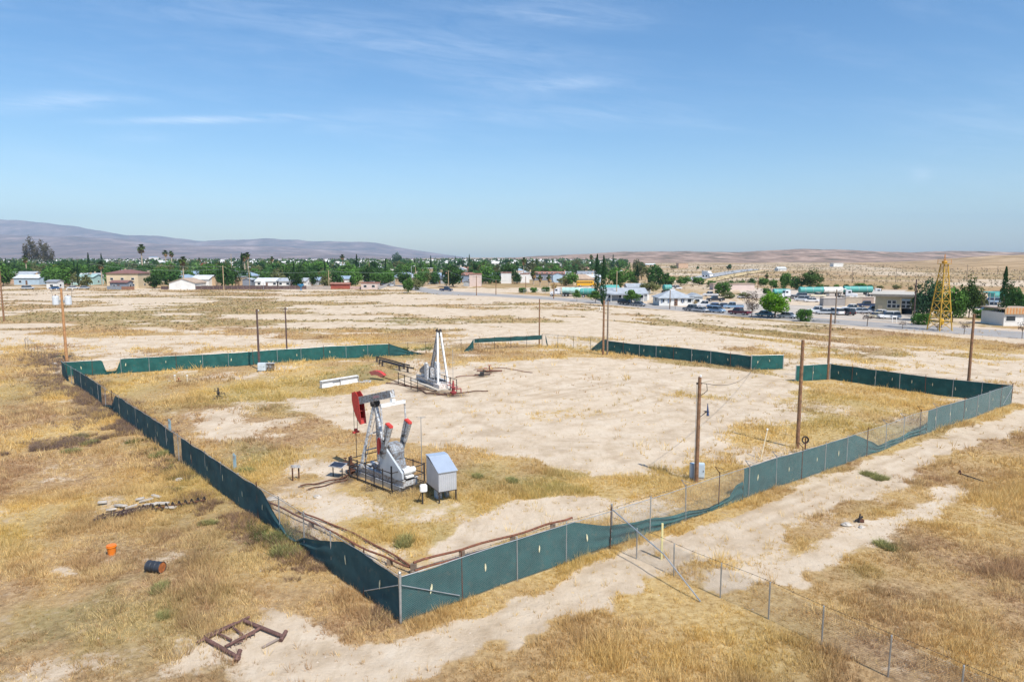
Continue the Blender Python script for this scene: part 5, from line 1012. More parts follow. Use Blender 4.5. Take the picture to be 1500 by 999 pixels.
def house(px, pb, wpx, hpx_, label, wall='white', roof='grey', d=9, gable='x', pitch=.30, rz=0, storeys=1, win=3, door=True, chimney=False, porch=False, extra=None, name='house', cat='house', group=None, H=None, W=None, flat=False, z0=0, acbox=False):
    """px: middle, pb: foot, wpx: width in photo pixels, hpx_: full height in photo pixels"""
    x, y = G(px, pb); W = W or wpx/FOC*y; Ht = H or hpx_/FOC*y*1.0
    T = thing(name, (x, y+d/2, z0), label, cat, group, rz); rise = (min(W, d) if gable != 'f' else 0)*.5*pitch if not flat else 0
    span_ = d if gable == 'x' else W; rise = span_*.5*pitch if not flat else .0
    hw = max(2.3, Ht-rise)
    MB_ = MB()
    if flat or gable == 'h': MB_.box((0, 0, hw/2), (W, d, hw))
    elif gable == 'x':
        pf = [(-d/2, 0), (d/2, 0), (d/2, hw), (0, hw+rise-.08), (-d/2, hw)]; vs = [(-W/2, a, b) for a, b in pf]+[(W/2, a, b) for a, b in pf]; MB_.add(vs, [(0, 1, 2, 3, 4), (9, 8, 7, 6, 5)]+[(i, 5+i, 5+(i+1) % 5, (i+1) % 5) for i in (0, 1, 4)])
    else:
        pf = [(-W/2, 0), (W/2, 0), (W/2, hw), (0, hw+rise-.08), (-W/2, hw)]; MB_.prism(pf, -d/2, d/2)
    MB_.build('wall', wm(wall), T)
    o = .45; t = .16
    R_ = MB()
    if flat: R_.box((0, 0, hw+.12), (W+.5, d+.5, .26))
    elif gable == 'h':
        q = min(W, d)/2*.95; e = (W/2-q, 0) if W > d else (0, d/2-q); s = rise
        b = [(-W/2-o, -d/2-o, hw), (W/2+o, -d/2-o, hw), (W/2+o, d/2+o, hw), (-W/2-o, d/2+o, hw)]; tp = [(-e[0], -e[1], hw+s), (e[0]+.01, e[1]+.01, hw+s)]
        b2 = [(p[0], p[1], p[2]-.18) for p in b]
        if W > d: R_.add(b2+b+tp, [(3, 2, 1, 0), (0, 1, 5, 4), (1, 2, 6, 5), (2, 3, 7, 6), (3, 0, 4, 7), (4, 5, 9, 8), (5, 6, 9), (6, 7, 8, 9), (7, 4, 8)])
        else: R_.add(b2+b+tp, [(3, 2, 1, 0), (0, 1, 5, 4), (1, 2, 6, 5), (2, 3, 7, 6), (3, 0, 4, 7), (4, 5, 8), (5, 6, 9, 8), (6, 7, 9), (7, 4, 8, 9)])
    elif gable == 'x':
        k = rise/(d/2); pf = [(-d/2-o, hw-o*k), (0, hw+rise), (d/2+o, hw-o*k), (d/2+o, hw-o*k+t), (0, hw+rise+t), (-d/2-o, hw-o*k+t)]
        vs = [(-W/2-.35, a, b) for a, b in pf]+[(W/2+.35, a, b) for a, b in pf]; R_.add(vs, [(0, 1, 4, 5), (1, 2, 3, 4), (11, 10, 7, 6), (10, 9, 8, 7)]+[(i, 6+i, 6+(i+1) % 6, (i+1) % 6) for i in range(6)])
    else:
        k = rise/(W/2); pf = [(-W/2-o, hw-o*k), (0, hw+rise), (W/2+o, hw-o*k), (W/2+o, hw-o*k+t), (0, hw+rise+t), (-W/2-o, hw-o*k+t)]; R_.prism(pf, -d/2-.35, d/2+.35)
    ro = R_.build('roof', rm(roof), T)
    if chimney: MB().box((W*.2, 0, hw+rise+.3), (.7, .7, 1.3)).build('chimney', wm('tan'), ro)
    if acbox: MB().box((-W*.15, -.3, hw+rise*.6+.6), (1.1, 1.1, 1.0)).build('roof_cooler', wm('white'), ro)
    for st in range(storeys):
        zz_ = 1.55+st*2.8
        if win:
            for i in range(win):
                u = -W/2+W*(i+.5)/win
                if door and st == 0 and i == win//2: continue
                f = MB().box((u, -d/2-.03, zz_), (min(1.5, W/win*.62), .07, 1.15)).build('window', trimm, T); MB().box((u, -d/2-.075, zz_), (min(1.5, W/win*.62)-.22, .04, .93)).build('pane', glass, f)
    if win: 
        for sx_ in (-1, 1): f = MB().box((sx_*(W/2+.03), 0, 1.6), (.07, 1.3, 1.1)).build('window', trimm, T); MB().box((sx_*(W/2+.075), 0, 1.6), (.04, 1.1, .9)).build('pane', glass, f)
    if door: MB().box((0, -d/2-.04, 1.03), (.98, .09, 2.06)).build('door', doorm, T)
    if porch:
        p = MB().box((0, -d/2-1.3, hw-.2), (W*.8, 2.6, .14)); 
        p.build('porch_roof', rm(roof), T); q = MB(); [q.box((W*.38*s_, -d/2-2.45, (hw-.2)/2), (.14, .14, hw-.25)) for s_ in (-1, -.33, .33, 1)]; q.build('porch_post', trimm, T)
        MB().box((0, -d/2-1.2, .08), (W*.8, 2.4, .2)).build('porch_floor', conc, T)
    T['dist'] = y; return T
for a in (
 dict(px=6, pb=416, wpx=20, hpx_=17, label='pale house with white roof cut by the left edge', wall='peach', roof='white', d=10), dict(px=36, pb=415.5, wpx=27, hpx_=17, label='grey roofed house with a brown gable porch near the left edge', wall='grey', roof='lgrey', d=9, porch=True), 
 dict(px=76, pb=423.5, wpx=15, hpx_=13, label='small white shed with mauve roof below the yellow green tree', wall='white', roof='grey', d=5, win=1, door=False, name='shed', cat='shed'),
 dict(px=119, pb=417.5, wpx=36, hpx_=15, label='turquoise house with pale green roof', wall='turq', roof='green', d=9, win=4, acbox=True), dict(px=180, pb=422.5, wpx=46, hpx_=27, label='cream two-storey house with brown red roof', wall='cream', roof='brown', d=11, storeys=2, win=3, pitch=.22, gable='h'),
 dict(px=174, pb=424, wpx=25, hpx_=12.5, label='low grey annex in front of the cream two-storey house', wall='dgrey', roof='brown', d=5, win=2), dict(px=267, pb=424.3, wpx=38, hpx_=16, label='white gable-ended garage with brown roof at the field edge', wall='white', roof='tan', d=11, gable='y', win=0, door=False, pitch=.33, name='garage', cat='garage'),
 dict(px=223, pb=404, wpx=22, hpx_=11, label='peach house with hipped roof behind the dark rounded tree', wall='peach', roof='tan', gable='h', d=12), dict(px=248, pb=411, wpx=20, hpx_=11, label='cream gabled house behind the white garage', wall='cream', roof='tan', gable='y', d=9), dict(px=272, pb=410, wpx=32, hpx_=12, label='blue grey gabled house behind the white garage', wall='grey', roof='blue', d=10),
 dict(px=293, pb=420, wpx=26, hpx_=16, label='white house with broad white roof right of the garage', wall='white', roof='white', d=12, win=2), dict(px=297, pb=398, wpx=16, hpx_=13, label='red A-frame house with steep gable among trees', wall='red', roof='brown', gable='y', pitch=1.1, d=10), dict(px=242, pb=391, wpx=16, hpx_=8.5, label='white roofed house on the rise above the garage', wall='white', roof='white', d=12, chimney=True, gable='h'),
 dict(px=310, pb=419.5, wpx=12, hpx_=14, label='tan block house end left of the big dark green tree', wall='tan', roof='tan', flat=True, d=7, win=0, door=False), dict(px=350, pb=419.5, wpx=11, hpx_=13.5, label='tan block house end right of the big dark green tree', wall='tan', roof='lgrey', flat=True, d=7, win=0, door=False), 
 dict(px=362, pb=420, wpx=13, hpx_=12, label='small shed with dark grey gable left of the long white houses', wall='dgrey', roof='lgrey', gable='y', d=6, win=0, door=False, name='shed', cat='shed'),
 dict(px=391, pb=420.5, wpx=34, hpx_=12.5, label='first of the long low white houses behind the brown fence', wall='white', roof='white', d=9, win=3), dict(px=427, pb=420.5, wpx=42, hpx_=12.5, label='second long low white house, the wider one with a cooler', wall='white', roof='lgrey', d=9, win=4, acbox=True), 
 dict(px=457, pb=418, wpx=20, hpx_=11, label='house with slate blue roof behind the block wall', wall='grey', roof='blue', d=9, win=2), dict(px=503, pb=417, wpx=24, hpx_=12, label='white house with blue grey roof behind the low red shed', wall='white', roof='blue', d=9, win=2), 
 dict(px=498, pb=423.5, wpx=27, hpx_=6.5, label='low red painted shed at the field edge', wall='red', roof='rbrown', d=3, gable='x', win=0, door=False, H=2.1, name='shed', cat='shed'), dict(px=541, pb=424.5, wpx=24, hpx_=9.5, label='pink block wall building with dark posts at the street corner', wall='pink', roof='rbrown', flat=True, d=6, win=2, door=False),
 dict(px=588, pb=404, wpx=13, hpx_=8, label='bright yellow house wall above the grey roof', wall='yellow', roof='tan', flat=True, d=8, win=0, door=False), dict(px=596, pb=417.5, wpx=34, hpx_=16, label='house with wide grey roof below the yellow house', wall='tan', roof='lgrey', gable='h', d=12, win=2), dict(px=625, pb=409, wpx=14, hpx_=15.5, label='tan box-shaped building left of the dark blue roof', wall='tan', roof='white', flat=True, d=9, win=0, door=False),
 dict(px=644, pb=416, wpx=30, hpx_=12, label='house with dark blue hipped roof near the street', wall='grey', roof='dark', gable='h', d=10, win=3), dict(px=676, pb=414, wpx=46, hpx_=14, label='grey blue two-storey apartment with red brown roof', wall='bluegrey', roof='rbrown', d=11, storeys=2, win=6, pitch=.22, name='apartment_block', cat='apartment block'),
 dict(px=696, pb=419.5, wpx=17, hpx_=17.5, label='pale pink square apartment end with red brown eaves', wall='pink', roof='rbrown', flat=True, d=9, win=0, door=False, name='apartment_block', cat='apartment block'), dict(px=683, pb=419.5, wpx=8, hpx_=7, label='small grey lean-to beside the pink apartment end', wall='grey', roof='lgrey', gable='y', d=4, win=0, door=False, name='shed', cat='shed'),
 dict(px=720, pb=413, wpx=30, hpx_=12.5, label='apartment with grey blue roof behind two bushy trees', wall='grey', roof='blue', d=11, storeys=2, win=4, pitch=.2, name='apartment_block', cat='apartment block'), dict(px=741.5, pb=415.5, wpx=15, hpx_=15.5, label='white apartment end with brown roof, left one', wall='white', roof='rbrown', flat=True, d=9, win=0, door=False, name='apartment_block', cat='apartment block'),
 dict(px=769, pb=414.5, wpx=13, hpx_=13, label='white apartment end right of the dark round tree', wall='white', roof='rbrown', flat=True, d=9, win=0, door=False, name='apartment_block', cat='apartment block'), dict(px=805, pb=411, wpx=44, hpx_=12.5, label='long apartment with red brown roof behind the small palms', wall='dgrey', roof='rbrown', d=11, storeys=2, win=6, pitch=.2, name='apartment_block', cat='apartment block'),
 dict(px=817, pb=414, wpx=14, hpx_=14, label='light blue apartment end behind the blue olive tree', wall='blue', roof='rbrown', gable='y', d=8, win=1, door=False, pitch=.3, name='apartment_block', cat='apartment block'), dict(px=861, pb=412, wpx=28, hpx_=14, label='light blue apartment with grey roof behind the yellow bus', wall='blue', roof='grey', d=11, storeys=2, win=3, pitch=.25, name='apartment_block', cat='apartment block'),
 dict(px=752, pb=400, wpx=90, hpx_=3, label='long line of pale flat roofs behind the apartments', wall='white', roof='white', flat=True, d=10, win=0, door=False, H=5.0), dict(px=679, pb=396, wpx=22, hpx_=9, label='white steep-roofed hall behind the tallest thin cypress', wall='white', roof='white', gable='y', d=14, win=0, door=False), dict(px=702, pb=397, wpx=22, hpx_=8.5, label='cream hall with pale blue roof beside the white steep hall', wall='cream', roof='green', gable='h', d=14, win=3), dict(px=735, pb=391, wpx=14, hpx_=6, label='tiny pale house on the rise behind the apartments', wall='white', roof='lgrey', d=12, win=0, door=False),
 dict(px=797, pb=398, wpx=22, hpx_=7, label='white flat hall behind the long red brown apartment', wall='white', roof='white', flat=True, d=12, win=2, door=False), dict(px=812, pb=397, wpx=10, hpx_=6, label='pale yellow low building beside the white flat hall', wall='cream', roof='tan', flat=True, d=8, win=0, door=False),
 dict(px=502, pb=396.5, wpx=28, hpx_=9, label='long white roofed house in the middle of the town trees', wall='white', roof='white', d=12, win=3), dict(px=497, pb=405, wpx=18, hpx_=8, label='pale green roofed house among trees above the red shed', wall='white', roof='green', d=10, win=2), dict(px=535, pb=410, wpx=18, hpx_=9, label='house with pale gables above the pink block wall', wall='white', roof='lgrey', gable='y', d=10, win=1), dict(px=569, pb=400, wpx=18, hpx_=8, label='house with blue roof left of the yellow house', wall='white', roof='blue', d=10, win=2), dict(px=540, pb=402.5, wpx=16, hpx_=8, label='orange tan house above the pale gabled house', wall='yellow', roof='tan', d=10, win=2),
 dict(px=97, pb=402, wpx=18, hpx_=10, label='light blue roofed house behind the yellow green tree', wall='white', roof='blue', d=11, win=1), dict(px=18, pb=397, wpx=14, hpx_=8, label='pale green roofed house at the left edge of town', wall='white', roof='green', d=10, win=1), dict(px=13, pb=406, wpx=16, hpx_=8, label='white house in trees above the cut-off house', wall='white', roof='lgrey', d=10, win=1), dict(px=413, pb=398, wpx=20, hpx_=9, label='white house with pink gable above the second long white house', wall='white', roof='white', gable='y', d=12, win=1), dict(px=362, pb=400, wpx=16, hpx_=9, label='mauve roofed house beneath the palm', wall='grey', roof='lgrey', d=10, win=1), dict(px=128, pb=386, wpx=14, hpx_=6, label='pale green roofed house on the skyline of the left town', wall='white', roof='green', d=10, win=0, door=False), dict(px=224, pb=382, wpx=12, hpx_=5.5, label='pale blue house high in the trees behind the thin palms', wall='white', roof='blue', d=14, win=0, door=False),
 dict(px=917, pb=441.5, wpx=62, hpx_=18, label='long low porch house with corrugated grey roof behind the bright leafy tree', wall='grey', roof='lgrey', d=12, win=4, porch=True, pitch=.25), dict(px=944, pb=440, wpx=14, hpx_=13, label='white gabled end house right of the porch house', wall='white', roof='white', gable='y', d=7, win=0, door=False), dict(px=895, pb=433, wpx=24, hpx_=14, label='teal walled building just right of the cypress pair', wall='turq', roof='teal', d=9, win=0, door=False), dict(px=936, pb=429, wpx=34, hpx_=9, label='low shed with grey white roof behind the porch house', wall='grey', roof='lgrey', d=8, win=0, door=False, name='shed', cat='shed'),
 dict(px=1075, pb=425, wpx=60, hpx_=4.5, label='low pink grey shed row behind the orchard trees', wall='pink', roof='tan', flat=True, d=6, win=0, door=False, H=2.6, name='shed', cat='shed'),
 dict(px=1001, pb=393, wpx=14, hpx_=7, label='pale sand coloured hall alone on the plain', wall='peach', roof='tan', flat=True, d=14, win=0, door=False, name='hall', cat='building'), dict(px=888.5, pb=394, wpx=7, hpx_=7.5, label='dark maroon box-shaped building behind the cypress pair', wall='brown', roof='brown', flat=True, d=10, win=0, door=False, name='hall', cat='building'), dict(px=953, pb=390, wpx=14, hpx_=3.5, label='tiny cream house left of the pale hall', wall='peach', roof='white', d=10, win=0, door=False), dict(px=1146, pb=397, wpx=12, hpx_=2.5, label='tiny white roofed house on the plain right of the highway', wall='white', roof='white', d=10, win=0, door=False),
): house(**a)
# the white cottage with hipped grey roof by the road
T = house(px=990, pb=448, wpx=49, hpx_=22, label='white cottage with hipped grey roof and blue shutters by the road', wall='white', roof='lgrey', d=9, gable='h', win=5, pitch=.42, door=True)
Wq = 49/FOC*G(990, 448)[1]
MB().box((Wq/2+1.2, -1.5, 1.35), (3.6, 5.6, 2.7)).build('wing_wall', wm('white'), T); 
MB().add([(Wq/2-1, -4.7, 2.66), (Wq/2+3.3, -4.7, 2.66), (Wq/2+3.3, 1.6, 2.66), (Wq/2-1, 1.6, 2.66), (Wq/2+1.15, -4.5, 3.7), (Wq/2+1.15, 1.4, 3.7)], [(3, 2, 1, 0), (0, 1, 4), (1, 2, 5, 4), (2, 3, 5), (3, 0, 4, 5)]).build('wing_roof', rm('lgrey'), T)
for u in (-4.2, -2.2, 2.0): MB().box((u, -4.58, 1.5), (.35, .06, 1.3)).build('shutter', wm('bluegrey'), T)
f = MB().box((Wq/2+1.4, -4.34, 1.55), (1.6, .08, 1.0)).build('window', trimm, T); MB().box((Wq/2+1.4, -4.39, 1.55), (1.3, .04, .75)).build('pane', glass, f)
MB().box((0, .5, 4.3), (1.6, 1.0, .8)).build('roof_cooler', wm('white'), T)
# auto-filled streets of the town further back
LMK = [(20, 'the cut-off house at the left edge'), (45, 'the eucalyptus clump'), (82, 'the yellow green tree'), (119, 'the turquoise house'), (180, 'the cream two-storey house'), (209, 'the tall left palm'), (267, 'the white garage'), (297, 'the red A-frame house'), (330, 'the big dark green tree'), (364, 'the grey gabled shed'), (391, 'the first long white house'), (430, 'the second long white house'), (457, 'the slate blue roof'), (498, 'the low red shed'), (541, 'the pink block wall'), (588, 'the yellow house'), (625, 'the tan box building'), (667, 'the tallest thin cypress'), (696, 'the pink apartment end'), (720, 'the twin bushy trees'), (741, 'the white apartment end'), (767, 'the fat tall palm'), (805, 'the small palms'), (838, 'the yellow bus'), (880, 'the cypress pair'), (915, 'the porch house')]
ORD = ['nearest', 'second nearest', 'third nearest', 'fourth nearest', 'fifth nearest', 'sixth nearest', 'seventh nearest', 'eighth nearest', 'ninth nearest', 'tenth nearest', 'eleventh nearest', 'twelfth nearest']
def autolabel(items, plural):
    """items: (object, px, distance, look); one label each, by look and by the landmark in front of it"""
    b = {}
    for it in items:
        l = min(LMK, key=lambda q: abs(q[0]-it[1]))[1]; b.setdefault((it[3], l), []).append(it)
    for (look, l), L_ in b.items():
        L_.sort(key=lambda q: q[2])
        for i, it in enumerate(L_):
            it[0]['label'] = f'{look} {plural[0]} behind {l}' if len(L_) == 1 else f'{ORD[i]} of the {look} {plural[1]} behind {l}'
taken = []
for o in COL.objects:
    if o.type == 'EMPTY' and o.parent is None and o.location.y > 150 and o.location.z > -100: taken.append((o.location.x, o.location.y, 6))
def free(x, y, r):
    for (a, b, c) in taken:
        if (a-x)**2+(b-y)**2 < (r+c*.6)**2: return False
    return True
rr = random.Random(99); hi = []; protosH = []
for i, (wc, rc, gb, look) in enumerate((('white', 'lgrey', 'x', 'white grey-roofed'), ('cream', 'tan', 'h', 'cream tan-roofed'), ('blue', 'white', 'x', 'pale blue white-roofed'), ('peach', 'rbrown', 'x', 'peach brown-roofed'), ('white', 'white', 'y', 'white gabled'), ('grey', 'blue', 'h', 'grey blue-roofed'))):
    T = house(px=300, pb=404, wpx=0, hpx_=0, W=13, H=4.6, d=9, label='x', wall=wc, roof=rc, gable=gb, win=2, chimney=i % 2 == 0); T.location = (0, 0, -4000); protosH.append((T, look, [0]))
tries = 0
while len(hi) < 95 and tries < 6000:
    tries += 1; y = 335+rr.random()**.8*520; x = rr.uniform(-.80, .15)*y
    if not free(x, y, 11): continue
    T0, look, c = protosH[rr.randrange(6)]; T = T0 if c[0] == 0 else copy_tree(T0); c[0] = 1
    T.location = (x, y, 0); T.rotation_euler = (0, 0, rr.choice((0, .12, -.2, 1.57))); T.scale = (1, 1, rr.uniform(.95, 1.2)); T['group'] = 'houses between the town trees'; taken.append((x, y, 9)); taken.append((x*.965, y*.965, 12)); taken.append((x*.935, y*.935, 8)); hi.append((T, PX(x, y)[0], y, look))
autolabel(hi, ('house', 'houses'))
for T0, _, c in protosH:
    if c[0] == 0: T0.location = (-600, 950, 0)
ti_ = []; tries = 0
KL = {'mid0': 'mid green', 'mid1': 'broad mid green', 'mid2': 'mid green', 'deep0': 'dark green', 'deep1': 'dark green', 'deep2': 'broad dark green', 'olive0': 'olive', 'olive1': 'olive', 'olive2': 'dull olive', 'cyp0': 'narrow', 'palmtall': 'palm-topped'}
KK = ['mid0', 'mid1', 'mid2', 'deep0', 'deep1', 'deep2', 'mid0', 'mid1', 'deep0', 'olive0', 'olive1', 'olive2', 'cyp0', 'palmtall']
while len(ti_) < 275 and tries < 12000:
    tries += 1; nearrow = len(ti_) < 75; y = rr.uniform(326, 420) if nearrow else 400+380*rr.random()**1.15; x = (rr.uniform(-.80, .02) if nearrow else rr.uniform(-.80, .19))*y
    if x > -.02*y and y < 420: continue
    if not free(x, y, 2.6 if y > 420 else 3.6): continue
    k = rr.choice(KK); P = {'cyp0': 12, 'palmtall': 13.5}.get(k, 8); H = P*rr.choice((.8, .9, .95, 1.0, 1.1, 1.25, 1.4))
    if k == 'palmtall' and rr.random() < .5: continue
    T = put(k, (x, y, 0), H, None, 'tree', 'trees filling the town'); taken.append((x, y, 4)); ti_.append((T, PX(x, y)[0], y, KL[k]))
autolabel(ti_, ('tree', 'trees'))
# the far canopy that reads as one mass
def fartrees(name, label, n, y0, y1, x0, x1, H, cols, fc=26):
    r = np.random.RandomState(5+n); y = y0+(y1-y0)*r.rand(n); x = r.uniform(x0, x1, n)*y; h = H*r.uniform(.55, 1.25, n); w = h*r.uniform(.5, .85, n)
    P = np.stack([x, y, h*.55], -1); d = r.normal(0, 1, (n, fc, 3)); d /= np.linalg.norm(d, axis=2)[..., None]; d *= np.stack([w*.6, w*.6, h*.48], -1)[:, None, :]*r.uniform(.5, 1, (n, fc, 1))
    C = (P[:, None, :]+d).reshape(-1, 3); s = np.repeat(h*.30, fc)[:, None]; a = r.normal(0, 1, (n*fc, 3)); a /= np.linalg.norm(a, axis=1)[:, None]; b = r.normal(0, 1, (n*fc, 3)); b /= np.linalg.norm(b, axis=1)[:, None]
    V = np.stack([C-a*s*.6, C+a*s*.6, C+b*s], 1).reshape(-1, 3); F = np.arange(3*n*fc).reshape(-1, 3); col = np.array(cols)[r.randint(0, len(cols), n)]*r.uniform(.7, 1.3, (n, 1))
    return tag(npmesh(name, V, F, gmat, np.repeat(col, fc*3, 0)), label, 'distant trees', None, 'stuff')
fartrees('distant_trees', 'far canopy of town trees fading towards the hills', 2300, 520, 1900, -.85, .17, 8.8, [(.06, .13, .045), (.10, .18, .055), (.14, .16, .08), (.05, .10, .045)])
fartrees('desert_scrub', 'grey green scrub dotted over the plain and the lower hills', 5200, 300, 1250, .17, 1.0, 1.7, [(.15, .14, .08), (.11, .11, .06), (.22, .17, .11)], 8)
def farroofs(n):
    r = random.Random(4); m = MB()
    for _ in range(n):
        y = r.uniform(900, 2100); x = r.uniform(-.84, .16)*y; w = r.uniform(9, 18); m.box((x, y, 2.6), (w, 10, 5.2)).add([(x-w/2, y-5.4, 5.2), (x+w/2, y-5.4, 5.2), (x+w/2, y, 7.0), (x-w/2, y, 7.0), (x-w/2, y+5, 5.2), (x+w/2, y+5, 5.2)], [(0, 1, 2, 3), (3, 2, 5, 4)])
    return tag(m.build('distant_town', wm('white')), 'pale roofs of the far town showing between distant trees', 'distant houses', None, 'stuff')
farroofs(420)
# low white roofs far out
for px, pb, w, l in ((452, 383.5, 14, 'white strip of roofs far left of the skyline round tree'), (330, 381, 10, 'white far roof below the long blue mountain'), (560, 384, 10, 'white far roof left of the skyline round tree'), (1228, 391, 14, 'thin white far building line on the right plain')):
    x, y = G(px, min(pb, 391)); house(px=px, pb=391, wpx=w, hpx_=0, H=5, label=l, wall='white', roof='white', flat=True, d=12, win=0, door=False)
# fences and walls at the edge of the field
def wallrun(pts, h, mat, label, name='board_fence', th=.12, cap=None, posts=False, cat='fence'):
    P = [G(*p) for p in pts]; T = thing(name, (P[0][0], P[0][1], 0), label, cat); m = MB(); pp = MB(); cc = MB()
    for a, b in zip(P, P[1:]):
        L_ = math.dist(a, b); an = math.atan2(b[1]-a[1], b[0]-a[0]); n = max(1, int(L_/2.4))
        for i in range(n):
            t = (i+.5)/n; c = (a[0]+(b[0]-a[0])*t-P[0][0], a[1]+(b[1]-a[1])*t-P[0][1]); hh = h*random.uniform(.93, 1.05); m.box((c[0], c[1], hh/2), (L_/n*.985, th, hh), an)
            if posts: MB().box((c[0]-math.cos(an)*L_/n/2, c[1]-math.sin(an)*L_/n/2-.08, h*.55), (.14, .14, h*1.1)).build('post', woodg, T)
    m.build('panel_run', mat, T); return T
bf = mk('brown_boards', (.115, .075, .07), .9, 0, .35, 1.5)
wallrun([(287, 424.3), (400, 424), (449, 423.8)], 1.7, bf, 'dark brown board fence from the white garage to the blue dish', posts=True)
wallrun([(178, 424.6), (197, 424.6)], 1.5, mk('red_boards', (.26, .13, .08), .9, 0, .2, 2), 'red brown board fence below the cream two-storey house')
wallrun([(157, 424.4), (178, 424.4)], 1.6, mk('grey_boards', (.22, .24, .27), .9, 0, .2, 2), 'grey panel fence left below the cream two-storey house')
wallrun([(449, 424.2), (484, 424.2)], 1.6, mk('block_wall', (.38, .33, .29), .95, 0, .12, 2), 'grey block wall between the blue dish and low red shed', 'block_wall', .25, cat='wall')
wallrun([(236, 424), (247, 424.2)], 1.5, bf, 'short dark gate fence left of the white garage')
wallrun([(513, 424), (530, 424)], 1.3, mk('pink_wall', (.50, .36, .31), .9), 'low pink wall left of the pink block building', 'block_wall', .2, cat='wall')
wallrun([(555, 424.5), (575, 417), (584, 413)], 1.4, mk('block_wall2', (.42, .40, .38), .95), 'pale street wall running back right of the pink block building', 'block_wall', .2, cat='wall')
for px, l in ((793, 'left open metal gate panel by the clipped bushes'), (770, 'small pipe gate behind the leftmost clipped bush')):
    x, y = G(px, 431); T = thing('pipe_gate', (x, y, 0), l, 'gate'); w = 3.4 if px == 793 else 1.6; MB().path([(-w/2, 0, 0), (-w/2, 0, 1.7), (w/2, 0, 1.7), (w/2, 0, 0)], .05, 6).build('frame', steel, T); m = MB(); [m.tube((-w/2, 0, .3+.35*k), (w/2, 0, .3+.35*k), .02, None, 4) for k in range(4)]; m.build('bar', steel, T)
T = thing('dish', (*G(441, 425.5), 0), 'blue dish-shaped object standing before the second long white house', 'dish'); MB().tube((0, 0, 0), (0, 0, 1.4), .25, .15, 8).build('stand', mk('dish_blue', (.04, .25, .50), .5), T); MB().lathe([(.2, 1.3), (1.4, 2.3), (1.5, 2.6), (1.4, 2.55), (.1, 1.45)], (0, 0, 0), 16).build('bowl', MATS['dish_blue'], T)
T = thing('gazebo', (*G(139.5, 416), 0), 'orange yellow pagoda umbrella right of the turquoise house', 'umbrella'); MB().tube((0, 0, 0), (0, 0, 2.6), .08).build('pole', woodg, T); MB().lathe([(2.4, 2.6), (1.2, 3.5), (.9, 3.6), (.8, 3.9), (.1, 4.6)], (0, 0, 0), 8).build('canopy', mk('orange_canvas', (.65, .36, .08), .8), T)
T = thing('basketball_hoop', (*G(386, 424.5), 0), 'white hoop board on a post before the first long white house', 'hoop'); MB().tube((0, 0, 0), (0, 0, 3.2), .08).build('post', steel, T); MB().box((0, 0, 3.2), (2.0, .08, 1.1)).build('backboard', whitep, T)
# town poles and wires
def tpole(px, pb, pt, label, mat=wood, xarm=True, key=None, lamp=False):
    T, H = pole(px, pb, pt, label, .17, .12, mat, 'street_light' if lamp else 'utility_pole', cat='street light' if lamp else 'utility pole')
    if xarm: arm(T, H-.5, 2.4)
    if lamp: MB().tube((0, 0, H-.6), (1.2, -.3, H+.1), .05).build('bracket', steel, T); MB().box((1.4, -.35, H+.1), (.8, .3, .16)).build('lamp_head', whitep, T)
    if key: TOP[key] = (T, H)
palew = mk('pale_pole_wood', (.45, .33, .20), .9, 0, .2, 3)
tpole(328.5, 434, 389, 'tan power pole standing in the field before the big dark tree', palew, True, 'q328'); tpole(366, 424, 400, 'orange brown pole by the board fence with a white lamp', mk('pole_wood_orange'), False, 'q366') if 0 else tpole(366, 424, 396, 'brown pole with a white transformer can at the board fence', palew, False, 'q366')
tpole(482, 424, 396, 'tan pole left of the low red shed', palew, False, 'q482'); tpole(657, 425, 396, 'pale pole beside the parked blue pickup on the side street', palew, True, 'q657'); tpole(698, 433, 404, 'dark pole in front of the pink apartment end', wood, True, 'q698'); tpole(726.5, 432, 410, 'brown pole before the twin bushy trees', wood, False, 'q726'); tpole(770, 427, 405, 'thin brown pole by the leftmost clipped bush', wood, False, 'q770'); tpole(811, 438, 412, 'brown pole near the orange tinted tree', wood, False, 'q811')
tpole(903, 441, 397, 'pale street pole with lamp before the porch house', palew, False, 'q903', True); tpole(981, 453, 425, 'dark pole in front of the white cottage', woodg, False, 'q981'); tpole(1110, 424, 402, 'orange brown pole between orchard trees', wood, False, 'q1110'); tpole(1223, 474, 424, 'grey curved street light left of the parked pickups', woodg, False, 'q1223', True); tpole(1338, 474, 409, 'dark pole in front of the workshop door', mk('dark_pole_wood') if 0 else MATS['dark_pole_wood'], False, 'q1338')
tpole(603, 420, 390, 'tall white lamp pole right of the yellow house', steel, False, 'q603', True); tpole(609, 418, 391, 'tan pole beside the tall white lamp pole', palew, False, 'q609'); tpole(541, 405, 385, 'right one of two thin poles by the pale gabled house', palew, False, 'q541'); tpole(559, 405, 386, 'thin grey pole left of the blue roofed house', steel, False, 'q559'); tpole(527, 402, 383, 'pale pole just right of the cypress behind the red shed', steel, False, 'q527'); tpole(340, 408, 372, 'thin pale pole leaning over the big dark green tree', palew, False, 'q340')
for px, pb, pt, l in ((1248, 415, 395, 'left one of the plain power poles behind the teal tankers'), (1312, 413, 394, 'plain power pole behind the workshop roof'), (1034, 403, 389, 'power pole left of the highway'), (1094, 407, 394, 'power pole right of the highway'), (1168, 398, 388, 'small pole on the plain above the ragged tree'), (1416, 409, 388, 'plain pole between derrick and cypress'), (1461, 402, 390, 'faint reddish pole left of the cypress top'), (1493, 414, 404, 'short plain pole near the right edge'), (1386, 400, 390, 'faint pole on the plain right of the derrick top')): tpole(px, pb, pt, l, woodg)
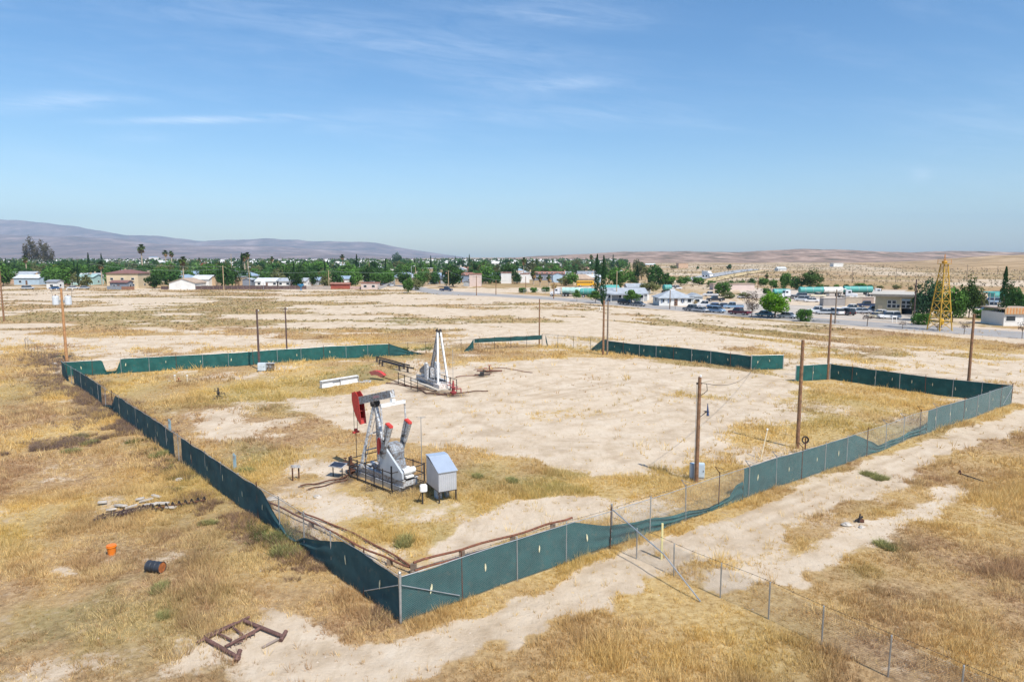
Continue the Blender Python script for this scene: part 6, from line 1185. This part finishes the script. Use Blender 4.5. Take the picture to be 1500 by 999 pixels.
# ================================================================= vehicles
def cm(n, c, r=.35): return mk('car_'+n, c, r, 0, .02, 1, spec=.6)
CC = dict(white=(.75, .76, .78), silver=(.45, .48, .52), black=(.02, .022, .03), blue=(.04, .12, .30), lblue=(.22, .34, .48), maroon=(.12, .02, .04), grey=(.16, .18, .21), navy=(.02, .04, .10), tealc=(.06, .20, .26), red=(.40, .05, .03), orange=(.55, .20, .08), cream=(.62, .56, .42))
def wheels(T, xs_, hw, r=.34, w=.22):
    for x in xs_:
        for s in (-1, 1):
            t = MB().tube((x, s*hw-w/2, r), (x, s*hw+w/2, r), r, None, 14).build('wheel', rubber, T); MB().tube((x, s*hw-w/2-.012, r), (x, s*hw+w/2+.012, r), r*.55, None, 10).build('rim', silver, t)
def car_proto(kind):
    T = bpy.data.objects.new('parked_car' if kind != 'pickup' else 'pickup_truck', None); COL.objects.link(T); L_, W_, = {'sedan': (4.6, 1.8), 'suv': (4.8, 1.9), 'pickup': (5.6, 1.95), 'van': (5.0, 1.95)}[kind]
    h0, h1, cab = {'sedan': (.82, 1.42, (-.30, .22)), 'suv': (.98, 1.75, (-.47, .20)), 'pickup': (1.0, 1.80, (-.12, .20)), 'van': (1.05, 1.95, (-.48, .30))}[kind]
    lo = .30; b = [(-L_/2, lo+.1), (-L_/2+.1, lo), (L_/2-.15, lo), (L_/2, lo+.12), (L_/2, h0*.78), (L_/2-.25, h0*.92), (L_*cab[1]+.45, h0), (-L_/2+.1, h0), (-L_/2, h0*.9)]
    if kind == 'pickup': b = [(-L_/2, lo+.15), (-L_/2+.1, lo+.05), (L_/2-.15, lo), (L_/2, lo+.12), (L_/2, h0*.85), (L_/2-.25, h0*.98), (L_*cab[1]+.4, h0+.03), (-L_/2, h0)]
    MB().prism(b, -W_/2, W_/2).build('body', cm('white', CC['white']), T, bevel=.06)
    c0, c1 = L_*cab[0], L_*cab[1]; m = MB()
    rk = .12 if kind in ('pickup', 'van', 'suv') else .45
    x0, x1, x2, x3 = c0, c0+rk, c1-.15, c1+.42
    vs = []
    for (x, z, w) in ((x0, h0-.02, W_/2-.04), (x1, h1-.05, W_/2-.20), (x2, h1-.05, W_/2-.20), (x3, h0-.02, W_/2-.04)): vs += [(x, -w, z), (x, w, z)]
    m.add(vs, [(0, 1, 3, 2), (2, 3, 5, 4), (4, 5, 7, 6), (0, 2, 4, 6), (1, 7, 5, 3), (0, 6, 7, 1)]).build('window', glass, T)
    MB().box(((x1+x2)/2, 0, h1-.03), (x2-x1+.05, (W_/2-.19)*2, .07)).box(((x1+x2)/2, W_/2-.13, (h0+h1)/2), (.09, .05, h1-h0)).box(((x1+x2)/2, -W_/2+.13, (h0+h1)/2), (.09, .05, h1-h0)).build('roof', cm('white', CC['white']), T)
    if kind == 'pickup': MB().box((-L_*.32, 0, h0+.012), (L_*.30, W_-.3, .02)).build('truck_bed', mk('bed_liner', (.04, .04, .04), .9), T)
    wheels(T, (L_*.31, -L_*.30), W_/2-.12, .36 if kind != 'sedan' else .32)
    for s in (-1, 1): MB().box((L_/2-.02, s*W_*.36, h0*.72), (.08, .34, .14)).build('headlight', mk('lamp_glass', (.7, .7, .68), .15), T); MB().box((-L_/2+.0, s*W_*.40, h0*.75), (.08, .2, .2)).build('tail_light', mk('tail_red', (.35, .02, .02), .3), T)
    MB().box((L_/2+.02, 0, lo+.12), (.10, W_*.92, .16)).build('bumper', mk('bumper_grey', (.12, .12, .13), .5), T)
    return T
CP = {k: [car_proto(k), 0] for k in ('sedan', 'suv', 'pickup', 'van')}
for v_ in CP.values(): v_[0].location = (0, 0, -4000)
def car(kind, px, pb, colr, rz, label, cat='car', group=None):
    P = CP[kind]; T = P[0] if P[1] == 0 else copy_tree(P[0]); P[1] += 1; x, y = G(px, pb); T.location = (x, y, .02); T.rotation_euler = (0, 0, R(rz)); recolor(T, ('body', 'roof'), cm(colr, CC[colr])); tag(T, label, cat, group); return T
RD = -53
for a in (
 ('suv', 916, 446, 'black', RD+5, 'black van-like car in the shade of the bright leafy tree'), ('sedan', 935, 448.5, 'grey', RD+5, 'dark grey car behind the black one on the road'),
 ('pickup', 1015, 456, 'grey', RD+180, 'dark grey pickup at the left end of the roadside row'), ('pickup', 1034, 449.5, 'white', 160, 'white pickup by the gold green bush of the cottage'), ('sedan', 1026, 457, 'silver', RD, 'silver car nose just behind the dark grey pickup'), ('sedan', 1047, 451, 'blue', 165, 'blue car right of the white pickup'), ('suv', 1049, 458, 'lblue', RD, 'pale blue car at the kerb below the blue one'), ('sedan', 1060, 451.5, 'navy', 165, 'navy car between the blue car and the silver pickup'), ('pickup', 1074, 452, 'lblue', 165, 'light blue pickup behind the maroon one'),
 ('pickup', 1083, 461, 'maroon', RD+180, 'dark maroon pickup at the kerb left of the sparse tree'), ('pickup', 1048, 441.5, 'black', 175, 'black pickup standing alone on dry grass above the row'), ('pickup', 1041, 434, 'white', 150, 'white pickup parked beyond the cottage wing'), ('sedan', 1090, 437, 'white', 178, 'long white car below the orchard hedge'), ('sedan', 1121, 463.5, 'tealc', RD+180, 'blue teal car half under the vivid green tree'),
 ('sedan', 1153, 466, 'silver', RD, 'silver car in the shade right of the vivid green tree'),
 ('sedan', 1157, 437.5, 'white', 160, 'white car under the first teal tank'), ('suv', 1175, 441, 'silver', 160, 'silver car in the yard left of the nearer white one'), ('sedan', 1189, 442.5, 'white', 165, 'nearer white car in the yard before the containers'), ('suv', 1172, 436, 'grey', 165, 'grey car behind the silver one in the yard'), ('pickup', 1197, 430.5+5, 'cream', 0, 'cream pickup in the yard under the teal tankers'),
 ('pickup', 1200, 459, 'white', 168, 'white pickup leftmost in the workshop lot'), ('sedan', 1210, 460.5, 'silver', 168, 'silver car just right of the leftmost lot pickup'), ('suv', 1224, 461, 'white', 100, 'white car by the grey curved street light'), ('suv', 1240, 461.5, 'black', 100, 'black car in the lot front right of the white one'), ('pickup', 1250, 455.5, 'white', 170, 'large white pickup in the middle of the workshop lot'), ('pickup', 1271, 450, 'navy', 170, 'navy pickup against the workshop corner'), ('sedan', 1262, 459, 'silver', 168, 'silver car behind the leafless purple tree'), ('suv', 1281, 457.5, 'silver', 168, 'silver blue van before the workshop windows'), ('suv', 1297, 459, 'tealc', 168, 'teal car before the workshop windows'), ('sedan', 1291, 462, 'white', 168, 'white car between the two vans at the workshop'), ('suv', 1302, 467, 'white', 172, 'white car front right in the lot near the signboard'), ('sedan', 1285, 466, 'cream', 172, 'cream car beside the front white one in the lot'),
 ('pickup', 653.5, 426.5, 'navy', -20, 'navy pickup on the side street by the pale pole'), ('pickup', 55, 416.5, 'white', 0, 'white pickup right of the brown gable porch house'), ('sedan', 81, 424, 'blue', 0, 'blue car before the small white shed'), ('van', 96, 418, 'orange', 0, 'orange brown van left of the turquoise house'), ('sedan', 107, 423.4, 'white', 0, 'white car left before the turquoise house'), ('sedan', 123, 423.4, 'silver', 0, 'pale car right before the turquoise house'), ('suv', 41, 424, 'silver', 0, 'silver car in the dip below the left gable house'),
 ('sedan', 563, 419.5, 'maroon', -60, 'maroon car on the side street'), ('sedan', 572, 420, 'white', -60, 'white car on the side street under the dark tree'), ('suv', 739, 424*0+430.5, 'cream', -20, 'cream car at the verge right of the brown pole') if 0 else ('suv', 556, 417.5, 'grey', -60, 'grey car furthest back on the side street'),
 ('pickup', 935, 429.5, 'white', 170, 'white pickup on the roof line behind the porch house'), ('suv', 991, 425*0+437*0+424, 'white', 0, 'white van half hidden by trees above the cottage roof'), ('sedan', 1073.5, 399.2+.4, 'black', 60, 'tiny dark car near the top of the highway'),
): car(*a)
for k in range(2):
    for i, (px, pb, c, l) in enumerate((((1455, 452, 'white', 'white pickup below the teal canopy'), (1443, 450, 'silver', 'silver car left under the teal canopy'), (1452, 444, 'lblue', 'pale blue car just beneath the teal canopy'), (1446, 459, 'white', 'white car behind the tan bush by the cypress')) if k else ())): car('suv' if i else 'pickup', px, pb, c, 160, l)
# semi tractor, tank trailers
def tractor(px, pb, colr, rz, label, s=1):
    T = thing('truck_tractor', (*G(px, pb), .02), label, 'truck', None, R(rz), s); b = cm(colr, CC[colr])
    MB().prism([(-.9, 1.0), (1.0, 1.0), (1.0, 2.1), (.75, 3.0), (-.9, 3.1)], -1.2, 1.2).build('cab', b, T, bevel=.08); MB().prism([(1.0, .6), (2.7, .6), (2.75, 1.5), (2.5, 1.75), (1.0, 2.0)], -.95, .95).build('hood', b, T, bevel=.08)
    MB().box((1.0, 0, 2.45), (.12, 2.0, .7)).box((.3, 0, 2.4), (.8, 2.44, .6)).build('window', glass, T); MB().box((-2.0, 0, .85), (4.6, .9, .3)).build('chassis', darkmetal, T); wheels(T, (2.0, -2.2, -3.4), 1.1, .5, .3)
    for sg in (-1, 1): MB().tube((-1.0, sg*1.0, 1), (-1.0, sg*1.0, 3.4), .09).build('exhaust_stack', silver, T); MB().box((2.72, sg*.7, 1.1), (.1, .35, .25)).build('headlight', MATS['lamp_glass'], T)
    return T
tealp = mk('teal_tank_paint', (.08, .32, .29), .55, 0, .06, 1); whitet = mk('white_tank_paint', (.75, .74, .68), .4, 0, .05, 1)
def tanker(px, pb, L_, mat, rz, label, r=1.15):
    T = thing('tank_trailer', (*G(px, pb), .02), label, 'tanker', None, R(rz)); MB().lathe([(.2, -L_/2-.25), (r*.8, -L_/2-.12), (r, -L_/2), (r, L_/2), (r*.8, L_/2+.12), (.2, L_/2+.25)], (0, 0, 2.15), 20, 'x').build('tank', mat, T, smooth=False)
    m = MB(); [m.lathe([(r+.04, 0), (r+.04, .08)], (u*L_, 0, 2.15), 20, 'x') for u in (-.3, 0, .3)]; m.build('band', silver, T)
    MB().box((0, 0, .95), (L_, .9, .25)).build('chassis', darkmetal, T); wheels(T, (-L_*.42, -L_*.32, L_*.30), 1.1, .5, .3); MB().box((0, 0, 2.15+r+.06), (L_*.7, .5, .05)).build('walkway', darkmetal, T); MB().tube((L_*.36, .5, .05), (L_*.36, .5, 1.0), .07).build('landing_leg', darkmetal, T); return T
tanker(1144, 437, 5.5, tealp, 0, 'short teal tank left in the yard above the white car'); tractor(1152, 438, 'white', 178, 'white truck tractor next to the short teal tank')
tanker(1189, 433.5, 9.5, tealp, 2, 'long teal tanker under the big spreading pine'); tanker(1219, 433.5, 7.0, whitet, 2, 'white cream tanker right of the long teal one'); tanker(1256, 432, 10.5, tealp, -3, 'long teal tanker right of the white one'); tractor(1243, 438, 'white', -30, 'white truck tractor in front of the right teal tanker'); tractor(1286, 435.5, 'white', -35, 'white truck tractor above the workshop roof corner')
tractor(817, 434.5, 'white', 165, 'white truck tractor left of the roadside teal tanks'); tanker(836, 434.5, 6, mk('pale_teal_tank', (.40, .62, .56), .4), 165, 'pale teal tank behind the white roadside truck'); tanker(852, 434, 7, whitet, 170, 'cream tank between the roadside teal tanks'); tanker(861.5, 436, 5.5, tealp, 172, 'bright teal tank left of the cypress pair'); tanker(943*0+941, 426.5*0+430, 4, tealp, 0, 'small teal tank behind the porch house white end') if 0 else tanker(977, 429, 3.2, tealp, 20, 'small teal tank seen over the white cottage roof')
T = tanker(1459, 441.5, 5, tealp, 20, 'teal tank under the canopy far right')
T = thing('canopy', (*G(1452, 452), 0), 'teal shade canopy left of the lone tall cypress', 'canopy'); MB().box((0, 0, 4.6), (5.0, 5, .15)).build('roof', tealp, T); [MB().box((a, b, 2.3), (.15, .15, 4.6)).build('post', steel, T) for a in (-2.2, 2.2) for b in (-2.2, 2.2)]
# trailer truck coming down the highway
x, y = G(1037.5, 408); T = thing('trailer_truck', (x, y, 1.0), 'white box trailer truck coming down the highway', 'truck', None, R(-80)); MB().box((-3, 0, 2.5), (9, 2.5, 2.8)).build('cargo_box', whitep, T, bevel=.05); MB().prism([(1.8, .5), (4.2, .5), (4.2, 1.7), (3.2, 2.2), (2.9, 3.0), (1.8, 3.1)], -1.2, 1.2).build('cab', cm('white', CC['white']), T, bevel=.06); MB().box((3.3, 0, 2.3), (.5, 2.1, .6)).build('window', glass, T); wheels(T, (3.3, -4.5, -5.8), 1.1, .5, .3)
# yellow bus
x, y = G(858, 421); T = thing('school_bus', (x, y, .3), 'yellow bus parked behind the teal tanks left of the cypress pair', 'bus', None, R(5)); yb = mk('bus_yellow', (.68, .36, .02), .4, 0, .04, 1); MB().prism([(-4.4, .6), (3.6, .6), (3.6, 2.6), (3.4, 2.9), (-4.3, 2.9), (-4.4, 2.7)], -1.2, 1.2).build('body', yb, T, bevel=.08); MB().box((4.1, 0, 1.1), (1.2, 2.0, 1.0)).build('hood', yb, T, bevel=.08)
for i in range(8): MB().box((-3.9+i*.93, -1.22, 2.1), (.7, .05, .55)).build('window', glass, T)
MB().box((-.4, 0, 2.95), (7.6, 2.1, .08)).build('roof', mk('bus_roof', (.66, .5, .3), .5), T); MB().box((3.62, 0, 2.15), (.05, 2.0, .8)).build('windscreen', glass, T); wheels(T, (2.9, -2.8), 1.05, .5, .3)
# containers and the workshop
cb = mk('container_beige', (.52, .44, .35), .7, 0, .08, 1.2); cg_ = mk('container_grey', (.34, .32, .31), .7, 0, .08, 1.2)
def container(px0, px1, pb, h, mat, label):
    a, b = G(px0, pb), G(px1, pb); L_ = math.dist(a, b); T = thing('storage_container', ((a[0]+b[0])/2, a[1]+1.3, 0), label, 'container'); m = MB()
    corrug(m, (-L_/2, -1.2, 0), (L_/2, -1.2, 0), .1, h, h, (0, -1, 0), 46, .03); corrug(m, (-L_/2, 1.2, 0), (L_/2, 1.2, 0), .1, h, h, (0, 1, 0), 46, .03); corrug(m, (-L_/2, -1.2, 0), (-L_/2, 1.2, 0), .1, h, h, (1, 0, 0), 16, .03); corrug(m, (L_/2, -1.2, 0), (L_/2, 1.2, 0), .1, h, h, (1, 0, 0), 16, .03); m.build('wall', mat, T)
    MB().box((0, 0, h), (L_, 2.4, .1)).build('roof', cb, T); MB().box((0, -1.24, .08), (L_, .12, .16)).box((0, -1.24, h-.05), (L_, .12, .12)).build('rail', mat, T); return T
container(1206, 1238, 448.5, 2.3, cg_, 'grey brown corrugated container, leftmost of three'); container(1238.3, 1263, 448.2, 2.5, cb, 'beige container in the middle of three'); container(1263.3, 1280, 447.5, 2.5, mk('container_pink', (.45, .36, .31), .7, 0, .08, 1.2), 'pinkish container touching the workshop')
a = G(1281, 459); b = G(1339, 461); cx, cy_ = (a[0]+b[0])/2, (a[1]+b[1])/2; Lw = math.dist(a, b); hW = 4.6
T = thing('workshop', (cx, cy_, 0), 'beige workshop with grey flat roof, gridded windows and dark open bay', 'workshop', None, math.atan2(b[1]-a[1], b[0]-a[0])); wmx = mk('workshop_wall', (.47, .41, .28), .8, 0, .1, .8); D_ = 16
x0, x1 = -Lw/2, Lw/2; bx0, bx1 = Lw*.5*.36, Lw*.5*.90
MB().box(((x0+bx0)/2, .15, hW/2), (bx0-x0, .3, hW)).box(((bx1+x1)/2, .15, hW/2), (x1-bx1, .3, hW)).box(((bx0+bx1)/2, .15, hW-.45), (bx1-bx0, .3, .9)).box((x0+.15, D_/2+.1, hW/2), (.3, D_-.4, hW)).box((x1-.15, D_/2+.1, hW/2), (.3, D_-.4, hW)).box((0, D_-.15, hW/2), (Lw, .3, hW)).build('wall', wmx, T)
MB().box((0, D_/2, hW+.2), (Lw+1.6, D_+2.0, .4)).build('roof', mk('workshop_roof', (.46, .43, .37), .85, 0, .1, .3), T); MB().box((0, -1.02, hW+.12), (Lw+1.64, .06, .6)).build('fascia', mk('fascia_grey', (.22, .20, .17), .7), T)
MB().box(((bx0+bx1)/2, .02, hW-.9), (bx1-bx0+.3, .2, .35)).build('roller_box', wm('blue'), T); MB().box(((bx0+bx1)/2, 5, 1.6), (2, 1.2, 1.2)).build('workbench', greyp, T)
MB().box((bx0-.3, -.12, hW/2-.2), (.35, .25, hW-.4)).build('pillar', wm('cream'), T)
for i in range(6):
    for j in range(2):
        if (i, j) in ((2, 1),): continue
        f = MB().box((x0+3.2+i*1.05, -.03, 2.0+j*1.0), (.98, .08, .92)).build('window', trimm, T); MB().box((x0+3.2+i*1.05, -.08, 2.0+j*1.0), (.8, .04, .74)).build('pane', glass, f)
MB().box((x0+1.2, -.03, 1.1), (1.0, .06, 2.1)).build('door', wm('cream'), T)
house(px=1343, pb=460, wpx=7, hpx_=14, label='pale blue wall end right of the workshop bay', wall='blue', roof='lgrey', gable='y', d=6, win=0, door=False, name='annex', cat='building')
# striped building at the right edge
x, y = G(1500, 478); T = thing('striped_building', (x, y+4, 0), 'white building with orange striped fascia at the right edge', 'building'); Wb = 56/FOC*y
MB().box((0, 0, 1.4), (Wb, 7, 2.8)).build('wall', wm('white'), T); n = 26; m = MB(); m2 = MB()
for i in range(n): (m if i % 2 else m2).box((-Wb/2-.2+(Wb+.4)*(i+.5)/n, -3.9, 3.2), ((Wb+.4)/n, .12, 1.3))
m.build('fascia', mk('orange_slat', (.50, .22, .08), .7), T); m2.build('fascia_trim', mk('tan_slat', (.48, .34, .2), .7), T); MB().box((0, 0, 3.6), (Wb+.5, 7.6, .16)).build('roof', rm('tan'), T)
for u in (-2.6, 1.2): f = MB().box((u, -3.53, 1.6), (2.2, .08, 1.2)).build('window', trimm, T); MB().box((u, -3.58, 1.6), (1.9, .04, .95)).build('pane', glass, f)
# ================================================================= yellow derrick
x, y = G(1376, 484); T = thing('oil_derrick', (x, y, 0), 'yellow lattice oil derrick tapering to a crowned top', 'derrick', None, R(14)); yd = mk('derrick_yellow', (.52, .31, .03), .6, 0, .12, 1, dirt=(.38, .22, .05), dirtamt=.35); Hd = hpx(1376, 484, 385)-.2; b0, b1 = 1.75, .42
b0 = 26.5/FOC*y/2*.84
cor = lambda z: (b0+(b1-b0)*z/Hd)
for a, b in ((-1, -1), (1, -1), (1, 1), (-1, 1)): MB().beam((a*b0, b*b0, 0), (a*b1, b*b1, Hd), .16).build('leg', yd, T)
zs = [0.2, 2.0, 3.9, 5.8, 7.6, 9.2, 10.6, 11.8, Hd-.3]; S4 = [(-1, -1), (1, -1), (1, 1), (-1, 1)]
for z in zs[1:]:
    m = MB(); c = cor(z); [m.beam((p[0]*c, p[1]*c, z), (q[0]*c, q[1]*c, z), .11) for p, q in zip(S4, S4[1:]+S4[:1])]; m.build('girt', yd, T)
for z0_, z1_ in zip(zs, zs[1:]):
    m = MB(); c0, c1 = cor(z0_), cor(z1_)
    for p, q in zip(S4, S4[1:]+S4[:1]): m.beam((p[0]*c0, p[1]*c0, z0_), (q[0]*c1, q[1]*c1, z1_), .055).beam((q[0]*c0, q[1]*c0, z0_), (p[0]*c1, p[1]*c1, z1_), .055)
    m.build('cross_brace', yd, T)
m = MB(); [m.tube((-.25, -cor(z)-.06, z), (.05, -cor(z)-.06, z), .02, None, 4) for z in np.arange(.5, Hd, .45)]; m.build('ladder', yd, T)
MB().box((0, 0, Hd), (1.7, 1.7, .10)).build('crown_platform', yd, T); m = MB(); [m.beam((p[0]*.8, p[1]*.8, Hd+h), (q[0]*.8, q[1]*.8, Hd+h), .06) for p, q in zip(S4, S4[1:]+S4[:1]) for h in (.45, .85)]; [m.beam((p[0]*.8, p[1]*.8, Hd), (p[0]*.8, p[1]*.8, Hd+.85), .06) for p in S4]; m.build('crown_rail', mk('derrick_orange', (.50, .22, .05), .6), T)
MB().beam((-.3, 0, Hd), (0, 0, Hd+1.9), .07).beam((.3, 0, Hd), (0, 0, Hd+1.9), .07).build('gin_pole', MATS['derrick_orange'], T); MB().tube((-.4, 0, Hd+.3), (.4, 0, Hd+.3), .28, None, 12).build('crown_block', yd, T)
T2 = thing('traveling_block', (x-.25, y-.9, 0), 'bright yellow rounded block hanging low inside the derrick', 'block'); MB().lathe([(.1, 1.1), (.35, 1.3), (.42, 1.7), (.38, 2.2), (.12, 2.4)], (0, 0, 0), 12).build('sheave_housing', mk('block_yellow', (.75, .42, .02), .5), T2); MB().tube((0, 0, 2.3), (0, 0, 9), .02).build('cable', wire, T2); MB().tube((0, 0, .6), (0, 0, 1.2), .06).build('hook', darkmetal, T2)
T = thing('signboard', (*G(1310, 473), 0), 'white two-post signboard at the workshop verge', 'sign'); [MB().box((u, 0, .8), (.1, .1, 1.6)).build('post', whitep, T) for u in (-.45, .45)]; MB().box((0, 0, 1.4), (1.1, .06, .35)).build('board', whitep, T)
for px, pb, l in ((1335.5, 475, 'white short marker post before the workshop bay'), (879.5, 447*0+455, 'small white fire hydrant-like marker by the paired roadside cypress')): T = thing('marker_post', (*G(px, pb), 0), l, 'marker post'); MB().tube((0, 0, 0), (0, 0, 1.1), .09, None, 8).build('stake', whitep, T); MB().box((0, -.1, .85), (.2, .03, .25)).build('plate', whitep, T)
T = thing('street_sign', (*G(989, 453.5), 0), 'thin dark sign post at the kerb before the white cottage', 'sign'); MB().tube((0, 0, 0), (0, 0, 2.0), .04).build('post', darkmetal, T); MB().box((0, -.05, 1.9), (.5, .03, .3)).build('plate', darkmetal, T)
wallrun([(1183, 471), (1230, 473)], .5, mk('kerb_stone', (.45, .42, .38), .9), 'low pale kerb wall by the road right of the leafy shrub', 'kerb_wall', .3, cat='kerb')
# power lines over the town
def line2(p, q, sag, label, r=.03):
    p = Vector(p); q = Vector(q); m = MB(); m.path([p.lerp(q, t/16)-Vector((0, 0, sag*4*(t/16)*(1-t/16))) for t in range(17)], r, 4); tag(m.build('overhead_wire', mk('pale_wire', (.30, .36, .34), .5)), label, 'wire')
def topof(k, dz=-.4): T, H = TOP[k]; return T.location+Vector((0, 0, H+dz))
line2(topof('p6', -.2)+Vector((-60, 130, 2)), topof('q328'), 1.2, 'upper wire crossing before the left town to the tan field pole'); line2(topof('p6', -1.6)+Vector((-60, 130, 1)), topof('q328', -1.4), 1.4, 'lower wire crossing before the left town to the tan field pole')
for a, b, l in (('q328', 'q366', 'wire from the tan field pole to the board fence pole'), ('q366', 'q482', 'wire from the board fence pole past the red shed pole'), ('q482', 'q657', 'wire from the red shed pole over the side street'), ('q657', 'q698', 'wire between side street pole and the dark apartment pole'), ('q698', 'q811', 'wire along the road to the orange tree pole')): line2(topof(a), topof(b), .8, l)
# marks of pieces never placed
# remove prototypes nobody used
for o in list(COL.objects):
    if o.parent is None and o.type == 'EMPTY' and o.location.z < -100:
        for c in list(o.children_recursive): bpy.data.objects.remove(c)
        bpy.data.objects.remove(o)
# ================================================================= air, sky, light, camera
hz = MB(); 
xa, xb, ya, yb, z0, z1 = -9600, 9600, -950, 11600, -4.2, 700
hz.box(((xa+xb)/2, (ya+yb)/2, (z0+z1)/2), (xb-xa, yb-ya, z1-z0))
hm_ = bpy.data.materials.new('air_haze'); hm_.use_nodes = True; nt = hm_.node_tree
for q in list(nt.nodes): nt.nodes.remove(q)
out = nd(nt, 'ShaderNodeOutputMaterial'); pv = nd(nt, 'ShaderNodeVolumePrincipled'); pv.inputs['Density'].default_value = HAZE; pv.inputs['Color'].default_value = (.50, .745, 1.0, 1); pv.inputs['Anisotropy'].default_value = -.1
nt.links.new(pv.outputs[0], out.inputs['Volume'])
h = hz.build('haze', hm_); tag(h, kind='stuff')
w = bpy.data.worlds.new('World'); SC.world = w; w.use_nodes = True; nt = w.node_tree; L = nt.links
bg = nt.nodes['Background']; sky = nd(nt, 'ShaderNodeTexSky', sky_type='NISHITA'); sky.sun_disc = False
SUN_EL = R(54.5); SUN_AZ = math.atan2(.60, -.80)
sky.sun_elevation = SUN_EL; sky.sun_rotation = SUN_AZ; sky.altitude = 150; sky.air_density = 1.0; sky.dust_density = .9; sky.ozone_density = 2.2
# thin cirrus: stretched noise over the sky's own direction, and the brighter streaks low on the left
tc = nd(nt, 'ShaderNodeTexCoord'); sx = nd(nt, 'ShaderNodeSeparateXYZ'); L.new(tc.outputs['Generated'], sx.inputs[0])
def math_(op, a, b=None):
    m = nd(nt, 'ShaderNodeMath', operation=op)
    for i, q in enumerate((a, b)):
        if q is None: continue
        if isinstance(q, (int, float)): m.inputs[i].default_value = q
        else: L.new(q, m.inputs[i])
    return m.outputs[0]
yy = math_('MAXIMUM', sx.outputs[1], .05); u = math_('DIVIDE', sx.outputs[0], yy); v = math_('DIVIDE', sx.outputs[2], yy)
cb = nd(nt, 'ShaderNodeCombineXYZ'); L.new(math_('MULTIPLY', u, 2.0), cb.inputs[0]); L.new(math_('MULTIPLY', math_('ADD', v, math_('MULTIPLY', u, .10)), 13.0), cb.inputs[1])
no = nd(nt, 'ShaderNodeTexNoise'); no.inputs['Scale'].default_value = 1.0; no.inputs['Detail'].default_value = 7; no.inputs['Roughness'].default_value = .6; no.inputs['Distortion'].default_value = .4; L.new(cb.outputs[0], no.inputs['Vector'])
mr = nd(nt, 'ShaderNodeMapRange'); mr.inputs['From Min'].default_value = .46; mr.inputs['From Max'].default_value = .80; mr.inputs['To Max'].default_value = .17; L.new(no.outputs['Fac'], mr.inputs[0])
acc = mr.outputs[0]
cb2 = nd(nt, 'ShaderNodeCombineXYZ'); L.new(math_('MULTIPLY', u, 7.0), cb2.inputs[0]); L.new(math_('MULTIPLY', math_('ADD', v, math_('MULTIPLY', u, .12)), 55.0), cb2.inputs[1])
n2 = nd(nt, 'ShaderNodeTexNoise'); n2.inputs['Scale'].default_value = 1.0; n2.inputs['Detail'].default_value = 8; n2.inputs['Roughness'].default_value = .7; n2.inputs['Distortion'].default_value = .8; L.new(cb2.outputs[0], n2.inputs['Vector'])
fib = math_('MAXIMUM', math_('MULTIPLY', math_('SUBTRACT', n2.outputs['Fac'], .32), 3.4), .05)
def streak(px, py, wx, wy, amt, tilt=0.0):
    U = (px-750)/FOC; yv = -(py-499.5)/FOC; den = cP+yv*sP; U /= den; Vv = (-sP+yv*cP)/den
    du = math_('DIVIDE', math_('SUBTRACT', u, U), wx); dv = math_('DIVIDE', math_('SUBTRACT', math_('ADD', v, math_('MULTIPLY', math_('SUBTRACT', no.outputs['Fac'], .5), wy*2.0)), math_('ADD', math_('MULTIPLY', math_('SUBTRACT', u, U), tilt), Vv)), wy)
    r = math_('ADD', math_('MULTIPLY', du, du), math_('MULTIPLY', dv, dv))
    return math_('MULTIPLY', math_('POWER', 2.718, math_('MULTIPLY', r, -1.0)), amt)
for q in ((300, 176, .12, .005, .55, .02), (90, 150, .10, .012, .35, .05), (200, 205, .04, .008, .25, 0), (1350, 256, .014, .008, .28, 0), (830, 122, .12, .010, .22, .03), (800, 20, .14, .02, .2, -.05), (560, 60, .3, .03, .16, -.12), (700, 170, .3, .02, .12, .02)):
    acc = math_('ADD', acc, streak(*q))
mx = nd(nt, 'ShaderNodeMix', data_type='RGBA'); L.new(math_('MINIMUM', math_('MULTIPLY', acc, fib), .8), mx.inputs['Factor']); 
hsv = nd(nt, 'ShaderNodeHueSaturation'); hsv.inputs['Saturation'].default_value = 1.26; L.new(sky.outputs[0], hsv.inputs['Color']); L.new(hsv.outputs[0], mx.inputs[6]); mx.inputs[7].default_value = (6.3, 7.0, 8.0, 1)
L.new(mx.outputs[2], bg.inputs['Color']); bg.inputs['Strength'].default_value = SKY
sl = bpy.data.lights.new('sun', 'SUN'); sl.energy = SUNE; sl.angle = R(.53); sl.color = (1, .955, .88); so = bpy.data.objects.new('sun', sl); COL.objects.link(so)
sd = Vector((.60*math.cos(SUN_EL), -.80*math.cos(SUN_EL), math.sin(SUN_EL))); so.rotation_euler = sd.to_track_quat('Z', 'Y').to_euler(); so.location = (30, -40, 60)
cam = bpy.data.cameras.new('camera'); cam.lens = 24; cam.sensor_width = 36; cam.clip_end = 20000; cam.clip_start = .5
co = bpy.data.objects.new('camera', cam); COL.objects.link(co); co.location = (0, 0, CH); co.rotation_euler = (math.pi/2-PITCH, 0, 0); SC.camera = co
SC.view_settings.view_transform = 'Standard'; SC.view_settings.look = 'None'; SC.view_settings.gamma = 1; SC.view_settings.exposure = EXPO
cy = SC.cycles; cy.use_denoising = True; cy.volume_bounces = 0; cy.max_bounces = 5; cy.diffuse_bounces = 2; cy.transparent_max_bounces = 6; cy.caustics_reflective = False; cy.caustics_refractive = False
